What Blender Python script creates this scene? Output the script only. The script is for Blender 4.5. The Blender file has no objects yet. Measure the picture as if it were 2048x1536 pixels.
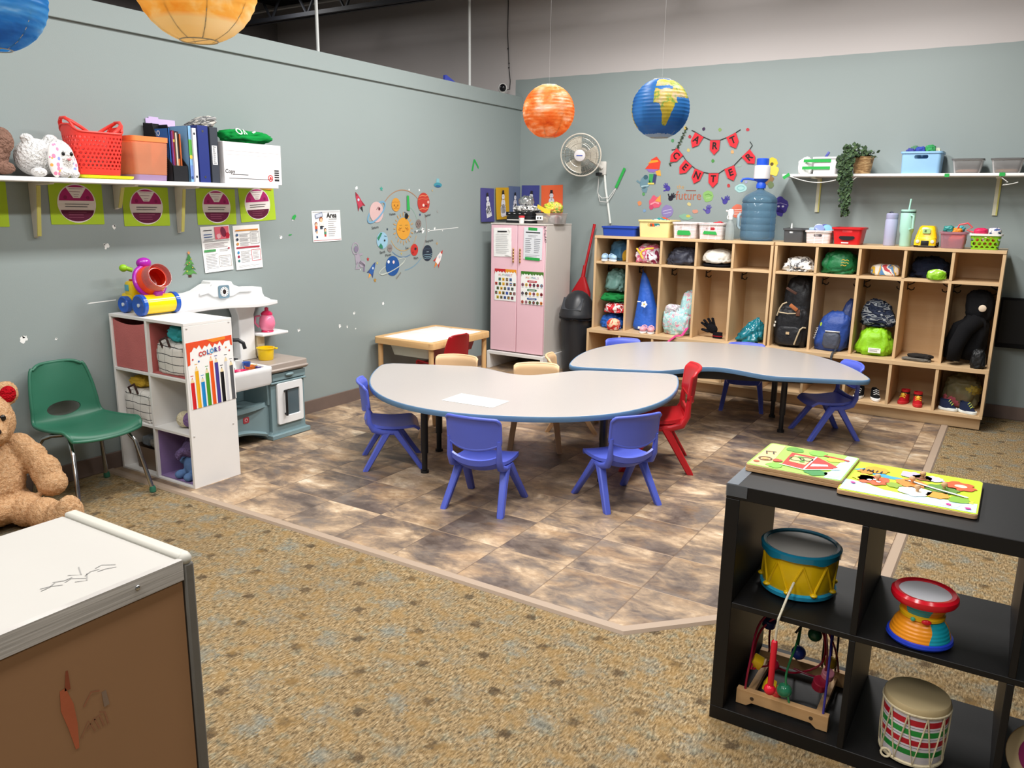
import bpy, bmesh, math, random
from mathutils import Vector, Matrix, Euler, noise
random.seed(7)
SC = bpy.context.scene; COL = SC.collection
R = math.radians; PI = math.pi; S = math.sin; Cs = math.cos
V = Vector

# ------------------------------------------------------------------ materials
def lin(h):
    h = h.lstrip('#'); o = []
    for i in (0, 2, 4):
        c = int(h[i:i+2], 16) / 255
        o.append(c / 12.92 if c <= .04045 else ((c + .055) / 1.055) ** 2.4)
    return (*o, 1)
_mats = {}
class NT:
    """small wrapper to write node trees tersely"""
    def __init__(s, name):
        s.m = bpy.data.materials.new(name); s.m.use_nodes = True
        s.t = s.m.node_tree; s.t.nodes.clear()
        s.out = s.n('ShaderNodeOutputMaterial')
    def n(s, typ, ins=None, **kw):
        nd = s.t.nodes.new(typ)
        for k, v in kw.items(): setattr(nd, k, v)
        for k, v in (ins or {}).items():
            i = nd.inputs[k]
            if isinstance(v, bpy.types.NodeSocket): s.t.links.new(v, i)
            else: i.default_value = v
        return nd
    def co(s): return s.n('ShaderNodeTexCoord').outputs['Object']
    def sep(s, v):
        q = s.n('ShaderNodeSeparateXYZ', {0: v}); return q.outputs
    def ma(s, op, a, b=0., c=0.):
        return s.n('ShaderNodeMath', {0: a, 1: b, 2: c}, operation=op).outputs[0]
    def noise(s, vec, scale, detail=3., rough=.5, dist=0.):
        return s.n('ShaderNodeTexNoise', {'Vector': vec, 'Scale': scale, 'Detail': detail, 'Roughness': rough, 'Distortion': dist}).outputs[0]
    def scale(s, vec, xyz):
        return s.n('ShaderNodeMapping', {'Vector': vec, 'Scale': xyz}).outputs[0]
    def mix(s, f, a, b, blend='MIX'):
        q = s.n('ShaderNodeMix', {0: f}, data_type='RGBA', blend_type=blend)
        for i, v in ((6, a), (7, b)):
            if isinstance(v, bpy.types.NodeSocket): s.t.links.new(v, q.inputs[i])
            else: q.inputs[i].default_value = lin(v) if isinstance(v, str) else v
        return q.outputs[2]
    def ramp(s, f, stops, interp='LINEAR'):
        q = s.n('ShaderNodeValToRGB', {0: f}); e = q.color_ramp; e.interpolation = interp
        while len(e.elements) < len(stops): e.elements.new(.5)
        for el, (p, c) in zip(e.elements, stops): el.position = p; el.color = lin(c) if isinstance(c, str) else c
        return q.outputs[0]
    def bump(s, h, strength=.3, dist=.01):
        return s.n('ShaderNodeBump', {'Height': h, 'Strength': strength, 'Distance': dist}).outputs[0]
    def pbr(s, col, rough=.5, metal=0., normal=None, **kw):
        b = s.n('ShaderNodeBsdfPrincipled', {'Base Color': lin(col) if isinstance(col, str) else col, 'Roughness': rough, 'Metallic': metal})
        for k, v in kw.items(): b.inputs[k.replace('_', ' ')].default_value = v
        if normal is not None: s.t.links.new(normal, b.inputs['Normal'])
        return b
    def done(s, sh):
        s.t.links.new(sh.outputs[0] if hasattr(sh, 'outputs') else sh, s.out.inputs[0]); return s.m

KIND = {  # rough, colour variation, noise scale, bump strength, bump scale, bump distance, specular
 'plastic': (.38, .05, 14, .05, 90, .002, .45), 'gloss': (.18, .04, 10, 0, 0, 0, .5), 'matte': (.8, .07, 12, .08, 80, .003, .3),
 'paper': (.75, .04, 9, .06, 25, .004, .25), 'print': (.55, .05, 18, 0, 0, 0, .3), 'fabric': (.95, .16, 9, .5, 220, .004, .15),
 'knit': (.98, .25, 40, .8, 120, .008, .1), 'plush': (1., .25, 22, 1., 70, .02, .1), 'rubber': (.6, .1, 20, .1, 60, .003, .3),
 'paint': (.55, .03, 2.5, .12, 140, .002, .3), 'board': (.5, .04, 5, .05, 60, .002, .35), 'nylon': (.5, .18, 12, .35, 40, .01, .4)}
def P(col, kind='plastic', tint=None):
    key = (col, kind)
    if key in _mats: return _mats[key]
    ro, va, sc, bs, bsc, bd, sp = KIND[kind]
    t = NT(kind + '_' + col.lstrip('#')); co = t.co()
    f = t.noise(co, sc, 4.)
    c = lin(col); lo = tuple(x * (1 - va) for x in c[:3]) + (1,); hi = tuple(min(1, x * (1 + va)) for x in c[:3]) + (1,)
    colr = t.mix(f, lo, hi)
    nm = t.bump(t.noise(co, bsc, 2.), bs, bd) if bs else None
    m = t.done(t.pbr(colr, ro, 0, nm, **{'Specular_IOR_Level': sp}))
    _mats[key] = m; return m
def metal(col='#b8b8b8', rough=.25):
    key = (col, 'metal', rough)
    if key in _mats: return _mats[key]
    t = NT('metal'); co = t.co(); f = t.noise(co, 30, 3.)
    m = t.done(t.pbr(t.mix(f, col, col), t.ma('MULTIPLY_ADD', f, .12, rough - .05), 1.)); _mats[key] = m; return m
def wood(a='#d9b184', b='#c2935f', ax=2, rough=.45, sc=5.):
    key = (a, b, ax, 'wood', sc)
    if key in _mats: return _mats[key]
    t = NT('wood'); co = t.co(); s3 = [sc * 4.] * 3; s3[ax] = sc * .35
    v = t.scale(co, tuple(s3)); f = t.noise(v, 1., 5., .6, 1.2)
    g = t.noise(t.scale(co, tuple(x * 7 for x in s3)), 1., 3.)
    c = t.mix(f, a, b); c = t.mix(t.ma('MULTIPLY', g, .35), c, b)
    m = t.done(t.pbr(c, rough, 0, t.bump(g, .08, .002), Specular_IOR_Level=.35)); _mats[key] = m; return m
def blotch(cols, scale=10., kind='fabric', soft=.04, seed=0., stretch=(1, 1, 1)):
    """printed or mixed cloth: irregular patches of several colours"""
    key = (tuple(cols), scale, kind, seed)
    if key in _mats: return _mats[key]
    ro, va, sc, bs, bsc, bd, sp = KIND[kind]
    t = NT('patterned_' + kind); co = t.co()
    v = t.n('ShaderNodeMapping', {'Vector': co, 'Location': (seed, seed * 1.7, seed * .6), 'Scale': stretch}).outputs[0]
    f = t.noise(v, scale, 2., .5, .6); n = len(cols); st = []
    for i, c in enumerate(cols):
        a = .3 + .4 * i / n; b = .3 + .4 * (i + 1) / n
        st += [(a + soft * .3, c), (b - soft * .3, c)]
    c = t.ramp(f, st[:32])
    m = t.done(t.pbr(c, ro, 0, t.bump(t.noise(co, bsc, 2.), bs, bd), Specular_IOR_Level=sp)); _mats[key] = m; return m
def clear(col='#e8eef2', rough=.15, alpha=.35, tr=.0):
    """thin see-through plastic: a tinted film over what lies behind"""
    key = (col, rough, alpha, 'clear')
    if key in _mats: return _mats[key]
    t = NT('clear_plastic'); f = t.noise(t.co(), 12., 3.)
    b = t.pbr(t.mix(f, col, col), rough, 0, None, Specular_IOR_Level=.5)
    tr = t.n('ShaderNodeBsdfTransparent', {0: lin(col)})
    fr = t.n('ShaderNodeFresnel', {'IOR': 1.35})
    fac = t.ma('ADD', t.ma('MULTIPLY_ADD', f, .08, alpha - .04), t.ma('MULTIPLY', fr.outputs[0], .5))
    mx = t.n('ShaderNodeMixShader', {0: fac, 1: tr.outputs[0], 2: b.outputs[0]})
    m = t.done(mx); _mats[key] = m; return m

# ------------------------------------------------------------------ mesh builder
def Tm(loc=(0, 0, 0), rot=(0, 0, 0), sc=(1, 1, 1)):
    return Matrix.LocRotScale(V(loc), Euler(rot), V(sc))
class MB:
    def __init__(s, T=None): s.bm = bmesh.new(); s.mats = []; s.T = T or Matrix()
    def mi(s, m):
        if m is None: return 0
        if m not in s.mats: s.mats.append(m)
        return s.mats.index(m)
    def _v(s, p): return s.bm.verts.new(s.T @ V(p))
    def face(s, pts, m):
        try: f = s.bm.faces.new([s._v(p) for p in pts])
        except ValueError: return
        f.material_index = s.mi(m); return f
    def box(s, c, size, m, rot=(0, 0, 0), bev=0, seg=2):
        M4 = s.T @ Tm(c, rot, size); b = bmesh.ops.create_cube(s.bm, size=1, matrix=M4)
        fs = {f for v in b['verts'] for f in v.link_faces}; i = s.mi(m)
        for f in fs: f.material_index = i
        if bev:
            es = {e for v in b['verts'] for e in v.link_edges}
            r = bmesh.ops.bevel(s.bm, geom=list(es), offset=bev, segments=seg, profile=.5, affect='EDGES')
            for f in r['faces']: f.material_index = i
        return s
    def b2(s, lo, hi, m, bev=0):
        return s.box([(a + b) / 2 for a, b in zip(lo, hi)], [b - a for a, b in zip(lo, hi)], m, bev=bev)
    def rings(s, rs, m, cap0=True, cap1=True, closed=False):
        """skin consecutive closed rings of points"""
        i = s.mi(m); vv = [[s._v(p) for p in r] for r in rs]; n = len(vv[0])
        k = len(vv); last = k if closed else k - 1
        for a in range(last):
            A, B = vv[a], vv[(a + 1) % k]
            for j in range(n):
                f = s.bm.faces.new((A[j], A[(j + 1) % n], B[(j + 1) % n], B[j])); f.material_index = i
        if not closed:
            for r, do, fl in ((vv[0], cap0, 1), (vv[-1], cap1, 0)):
                if do:
                    f = s.bm.faces.new(r[::-1] if fl else r); f.material_index = i
        return s
    def lathe(s, prof, m, n=28, c=(0, 0, 0), rot=(0, 0, 0), cap0=True, cap1=True, sx=1., sy=1.):
        T0 = s.T; s.T = s.T @ Tm(c, rot)
        s.rings([[(r * Cs(2*PI*j/n) * sx, r * S(2*PI*j/n) * sy, z) for j in range(n)] for r, z in [(max(r, 1e-4), z) for r, z in prof]], m, cap0, cap1)
        s.T = T0; return s
    def cyl(s, p0, p1, r0, m, r1=None, n=16, cap=True):
        return s.tube([p0, p1], [r0, r0 if r1 is None else r1], m, n, cap=cap)
    def tube(s, path, r, m, n=8, closed=False, cap=True, flat=1., up=None):
        pts = [V(p) for p in path]; k = len(pts)
        rr = r if isinstance(r, (list, tuple)) else [r] * k
        rs = []; prev = None
        for a in range(k):
            if closed: d = pts[(a + 1) % k] - pts[a - 1]
            else: d = pts[min(a + 1, k - 1)] - pts[max(a - 1, 0)]
            d = d.normalized() if d.length > 1e-9 else V((0, 0, 1))
            if prev is None:
                u = V(up) if up else (V((0, 0, 1)) if abs(d.z) < .9 else V((1, 0, 0)))
            else: u = prev
            u = (u - d * u.dot(d))
            if u.length < 1e-6: u = d.orthogonal()
            u.normalize(); w = d.cross(u); prev = u
            rs.append([pts[a] + (u * Cs(2*PI*j/n) * flat + w * S(2*PI*j/n)) * rr[a] for j in range(n)])
        return s.rings(rs, m, cap, cap, closed)
    def ell(s, c, rad, m, rot=(0, 0, 0), nu=20, nv=12):
        T0 = s.T; s.T = s.T @ Tm(c, rot, rad)
        s.rings([[(S(PI*a/nv) * Cs(2*PI*j/nu), S(PI*a/nv) * S(2*PI*j/nu), -Cs(PI*a/nv)) for j in range(nu)] for a in
                 [.06] + list(range(1, nv)) + [nv - .06]], m)
        s.T = T0; return s
    def prism(s, pts, z0, z1, m, mside=None, bev=0):
        """extrude a 2d outline (local xy) from z0 to z1"""
        i = s.mi(m); k = s.mi(mside or m); A = [s._v((x, y, z0)) for x, y in pts]; B = [s._v((x, y, z1)) for x, y in pts]; n = len(pts)
        fa = s.bm.faces.new(A[::-1]); fb = s.bm.faces.new(B); fa.material_index = fb.material_index = i
        fs = [fa, fb]
        for j in range(n):
            f = s.bm.faces.new((A[j], A[(j+1) % n], B[(j+1) % n], B[j])); f.material_index = k; fs.append(f)
        if bev:
            es = list(set(fa.edges) | set(fb.edges))
            bmesh.ops.bevel(s.bm, geom=es, offset=bev, segments=2, profile=.5, affect='EDGES')
        return s
    def grid(s, fn, nu, nv, m, thick=0., wrap=False):
        """surface fn(u,v) with u,v in 0..1; thick gives it real thickness along its normal"""
        P0 = [[V(fn(a / nu, b / nv)) for b in range(nv + 1)] for a in range(nu + 1)]
        i = s.mi(m)
        def quad(f):
            try: q = s.bm.faces.new(f); q.material_index = i
            except ValueError: pass
        if not thick:
            vv = [[s._v(p) for p in r] for r in P0]
            for a in range(nu):
                for b in range(nv): quad((vv[a][b], vv[a+1][b], vv[a+1][b+1], vv[a][b+1]))
            return s
        N = []
        for a in range(nu + 1):
            row = []
            for b in range(nv + 1):
                du = P0[min(a+1, nu)][b] - P0[max(a-1, 0)][b]; dv = P0[a][min(b+1, nv)] - P0[a][max(b-1, 0)]
                q = du.cross(dv); row.append(q.normalized() if q.length > 1e-12 else V((0, 0, 1)))
            N.append(row)
        A = [[s._v(P0[a][b] + N[a][b] * thick / 2) for b in range(nv+1)] for a in range(nu+1)]
        B = [[s._v(P0[a][b] - N[a][b] * thick / 2) for b in range(nv+1)] for a in range(nu+1)]
        for a in range(nu):
            for b in range(nv):
                quad((A[a][b], A[a+1][b], A[a+1][b+1], A[a][b+1])); quad((B[a][b+1], B[a+1][b+1], B[a+1][b], B[a][b]))
        for a in range(nu):
            quad((A[a+1][0], A[a][0], B[a][0], B[a+1][0])); quad((A[a][nv], A[a+1][nv], B[a+1][nv], B[a][nv]))
        for b in range(nv):
            quad((A[0][b], A[0][b+1], B[0][b+1], B[0][b])); quad((A[nu][b+1], A[nu][b], B[nu][b], B[nu][b+1]))
        return s
    def lump(s, c, size, m, seed=0., amp=.12, freq=2.2, fold=.06, ffreq=5., e=.7, rot=0., flat=True, nu=56, nv=32, lean=(0, 0), top=1.):
        """soft crumpled body sitting on z=c.z (base), e<1 boxier, fold = crease depth"""
        hx, hy, hz = [q / 2 for q in size]; rs = []
        pw = lambda q: math.copysign(abs(q) ** e, q)
        for a in [.08] + list(range(1, nv)) + [nv - .08]:
            th = PI * a / nv; ring = []
            for j in range(nu):
                ph = 2 * PI * j / nu
                d = V((S(th) * Cs(ph), S(th) * S(ph), -Cs(th)))
                q = V((pw(Cs(ph)) * pw(S(th)), pw(S(ph)) * pw(S(th)), pw(-Cs(th))))
                sd = V((seed * 3.1, seed * 1.7, seed))
                k = 1 + amp * noise.noise(d * freq + sd)
                r1 = 1 - 2 * abs(noise.noise(d * ffreq * .6 + sd * 2)); r2 = 1 - 2 * abs(noise.noise(d * ffreq * 1.5 - sd)); r3 = 1 - 2 * abs(noise.noise(d * ffreq * 3.4 + sd * 3))
                k += fold * (.9 * r1 + .7 * r2 + .35 * r3)
                q = q * k
                if flat and q.z < -.9: q.z = -.9
                zz = (q.z + .9) / 1.9
                tp = 1 + (top - 1) * max(0, zz)
                ring.append(V((q.x * hx * tp + lean[0] * zz, q.y * hy * tp + lean[1] * zz, q.z)))
            rs.append(ring)
        al = [q for r in rs for q in r]; lo = [min(q[i] for q in al) for i in range(3)]; hi = [max(q[i] for q in al) for i in range(3)]
        ca, sa = Cs(rot), S(rot)
        def fit(q):
            x, y, z = [(q[i] - (lo[i] + hi[i]) / 2) / (hi[i] - lo[i]) * size[i] for i in range(3)]
            return (c[0] + x * ca - y * sa, c[1] + x * sa + y * ca, c[2] + z + size[2] / 2)
        rs = [[fit(q) for q in r] for r in rs]
        return s.rings(rs, m)
    # flat art: local x right, y up, layer lifts it off its backing
    def poly(s, pts, m, lay=1): s.face([(x, y, lay * .0007) for x, y in pts], m); return s
    def rect(s, x, y, w, h, m, lay=1, rot=0.):
        return s.poly([(x + a*Cs(rot) - b*S(rot), y + a*S(rot) + b*Cs(rot)) for a, b in ((-w/2, -h/2), (w/2, -h/2), (w/2, h/2), (-w/2, h/2))], m, lay)
    def disc(s, x, y, rx, ry, m, lay=1, n=24, rot=0., a0=0., a1=2*PI):
        full = abs(a1 - a0 - 2*PI) < 1e-6; k = n if full else n + 1
        q = [(rx * Cs(a0 + (a1-a0)*j/n), ry * S(a0 + (a1-a0)*j/n)) for j in range(k)]
        return s.poly([(x + a*Cs(rot) - b*S(rot), y + a*S(rot) + b*Cs(rot)) for a, b in q], m, lay)
    def ring(s, x, y, rx, ry, w, m, lay=1, n=32, rot=0., a0=0., a1=2*PI):
        q = [a0 + (a1-a0)*j/n for j in range(n + 1)]
        return s.stroke([(x + rx*Cs(t)*Cs(rot) - ry*S(t)*S(rot), y + rx*Cs(t)*S(rot) + ry*S(t)*Cs(rot)) for t in q], w, m, lay)
    def stroke(s, path, w, m, lay=1):
        z = lay * .0007; L = []; Rr = []; k = len(path); ww = w if isinstance(w, (list, tuple)) else [w]*k
        for i in range(k):
            a = path[max(i-1, 0)]; b = path[min(i+1, k-1)]; dx, dy = b[0]-a[0], b[1]-a[1]; l = math.hypot(dx, dy) or 1
            nx, ny = -dy/l*ww[i]/2, dx/l*ww[i]/2
            L.append(s._v((path[i][0]+nx, path[i][1]+ny, z))); Rr.append(s._v((path[i][0]-nx, path[i][1]-ny, z)))
        i0 = s.mi(m)
        for i in range(k-1):
            f = s.bm.faces.new((L[i], Rr[i], Rr[i+1], L[i+1])); f.material_index = i0
        return s
    def star(s, x, y, r, m, lay=1, n=5, inner=.45, rot=PI/2):
        return s.poly([(x + (r if j % 2 == 0 else r*inner)*Cs(rot + PI*j/n), y + (r if j % 2 == 0 else r*inner)*S(rot + PI*j/n)) for j in range(2*n)], m, lay)
    def splat(s, x, y, r, m, lay=1, seed=0., n=40, amp=.35, freq=1.6):
        return s.poly([(x + r*Cs(t)*(1 + amp*noise.noise(V((Cs(t)*freq + seed, S(t)*freq, seed*2)))), y + r*S(t)*(1 + amp*noise.noise(V((Cs(t)*freq + seed, S(t)*freq, seed*2))))) for t in [2*PI*j/n for j in range(n)]], m, lay)
    def text(s, txt, x, y, size, m, lay=1, rot=0., ext=0., sx=1., bold=0.):
        cu = bpy.data.curves.new('lettering', 'FONT'); cu.body = txt; cu.size = size; cu.align_x = 'CENTER'; cu.align_y = 'CENTER'
        cu.extrude = ext; cu.resolution_u = 2; cu.offset = bold
        ob = bpy.data.objects.new('lettering', cu); COL.objects.link(ob)
        me = bpy.data.meshes.new_from_object(ob); bpy.data.objects.remove(ob); bpy.data.curves.remove(cu)
        M4 = s.T @ Tm((x, y, lay * .0007 + ext), (0, 0, rot), (sx, 1, 1)); i = s.mi(m)
        vv = [s.bm.verts.new(M4 @ v.co) for v in me.vertices]
        for p in me.polygons:
            try: f = s.bm.faces.new([vv[j] for j in p.vertices]); f.material_index = i
            except ValueError: pass
        bpy.data.meshes.remove(me); return s
    def lines(s, x, y, w, n, dy, m, lay=1, h=.0022, jag=.25, seed=1):
        """blocks of small print too fine to read"""
        rr = random.Random(seed)
        for k in range(n):
            ww = w * (1 - jag * rr.random()); s.rect(x - (w - ww) / 2, y - k * dy, ww, h, m, lay)
        return s
    def build(s, name, parent=None, loc=(0, 0, 0), rot=(0, 0, 0), sharp=35, bev=0, mat=None):
        bm = s.bm; bmesh.ops.recalc_face_normals(bm, faces=bm.faces)
        me = bpy.data.meshes.new(name); bm.to_mesh(me); bm.free()
        for m in s.mats: me.materials.append(m)
        me.shade_smooth(); me.set_sharp_from_angle(angle=R(sharp))
        o = bpy.data.objects.new(name, me); COL.objects.link(o); o.location = loc; o.rotation_euler = rot
        if parent: o.parent = parent
        if bev:
            b = o.modifiers.new('edge', 'BEVEL'); b.width = bev; b.segments = 2; b.limit_method = 'ANGLE'; b.angle_limit = R(40); b.harden_normals = False
        return o

# ------------------------------------------------------------------ scene bookkeeping
def thing(name, label, cat, loc=(0, 0, 0), rz=0., group=None, sc=1.):
    o = bpy.data.objects.new(name, None); COL.objects.link(o); o.location = loc; o.rotation_euler = (0, 0, rz); o.scale = (sc,)*3
    o.empty_display_size = .05
    o['label'] = label; o['category'] = cat
    if group: o['group'] = group
    return o
def tag(o, label, cat, group=None):
    o['label'] = label; o['category'] = cat
    if group: o['group'] = group
    return o
def struct(o): o['kind'] = 'structure'; return o
def copy_tree(o, parent=None):
    c = o.copy(); COL.objects.link(c)
    if parent is not None: c.parent = parent
    for ch in list(o.children): copy_tree(ch, c)
    return c
def place(o, loc, rz=0.): o.location = loc; o.rotation_euler = (0, 0, rz); return o
LW = Matrix(((0, 0, 1, 0), (1, 0, 0, 0), (0, 1, 0, 0), (0, 0, 0, 1)))     # art frame on the left wall: right=+Y, up=+Z, out=+X
BW = Matrix(((1, 0, 0, 0), (0, 0, -1, 0), (0, 1, 0, 0), (0, 0, 0, 1)))    # art frame on the back wall: right=+X, up=+Z, out=-Y
def on_left(o, y, z, x=.003, roll=0.): o.matrix_world = Matrix.Translation((x, y, z)) @ LW @ Matrix.Rotation(roll, 4, 'Z'); return o
def on_back(o, x, z, y=-.003, roll=0.): o.matrix_world = Matrix.Translation((x, y, z)) @ BW @ Matrix.Rotation(roll, 4, 'Z'); return o
def rrect(w, h, r, n=5):
    o = []
    for cx, cy, a in ((w/2-r, h/2-r, 0), (-w/2+r, h/2-r, PI/2), (-w/2+r, -h/2+r, PI), (w/2-r, -h/2+r, 3*PI/2)):
        o += [(cx + r*Cs(a + PI/2*j/n), cy + r*S(a + PI/2*j/n)) for j in range(n + 1)]
    return o
def arc(cx, cy, r, a0, a1, n): return [(cx + r*Cs(a0+(a1-a0)*j/n), cy + r*S(a0+(a1-a0)*j/n)) for j in range(n + 1)]
# ------------------------------------------------------------------ camera
cam = bpy.data.cameras.new('camera'); camo = bpy.data.objects.new('camera', cam); COL.objects.link(camo)
cr, cu, cd = V((.847238, .530989, .01544)), V((-.129336, .178002, .975494)), V((-.515228, .828472, -.219486))
camo.matrix_world = Matrix(((cr.x, cu.x, -cd.x, 4.21209), (cr.y, cu.y, -cd.y, -6.86011), (cr.z, cu.z, -cd.z, 1.51026), (0, 0, 0, 1)))
cam.sensor_fit = 'HORIZONTAL'; cam.sensor_width = 36; cam.lens = 1610.446 * 36 / 2048; cam.clip_start = .02
SC.camera = camo
SC.view_settings.view_transform = 'Standard'; SC.view_settings.look = 'None'; SC.view_settings.gamma = 1
SC.view_settings.use_curve_mapping = False; SC.view_settings.exposure = 0.45
# ------------------------------------------------------------------ setting
def wall_paint(name, col, extra=None):
    t = NT(name); co = t.co(); f = t.noise(co, .9, 3.); g = t.noise(co, 160., 2.)
    c = lin(col); c2 = tuple(x * .93 for x in c[:3]) + (1,)
    colr = t.mix(f, c, c2)
    if extra: colr = extra(t, co, colr)
    return t.done(t.pbr(colr, .5, 0, t.bump(g, .12, .002), Specular_IOR_Level=.3))
def upper(t, co, c):
    x, y, z = t.sep(co)
    wob = t.ma('MULTIPLY_ADD', t.noise(co, 6., 2.), .012, 2.641)
    a = t.ma('GREATER_THAN', z, wob); b = t.ma('LESS_THAN', x, -.066)
    return t.mix(t.ma('MAXIMUM', a, b), c, '#c2bcba')
SAGE = '#929d9c'
m_lwall = wall_paint('sage_paint', SAGE); m_bwall = wall_paint('two_tone_paint', SAGE, upper)
m_dark = wall_paint('shaded_far_wall', '#8d8583')  # shadow on the far wall is put into this darker grey
b = MB(); b.b2((-.14, -9.5, 0), (0, 0, 2.37), m_lwall); wl = struct(b.build('wall_left'))
b = MB(); b.b2((-.16, -9.5, 2.37), (.018, 0, 2.488), m_lwall); struct(b.build('trim_1', bev=.003))
b = MB(); b.b2((-3.4, 0, 0), (9, .14, 4.2), m_bwall); wb = struct(b.build('wall_back'))
b = MB(); b.b2((-3.4, -9.5, 0), (-3.26, 0, 4.2), m_dark); struct(b.build('wall_far'))
b = MB(); b.b2((8.4, -9.5, 0), (8.54, 0, 4.2), m_bwall); struct(b.build('wall_right'))
b = MB(); b.b2((-3.4, -9.64, 0), (8.54, -9.5, 4.2), m_bwall); struct(b.build('wall_front'))
m_deck = P('#1d1e22', 'matte')
b = MB(); b.b2((-3.4, -9.64, 3.62), (8.54, .14, 3.72), m_deck); struct(b.build('ceiling'))
# carpet
def carpet():
    t = NT('loop_carpet'); co = t.co(); x, y, z = t.sep(co)
    yarn = t.noise(t.scale(co, (150, 42, 1)), 1., 3., .7); fine = t.noise(co, 420., 2.)
    med = t.noise(t.scale(co, (26, 20, 1)), 1., 3., .6); big = t.noise(co, 2.2, 2.)
    # lattice of dark squares, period .285 x .157, every other row shifted half a period
    def lattice(ox, oy, half, rag):
        jx = t.ma('MULTIPLY_ADD', t.noise(co, 70., 2.), rag, -rag / 2)
        yy = t.ma('DIVIDE', t.ma('ADD', t.ma('ADD', y, oy), jx), .1565); row = t.ma('FLOOR', yy)
        sh = t.ma('MULTIPLY', t.ma('MODULO', t.ma('ADD', row, 200.), 2.), .5)
        xx = t.ma('ADD', t.ma('DIVIDE', t.ma('ADD', t.ma('ADD', x, ox), t.ma('MULTIPLY', jx, 1.6)), .2855), sh)
        fx = t.ma('ABSOLUTE', t.ma('SUBTRACT', t.ma('FRACT', xx), .5)); fy = t.ma('ABSOLUTE', t.ma('SUBTRACT', t.ma('FRACT', yy), .5))
        d = t.ma('MAXIMUM', t.ma('MULTIPLY', fx, .2855), t.ma('MULTIPLY', fy, .1565))
        return t.n('ShaderNodeMapRange', {0: d, 1: half * .7, 2: half * 1.25, 3: 1., 4: 0.}).outputs[0]
    c = t.ramp(yarn, [(.28, '#463b2d'), (.41, '#786447'), (.52, '#a38b65'), (.63, '#c2aa83'), (.76, '#e3d4b6')])
    c = t.mix(t.n('ShaderNodeMapRange', {0: med, 1: .5, 2: .66, 3: 0., 4: .55}).outputs[0], c, t.ramp(yarn, [(.3, '#5c5c50'), (.55, '#8c917f'), (.8, '#b9c0ae')]))
    lb = t.ma('MULTIPLY', lattice(.1, .08, .046, .075), t.n('ShaderNodeMapRange', {0: t.noise(co, 9., 3.), 1: .42, 2: .62, 3: .1, 4: .85}).outputs[0])
    c = t.mix(lb, c, t.ramp(yarn, [(.3, '#605f58'), (.55, '#8f9388'), (.8, '#bdbfb1')]))
    c = t.mix(t.ma('MULTIPLY', lattice(.022, .0215, .019, .022), .72), c, '#3f3226')
    c = t.mix(t.n('ShaderNodeMapRange', {0: t.noise(co, 13., 3., .6), 1: .5, 2: .64, 3: 0., 4: .5}).outputs[0], c, '#a98650'); c = t.mix(t.ma('MULTIPLY', fine, .25), c, '#544a3e')
    c = t.mix(t.n('ShaderNodeMapRange', {0: big, 1: .4, 2: .7, 3: 0., 4: .16}).outputs[0], c, '#77634a')
    return t.done(t.pbr(c, .97, 0, t.bump(t.ma('ADD', yarn, fine), 0.65, .007), Specular_IOR_Level=.1))
b = MB(); b.b2((-3.4, -9.6, -.1), (8.5, .1, 0), carpet()); struct(b.build('floor'))
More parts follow.
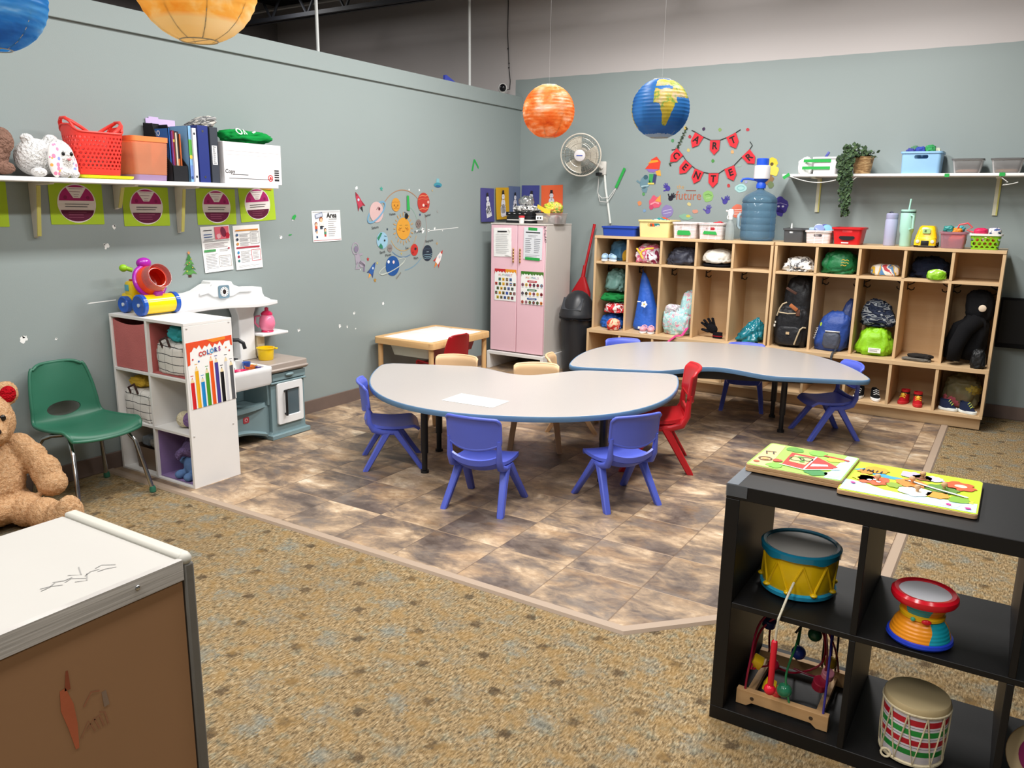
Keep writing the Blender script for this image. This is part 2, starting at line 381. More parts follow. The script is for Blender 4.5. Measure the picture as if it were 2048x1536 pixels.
# vinyl stone tile area
def stone():
    t = NT('slate_look_tile'); co = t.co(); x, y, z = t.sep(co); s = .3445
    tx = t.ma('DIVIDE', t.ma('SUBTRACT', x, 2.4), s); ty = t.ma('DIVIDE', t.ma('ADD', y, 3.69), .3485)
    ix, iy = t.ma('FLOOR', tx), t.ma('FLOOR', ty)
    idv = t.n('ShaderNodeCombineXYZ', {0: ix, 1: iy, 2: 0.}).outputs[0]
    rnd = t.n('ShaderNodeTexWhiteNoise', {'Vector': idv}, noise_dimensions='3D')
    off = t.n('ShaderNodeVectorMath', {0: rnd.outputs['Color'], 1: (37., 29., 11.)}, operation='MULTIPLY').outputs[0]
    v = t.n('ShaderNodeVectorMath', {0: co, 1: off}, operation='ADD').outputs[0]
    v2 = t.scale(v, (1.0, 1.55, 1.))
    n1 = t.noise(v2, 3.0, 8., .6, .6); n2 = t.noise(t.scale(v, (1.4, 2.2, 1.)), 9., 6., .68, .9); n3 = t.noise(v2, 30., 4., .7)
    f = t.ma('ADD', t.ma('MULTIPLY', n1, .92), t.ma('MULTIPLY', n2, .30)); f = t.ma('SUBTRACT', f, .11)
    f = t.ma('ADD', f, t.ma('MULTIPLY_ADD', rnd.outputs['Value'], .07, -.035))
    c = t.ramp(f, [(.32, '#51453f'), (.42, '#6f6157'), (.475, '#897663'), (.53, '#a48c72'), (.585, '#bea486'), (.65, '#d6c1a4'), (.74, '#ece0cc')])
    warm = t.noise(v2, 3.1, 4., .6, .5)
    c = t.mix(t.n('ShaderNodeMapRange', {0: warm, 1: .52, 2: .68, 3: 0., 4: .42}).outputs[0], c, t.mix(n2, '#8a6543', '#c9a06c'))
    cool = t.noise(t.scale(v, (2., 3., 1.)), 3., 4., .6)
    c = t.mix(t.n('ShaderNodeMapRange', {0: cool, 1: .54, 2: .66, 3: 0., 4: .5}).outputs[0], c, t.mix(n3, '#625954', '#8b827b'))
    c = t.mix(t.ma('MULTIPLY', n3, .15), c, '#57493d')
    gx = t.ma('MULTIPLY', t.ma('SUBTRACT', .5, t.ma('ABSOLUTE', t.ma('SUBTRACT', t.ma('FRACT', tx), .5))), s)
    gy = t.ma('MULTIPLY', t.ma('SUBTRACT', .5, t.ma('ABSOLUTE', t.ma('SUBTRACT', t.ma('FRACT', ty), .5))), s)
    mr = lambda q: t.n('ShaderNodeMapRange', {0: q, 1: .0012, 2: .0036, 3: 1., 4: 0.}).outputs[0]
    g = mr(t.ma('MINIMUM', gx, gy)); c = t.mix(t.ma('MULTIPLY', mr(gy), .7), c, '#b3977a'); c = t.mix(t.ma('MULTIPLY', mr(gx), .7), c, '#6f5a48')
    h = t.ma('SUBTRACT', t.ma('ADD', n2, t.ma('MULTIPLY', n3, .4)), g)
    return t.done(t.pbr(c, t.ma('MULTIPLY_ADD', n2, .25, .28), 0, t.bump(h, .35, .004), Specular_IOR_Level=.4))
b = MB(); b.prism([(0, -4.36), (3.155, -4.36), (3.88, -3.60), (3.88, 0), (0, 0)], .0002, .006, stone()); struct(b.build('floor_tile'))
m_trim = P('#a99582', 'board')
tp = [(.0, -4.385), (3.165, -4.385), (3.905, -3.61), (3.905, -.02)]
b = MB(); rs = []
for i, (x, y) in enumerate(tp):
    e = [(V((tp[j+1][0] - tp[j][0], tp[j+1][1] - tp[j][1]))).normalized() for j in (max(i-1, 0), min(i, len(tp)-2))]
    n0, n1 = V((-e[0].y, e[0].x)), V((-e[1].y, e[1].x)); n = (n0 + n1) / (1 + n0.dot(n1))
    rs.append([(x + n.x * q, y + n.y * q, z) for q, z in ((-.026, .0003), (-.018, .011), (.018, .011), (.026, .0003))])
b.rings(rs, m_trim)
struct(b.build('trim_2'))
m_base = P('#6f5f57', 'rubber')
b = MB(); b.b2((0, -9.5, 0), (.012, 0, .1), m_base); struct(b.build('baseboard_left', bev=.004))
b = MB(); b.b2((.012, -.012, 0), (8.4, 0, .1), m_base); struct(b.build('baseboard_back', bev=.004))
# paint chips and scuffs on the left wall
chip = P('#eef0ee', 'matte')
b = MB(LW)
rr = random.Random(4)
for y, z, r in [(-3.043, 1.261, .012), (-4.275, 1.248, .014), (-2.30, 1.60, .012), (-1.69, 1.60, .008), (-1.56, 1.60, .008), (-1.36, 1.29, .010), (-1.60, 1.27, .012), (-1.52, 1.275, .020), (-1.44, 1.275, .012), (-1.25, 1.27, .006), (-2.03, .72, .011), (-2.36, .68, .011), (-2.92, .62, .012), (-4.76, .80, .018), (-2.93, 1.38, .01), (-2.52, .60, .012), (-4.60, .78, .006), (-2.44, .585, .009), (-2.35, .56, .006), (-4.22, 1.347, .012), (-2.28, 1.0, .004)]:
    b.splat(y, z, r, chip, 1, rr.random() * 9, 14, .7); b.splat(y + r * rr.uniform(-1, 1), z + r * .6, r * .4, chip, 1, rr.random() * 9, 10, .6)
b.poly([(-4.42, .945), (-4.25, .95), (-4.25, .955), (-4.40, .951)], chip); b.poly([(-1.45, 1.27), (-1.02, 1.29), (-1.02, 1.294), (-1.45, 1.275)], chip)
o = b.build('scuff_marks', wl); struct(o)
# bar joist under the dark deck, suspension rods
m_steel = P('#23252a', 'rubber')
b = MB(); yj, zc, zt = -1.0, 3.20, 3.58
for z in (zc, zt):
    for dy in (-.03, .03): b.b2((-3.26, yj + dy - .018, z - .018), (8.4, yj + dy + .018, z + .018), m_steel)
x = -3.2; k = 0
while x < 8.2:
    b.cyl((x, yj, zc if k % 2 == 0 else zt), (x + .24, yj, zt if k % 2 == 0 else zc), .013, m_steel, n=6); x += .24; k += 1
b.tube([(-3.2, yj + .25, 3.37), (8.3, yj + .3, 3.40)], .015, P('#b9b7b2'), 6)
struct(b.build('ceiling_joist'))
m_rod = P('#cfd2d0', 'board')
for y, rest in ((-2.57, 'nearer the yellow lantern'), (-.755, 'nearer the room corner')):
    b = MB(); b.cyl((0, 0, 0), (.0, -.012, 1.13), .011, m_rod, n=10); b.box((0, 0, .006), (.05, .05, .012), m_rod)
    tag(b.build('suspension_rod', loc=(-.07, y, 2.488)), 'thin white rod rising from the sage wall top, ' + rest, 'rod')
# lights: rows of strip fixtures under the deck
m_fix = P('#e9e9e6', 'board')
def strip(x, y, power, rot=0., ln=1.25):
    b = MB(); b.box((0, 0, .05), (ln, .28, .05), m_fix, bev=.01); b.box((0, 0, .018), (ln * .98, .24, .02), P('#f7f7f4', 'board'))
    for sx in (-.4, .4): b.cyl((sx * ln, 0, .07), (sx * ln, 0, .26), .004, m_steel, n=6)
    tag(b.build('ceiling_strip_light', loc=(x, y, 3.36), rot=(0, 0, rot)), 'long white strip light hung under the dark ceiling deck', 'ceiling light', 'strip lights under the deck')
    l = bpy.data.lights.new('ceiling_strip_lamp', 'AREA'); l.shape = 'RECTANGLE'; l.size = ln; l.size_y = .26; l.energy = power; l.color = (1., .975, .95)
    q = bpy.data.objects.new('strip_lamp', l); COL.objects.link(q); q.location = (x, y, 3.352); q.rotation_euler = (0, 0, rot)
for x in (1.6, 3.3):
    for y, pw in ((-1.95, 60), (-3.7, 32), (-5.6, 28), (-7.7, 32)): strip(x, y, pw, PI/2)
strip(-1.8, -1.8, 16, PI/2); strip(5.2, -6.4, 22, PI/2)
w = bpy.data.worlds.new('room_air'); SC.world = w; w.use_nodes = True
w.node_tree.nodes['Background'].inputs[0].default_value = (.92, .96, 1., 1); w.node_tree.nodes['Background'].inputs[1].default_value = .35
# ------------------------------------------------------------------ applying booleans and remesh without operators
def bake(o, *others):
    ts = bpy.data.scenes.new('bake')
    for q in (o, *others): ts.collection.objects.link(q)
    with bpy.context.temp_override(scene=ts, view_layer=ts.view_layers[0]): dg = bpy.context.evaluated_depsgraph_get()
    me = bpy.data.meshes.new_from_object(o.evaluated_get(dg)); o.modifiers.clear(); o.data = me; me.name = o.name
    bpy.data.scenes.remove(ts); return o
def cut(o, mb, sharp=35):
    c = mb.build('cutter', loc=o.location, rot=o.rotation_euler)
    mw = o.parent; o.parent = None
    m = o.modifiers.new('cut', 'BOOLEAN'); m.operation = 'DIFFERENCE'; m.object = c; m.solver = 'EXACT'; m.use_self = True
    bake(o, c); bpy.data.objects.remove(c); o.parent = mw
    o.data.shade_smooth(); o.data.set_sharp_from_angle(angle=R(sharp)); return o
def meld(name, blobs, mat, voxel=.012, smooth=6, fuzz=0., fs=.02, parent=None, loc=(0, 0, 0), rz=0.):
    """one continuous soft body from overlapping ellipsoids (c, radii, rot)"""
    b = MB()
    for bl in blobs: b.ell(bl[0], bl[1], mat, bl[2] if len(bl) > 2 else (0, 0, 0), 24, 16)
    o = b.build(name)
    r = o.modifiers.new('r', 'REMESH'); r.mode = 'VOXEL'; r.voxel_size = voxel
    s_ = o.modifiers.new('s', 'SMOOTH'); s_.iterations = smooth; s_.factor = .5
    bake(o); o.data.materials.clear(); o.data.materials.append(mat)
    if fuzz:
        vs = o.data.vertices; pr0 = [(v.co.copy(), v.normal.copy()) for v in vs]; fl = []
        for c, n in pr0: fl.extend(c + n * fuzz * (noise.noise(c / fs) + .6 * noise.noise(c * 2.1 / fs)))
        vs.foreach_set('co', fl); o.data.update()
    o.data.shade_smooth(); o.location = loc; o.rotation_euler = (0, 0, rz); o.parent = parent; return o

# ------------------------------------------------------------------ kidney tables
m_lam = None
def laminate():
    t = NT('speckled_laminate'); co = t.co(); a = t.noise(co, 150., 2., .5); c2 = t.noise(co, 1.3, 2.)
    c = t.mix(a, '#aaa4a0', '#b8b2ae'); c = t.mix(t.ma('MULTIPLY', c2, .2), c, '#b3a9a3')
    return t.done(t.pbr(c, t.ma('MULTIPLY_ADD', c2, .04, .26), 0, None, Specular_IOR_Level=.5))
m_lam = laminate(); m_band = P('#5f83a6', 'rubber'); m_blk = P('#17181b', 'plastic')
def kidney_outline(inset=0.):
    p = []; W, D = .955 - inset, 1.22 - inset; k = 2.4; y0 = inset
    for j in range(49):
        a = PI * j / 48; c, s_ = Cs(a), S(a)
        if s_ < .02: continue
        p.append((W * math.copysign(abs(c) ** (2 / k), c), D * abs(s_) ** (2 / k)))
    p = [q for q in p if q[1] > .12]
    p += [(-W + .004, .07 + y0), (-W + .022, .03 + y0), (-W + .06, .006 + y0), (-W + .11, y0)]
    for j in range(25):
        u = -.40 + .8 * j / 24; p.append((u, y0 + (.215) * Cs(PI * u / .8) ** 2 if abs(u) < .4 else y0))
    p += [(W - .11, y0), (W - .06, .006 + y0), (W - .022, .03 + y0), (W - .004, .07 + y0)]
    return p
def kidney_table(label, loc, rz):
    t = thing('kidney_table', label, 'table', loc, rz, 'kidney tables')
    b = MB(); o = kidney_outline(.004); b.prism(o, .432, .4605, m_lam); b.build('tabletop', t, bev=.002)
    b = MB(); oo = kidney_outline(); n = len(oo); cx, cy = 0, .6
    rs = []
    for f, z in ((.0, .431), (.003, .436), (.004, .446), (.003, .456), (0, .4595)):
        rs.append([(x * (1 + f), cy + (y - cy) * (1 + f), z) for x, y in oo])
    inn = kidney_outline(.006)
    b.rings(rs + [[(x, y, .4595) for x, y in inn], [(x, y, .431) for x, y in inn]], m_band, closed=True); b.build('edge_band', t)
    for x, y in ((-.5, .83), (.5, .83), (-.5, .42), (.5, .42)):
        b = MB(); b.cyl((x, y, 0), (x, y, .16), .016, m_blk, n=14); b.cyl((x, y, .12), (x, y, .425), .021, m_blk, n=14); b.cyl((x, y, 0), (x, y, .018), .024, m_blk, n=14)
        b.box((x, y, .427), (.1, .1, .008), m_blk); b.build('leg', t)
    b = MB(); b.box((0, .83, .395), (1.0, .022, .05), m_blk); b.box((0, .42, .395), (1.0, .022, .05), m_blk)
    for x in (-.5, .5): b.box((x, .625, .395), (.022, .41, .05), m_blk)
    b.box((0, .275, .40), (1.3, .018, .058), m_blk); b.build('apron', t); return t
kidney_table('kidney shaped grey laminate table with a sheet of paper lying on it', (1.585, -2.45, .003), R(205.7))
kidney_table('kidney shaped grey laminate table nearest the wooden lockers', (2.672, -1.938, .006), R(22.5)).scale = (.986, .986, 1.02)
# paper on the near table
m_white = P('#f4f4f2', 'paper'); m_pencil = P('#6f7478', 'print')
b = MB(); b.poly([(-.165, -.09), (.15, -.085), (.155, .085), (-.16, .10)], m_white, 1); b.poly([(-.165, -.09), (-.16, .10), (.155, .085), (.15, -.085)], m_white, 0)
b.stroke([(-.05, -.06), (-.01, -.03), (.03, -.05), (.0, -.02)], .002, m_pencil, 2); b.stroke([(.05, .0), (.12, .01)], .002, m_pencil, 2)
tag(b.build('paper_sheet', loc=(1.82, -3.375, .4643), rot=(0, 0, R(3))), 'white sheet of paper lying on the kidney table', 'paper')

# ------------------------------------------------------------------ toddler chairs
def toddler_chair(col, label, cat='chair', group=None, kind='plastic'):
    m = P(col, kind); t = thing('toddler_chair', label, cat, group=group)
    b = MB()
    def seat(u, v):
        x = (2*u - 1); w = .14 * (1 - .16 * abs(2*v - 1) ** 5); y = -.125 + .275 * v
        z = .236 + .018 * (2*v - 1) ** 2 * (1 if v < .5 else .8) - (.034 * max(0, (v - .86) / .14) ** 1.5) + .008 * x * x
        return (x * w, y, z)
    b.grid(seat, 16, 18, m, .016); b.build('seat', t, sharp=50)
    b = MB()
    def zt(x): return .489 + .006 * (1 - x * x) - .010 * max(0, (abs(x) - .88) / .12) ** 2
    def zb(x): return .330 + .034 * abs(x) ** 2.2
    def back(u, v):
        x = 2*u - 1; z = zb(x) + (zt(x) - zb(x)) * v; y = -.168 + .036 * x * x - (z - .34) * .10 - .012 * max(0, (v - .82) / .18) ** 2
        return (x * .14, y, z)
    b.grid(back, 20, 12, m, .012)
    rim = [back(i / 24, 1) for i in range(25)] + [back(1, 1 - i / 10) for i in range(1, 11)] + [back(1 - i / 24, 0) for i in range(1, 25)] + [back(0, i / 10) for i in range(1, 10)]
    b.tube(rim, .0085, m, 8, closed=True); b.build('backrest', t, sharp=60)
    b = MB()
    for sx in (-1, 1):
        b.tube([(sx * .126, .03, .214), (sx * .13, -.06, .218), (sx * .132, -.112, .236), (sx * .133, -.135, .28), (sx * .134, -.137, .33), (sx * .134, -.142, .38)], [.016, .018, .019, .016, .013, .010], m, 10)
    def band(u, v):
        x = 2*u - 1; z = .262 + .030 * v - .018 * (1 - x * x) + .012 * abs(x) ** 3
        return (x * .132, -.150 + .022 * x * x - .005 * v, z)
    b.grid(band, 16, 4, m, .013)
    def under(u, v):
        x = 2*u - 1; return (x * .128, -.150 + .022 * x * x + .04 * v, .262 - .018 * (1 - x*x) - .03 * v + .012 * abs(x) ** 3)
    b.grid(under, 16, 4, m, .011); b.build('back_frame', t, sharp=60)
    for sx in (-1, 1):
        for sy in (-1, 1):
            b = MB(); p0 = V((sx * .155, sy * .162, 0)); p1 = V((sx * .122, sy * .018 - .01, .228)); rs = []
            for f, w, d in ((0, .0150, .0150), (.03, .0165, .0165), (.6, .018, .019), (1, .022, .022)):
                c = p0.lerp(p1, f); rs.append([(c.x + dx * w, c.y + dy * d, c.z) for dx, dy in ((-1, -.7), (-.7, -1), (.7, -1), (1, -.7), (1, .7), (.7, 1), (-.7, 1), (-1, .7))])
            b.rings(rs, m); b.build('leg', t, sharp=40)
    return t
BLUE, TAN, RED = '#5767cf', '#dfb98d', '#c31d26'
CH = [  # x, y, turn, colour, label
 (2.041, -3.612, 9.5, BLUE, 'blue toddler chair, back to us, nearest the sheet of paper on the table'),
 (2.574, -3.181, 58, BLUE, 'blue plastic toddler chair at the kidney table, between its bare end and the black shelf'),
 (1.218, -3.366, -47, BLUE, 'blue plastic toddler chair seen from the side, nearest the toy kitchen'),
 (3.225, -1.255, 126, BLUE, 'blue plastic toddler chair at the far table, in front of the black sneakers'),
 (2.54, -.832, 195, BLUE, 'blue plastic toddler chair behind the far table, below the teal jacket cubby'),
 (1.73, -1.20, 217, BLUE, 'blue toddler chair hidden behind the far table, its top edge showing near the trash can'),
 (1.14, -2.69, 199.6, TAN, 'beige toddler chair between the wooden play table and the nearer kidney table'),
 (1.74, -2.60, 210, TAN, 'beige toddler chair tucked into the notch of the nearer kidney table'),
 (1.735, -2.075, -66, TAN, 'beige toddler chair seen edge on at the tip of the far kidney table')]
proto = {}
for x, y, a, col, lab in CH:
    if col not in proto: c = proto[col] = toddler_chair(col, lab)
    else: c = copy_tree(proto[col])
    c['label'] = lab; c['group'] = {BLUE: 'blue toddler chairs', TAN: 'beige toddler chairs'}[col]; place(c, (x, y, .006), R(a))
    if y > -1.25 and x < 3: c.scale = (.95,) * 3
c = toddler_chair(RED, 'bright red plastic toddler chair at the end of the nearer kidney table'); place(c, (2.508, -2.50, .006), R(115.7)); c.scale = (1.2, 1.2, 1.2)

# ------------------------------------------------------------------ shell chairs
m_chrome = metal('#c4c4c4', .16)
def shell_chair(col, label, loc, rz, hole=True, sc=1.):
    m = P(col, 'plastic'); t = thing('shell_chair', label, 'chair', loc, rz, sc=sc)
    prof = [(.215, .345), (.205, .362), (.17, .372), (.06, .362), (-.06, .356), (-.125, .362), (-.165, .385), (-.187, .43), (-.197, .48), (-.212, .56), (-.232, .645), (-.240, .672)]
    wid = [.178, .188, .195, .199, .195, .186, .178, .172, .168, .158, .138, .112]
    def at(lst, v):
        f = v * (len(lst) - 1); i = min(int(f), len(lst) - 2); f -= i
        def g(k): return lst[max(0, min(len(lst) - 1, k))]
        a, b_, c_, d = g(i-1), g(i), g(i+1), g(i+2)
        cr_ = lambda a, b, c, d: .5 * (2*b + (c - a)*f + (2*a - 5*b + 4*c - d)*f*f + (3*b - a - 3*c + d)*f**3)
        return tuple(cr_(*q) for q in zip(a, b_, c_, d)) if isinstance(a, tuple) else cr_(a, b_, c_, d)
    def surf(u, v):
        x = 2*u - 1; y, z = at(prof, v); w = at(wid, v); k = min(1, max(0, (v - .42) / .25))
        up = .030 * abs(x) ** 2.4
        fr = 1 - .02 * (1 - k) * abs(x) ** 3
        return (x * w, (y - (.02 * x * x if v < .2 else 0)) * fr + up * k * 1.1, z + up * (1 - k) * (0.4 + .6 * min(1, v / .2)) - (.012 * abs(x) ** 6 if v > .95 else 0))
    b = MB(); b.grid(surf, 30, 44, m, .010)
    rim = [surf(0, i / 44) for i in range(45)] + [surf(i / 20, 1) for i in range(1, 21)] + [surf(1, 1 - i / 44) for i in range(1, 45)] + [surf(1 - i / 20, 0) for i in range(1, 20)]
    b.tube(rim, .0085, m, 8, closed=True)
    o = b.build('seat_shell', t, sharp=60)
    if hole:
        q = MB(); q.T = Tm((0, -.19, .435), (R(90 + 8), 0, 0)); q.lathe([(1, -.1), (1, .1)], m, 32, sx=.088, sy=.036); cut(o, q, 60)
    for sx in (-1, 1):
        for sy in (-1, 1):
            b = MB(); top = .352 if sy > 0 else .345; fy = .225 if sy > 0 else -.185
            b.tube([(sx * .10, sy * .03, top - .006), (sx * .13, sy * .08, top - .012), (sx * .150, sy * .125, top - .03), (sx * .163, sy * .145 + (fy - sy*.145) * .2, top * .8), (sx * .195, fy, .02)], .011, m_chrome, 12)
            lg = b.build('leg', t, sharp=60)
            b = MB(); b.lathe([(.010, 0), (.0165, .004), (.0165, .022), (.012, .034)], m, 14, (sx * .196, fy, 0)); b.build('foot_cap', lg)
    return t
shell_chair('#2f6b54', 'dark green shell chair with chrome legs, standing against the sage wall', (.285, -4.655, 0), R(-90), sc=1.0)
shell_chair('#a3101c', 'dark red shell chair pulled up to the wooden play table', (.535, -1.955, .006), R(84), hole=False, sc=.79)

# ------------------------------------------------------------------ wooden play table with white lids and bins underneath
m_pine = wood('#e3bf8c', '#c99a62', 0); m_pine_v = wood('#e3bf8c', '#c99a62', 2); m_lid = P('#efeeea', 'board')
t = thing('play_table', 'small pine play table with white lid panels beside the pink cabinet', 'table', (.325, -1.805, .006))
b = MB(); X, Y = .288, .392; o = rrect(2*X, 2*Y, .035, 6); i_ = rrect(2*X - .10, 2*Y - .10, .02, 6)
b.rings([[(x, y, .428) for x, y in o], [(x, y, .474) for x, y in o], [(x * .992, y * .992, .478) for x, y in o], [(x, y, .478) for x, y in i_], [(x, y, .428) for x, y in i_]], m_pine, closed=True)
b.build('frame', t, bev=.002)
for s_ in (-1, 1):
    b = MB(); b.box((0, s_ * .1705, .470), (2*X - .104, .337, .012), m_lid, bev=.004); b.box((-.05 * s_, s_ * .30, .4765), (.03, .008, .001), P('#b9b4ab')); b.build('lid_panel', t)
for sx in (-1, 1):
    for sy in (-1, 1):
        b = MB(); b.cyl((sx * .248, sy * .352, 0), (sx * .248, sy * .352, .43), .020, m_pine_v, n=18); b.build('leg', t)
for sy, col, lab in ((-.17, '#c9cdc2', 'whitish bin'), (.17, '#9b3a46', 'dark pink bin')):
    b = MB(); m = P(col); b.rings([[(x, sy + y, z) for x, y in rrect(w, d, .03)] for w, d, z in ((.36, .24, .335), (.40, .29, .425), (.42, .30, .426), (.42, .30, .43), (.39, .28, .43), (.35, .23, .34))], m)
    q = b.build('bin', t); q['label'] = lab

# ------------------------------------------------------------------ pink cabinet
m_pink = P('#efc4cf', 'board'); m_cab = P('#cfc9c2', 'board'); m_wl = P('#e8e6e2', 'board')
t = thing('storage_cabinet', 'tall white storage cabinet with pink doors in the room corner', 'cabinet', (.412, -.45, .006))
b = MB(); b.b2((-.28, -.22, .165), (.28, .24, 1.315), m_cab); b.build('body', t, bev=.003)
for s_ in (-1, 1):
    b = MB(); b.b2((min(.003*s_, .279*s_), -.246, .175), (max(.003*s_, .279*s_), -.222, 1.312), m_pink); d = b.build('door', t, bev=.003)
    b = MB(); hx = s_ * .035
    for k in range(5): b.ell((hx, -.258, .995 + k * .026), (.008, .008, .014), metal('#c9a26a', .3), nu=10, nv=8)
    b.cyl((hx, -.246, .993), (hx, -.262, .993), .005, m_chrome, n=8); b.cyl((hx, -.246, 1.101), (hx, -.262, 1.101), .005, m_chrome, n=8); b.build('handle', d)
b = MB(); b.b2((-.30, -.27, .135), (.30, .24, .163), m_wl); b.b2((-.30, -.27, .0), (-.272, .24, .135), m_wl); b.b2((.272, -.27, .0), (.30, .24, .135), m_wl); b.build('base', t, bev=.002)
b = MB(); b.b2((-.282, -.25, 1.315), (.282, .24, 1.327), m_cab); b.build('top', t, bev=.002)

# ------------------------------------------------------------------ trash can and broom
m_can = P('#24262a', 'plastic')
t = thing('trash_can', 'tall black swing lid trash can between the pink cabinet and the lockers', 'trash can', (.8835, -.405, .006))
b = MB(); b.lathe([(.118, 0), (.122, .01), (.150, .50), (.158, .51), (.158, .53), (.150, .535)], m_can, 36); b.build('bucket', t)
b = MB(); b.lathe([(.166, .515), (.166, .535), (.160, .552), (.148, .60), (.125, .66), (.085, .715), (.04, .742), (.001, .748)], m_can, 36); l = b.build('lid', t)
b = MB(); b.grid(lambda u, v: (.10 * (2*u-1), -.150 + .07 * v + .02 * (2*u-1)**2 * (1-v), .585 + .10 * v), 8, 6, P('#3a3d42'), .006); b.build('flap', l)
b = MB(); b.tube([(.162 * Cs(2*PI*k/40), .162 * S(2*PI*k/40), .505 - .012 * abs(S(5 * PI * k / 40))) for k in range(40)], .008, P('#101114', 'gloss'), 6, closed=True); b.build('liner_rim', t)
m_red = P('#b5161f', 'plastic')
t = thing('broom', 'red broom leaning upside up behind the black trash can', 'broom', (.80, -.135, .006))
b = MB(); b.cyl((0, 0, .90), (.045, .08, 1.31), .012, m_red, n=12); b.cyl((.043, .078, 1.29), (.046, .082, 1.325), .014, m_red, n=12); b.build('handle', t)
b = MB(); b.cyl((-.006, -.015, .83), (.002, .004, .95), .02, m_red, r1=.016, n=12)
b.rings([[(x * w - .04 * k, y * d - .02 - .01 * k, z) for x, y in rrect(1, 1, .3, 4)] for w, d, z, k in ((.21, .06, .60, .6), (.19, .055, .70, .4), (.12, .05, .77, .2), (.04, .04, .845, 0))], m_red); b.build('head', t)
b = MB()
for k in range(-6, 7): b.cyl((k * .013 - .02, -.03, .60), (k * .015 - .02, -.03, .0), .006, P('#7d0f16', 'fabric'), n=5)
b.build('bristles', t)
# ------------------------------------------------------------------ lockers
m_birch = wood('#dcc09a', '#cba87b', 0, .42, 3.); m_birch_v = wood('#dcc09a', '#caa678', 2, .42, 3.); m_edge = wood('#dcae78', '#bb8a55', 0, .5, 6.)
m_hook = P('#2b2723', 'plastic'); LX = (1.053, 2.596); LWD = 1.532; YB = -.045; YU = -.456; YL = -.548; T_ = .02
def locker(label, x0):
    t = thing('locker_unit', label, 'locker', (x0, 0, .006), group='wooden cubby lockers')
    W = LWD
    def bd(name, lo, hi, m=m_birch):
        b = MB(); b.b2(lo, hi, m); return b.build(name, t, bev=.0015)
    bd('base', (.01, YL + .05, 0), (W - .01, YB, .085)); bd('bottom_board', (0, YL, .085), (W, YB, .107))
    bd('bench_board', (0, YL, .405), (W, YB, .435)); bd('middle_shelf', (T_, YU + .002, 1.0), (W - T_, YB, 1.02)); bd('top_board', (0, YU - .004, 1.218), (W, YB, 1.24))
    bd('back_panel', (T_, YB - .008, .107), (W - T_, YB, 1.218))
    for x in (0, W - T_): bd('side_panel', (x, YU, .435), (x + T_, YB, 1.218), m_birch_v); bd('lower_side', (x, YL, .107), (x + T_, YB, .405), m_birch_v)
    st = (W - T_) / 5
    for i in range(1, 5):
        bd('divider', (i * st, YU, .435), (i * st + T_, YB - .008, 1.0), m_birch_v); bd('upper_divider', (i * st, YU, 1.02), (i * st + T_, YB - .008, 1.218), m_birch_v)
        bd('lower_divider', (i * st, YL + .003, .107), (i * st + T_, YB - .008, .405), m_birch_v)
    for i in range(5):
        if x0 > 2 and i == 0: continue
        for sx, y in ((-1, -.20), (1, -.20)):
            xw = i * st + T_ if sx < 0 else (i + 1) * st; q = -sx
            b = MB(); b.box((xw + q * .003, y, .945), (.006, .02, .05), m_hook)
            b.tube([(xw + q * .005, y, .955), (xw + q * .035, y - .012, .968), (xw + q * .052, y - .018, .985)], .0045, m_hook, 6)
            b.tube([(xw + q * .005, y, .93), (xw + q * .028, y - .008, .918), (xw + q * .045, y - .014, .925), (xw + q * .05, y - .016, .94)], .0045, m_hook, 6); b.build('coat_hook', t)
    return t
locker('birch cubby locker with five bays, nearer the trash can', LX[0])
locker('birch cubby locker with five bays, nearer the black television', LX[1])
def bay(i): return LX[i // 5] + T_ / 2 + ((LWD - T_) / 5) * (i % 5 + .5)     # centre of bay i, 0..9
ZL, ZM, ZT = .1135, .4415, 1.0265     # the three shelf heights
def bulk(k):
    k.setdefault('e', .7); k.setdefault('top', .78); k['fold'] = k.get('fold', .08) * 1.35; k['amp'] = k.get('amp', .12) * 1.15; return k
def soft(name, label, cat, i, z, w, d, h, mat, seed, dx=0., dy=-.30, rot=0., group=None, **k):
    b = MB(); b.lump((0, 0, 0), (w, d, h), mat, seed, **bulk(k))
    return tag(b.build(name, loc=(bay(i) + dx, dy, z), rot=(0, 0, rot), sharp=180), label, cat, group)
# top row
soft('folded_clothing', 'light blue clothing with a yellow collar stuffed in the topmost bay nearest the broom', 'clothes', 0, ZT, .26, .22, .18, blotch(['#4f83ad', '#5f93bb', '#3f6a92', '#e0b23c'], 7, seed=2), 1, dx=.005, dy=-.19, amp=.18, fold=.09)
def clog(loc, rz, col, label, group=None, L=.13):
    t = thing('toddler_shoe', label, 'shoe', loc, rz, group); m = P(col)
    b = MB(); b.rings([[(x * w, y * L, z) for x, y in arc(0, 0, 1, 0, 2*PI, 18)[:-1]] for w, L, z in ((.026, L * .48, 0), (.030, L * .5, .004), (.030, L * .5, .014), (.027, L * .48, .018))], P('#eef0f0')); b.build('sole', t)
    b = MB(); b.lump((0, .012, .014), (.058, L * .8, .045), m, .3, amp=.05, fold=.02, e=.9, nu=20, nv=14); b.build('upper', t, sharp=180)
    b = MB(); b.tube([(-.027, -.01, .03), (-.02, -.03, .055), (0, -.036, .063), (.02, -.03, .055), (.027, -.01, .03)], .005, m, 8); b.build('strap', t); return t
for k, dx in enumerate((-.085, -.01)): clog((bay(0) + dx, -.40, ZT), R(200 + 25 * k), '#a9cbe8', 'light blue toddler clog in front of the blue clothing', 'light blue clogs', .14)
soft('tote_bag', 'pink patterned bag with yellow handles stuffed in the topmost bay', 'bag', 1, ZT, .26, .27, .17, blotch(['#e98aa8', '#f6c3d0', '#d86b8f', '#e7e1ea', '#8b3450'], 9, seed=5), 2, amp=.15, fold=.09)
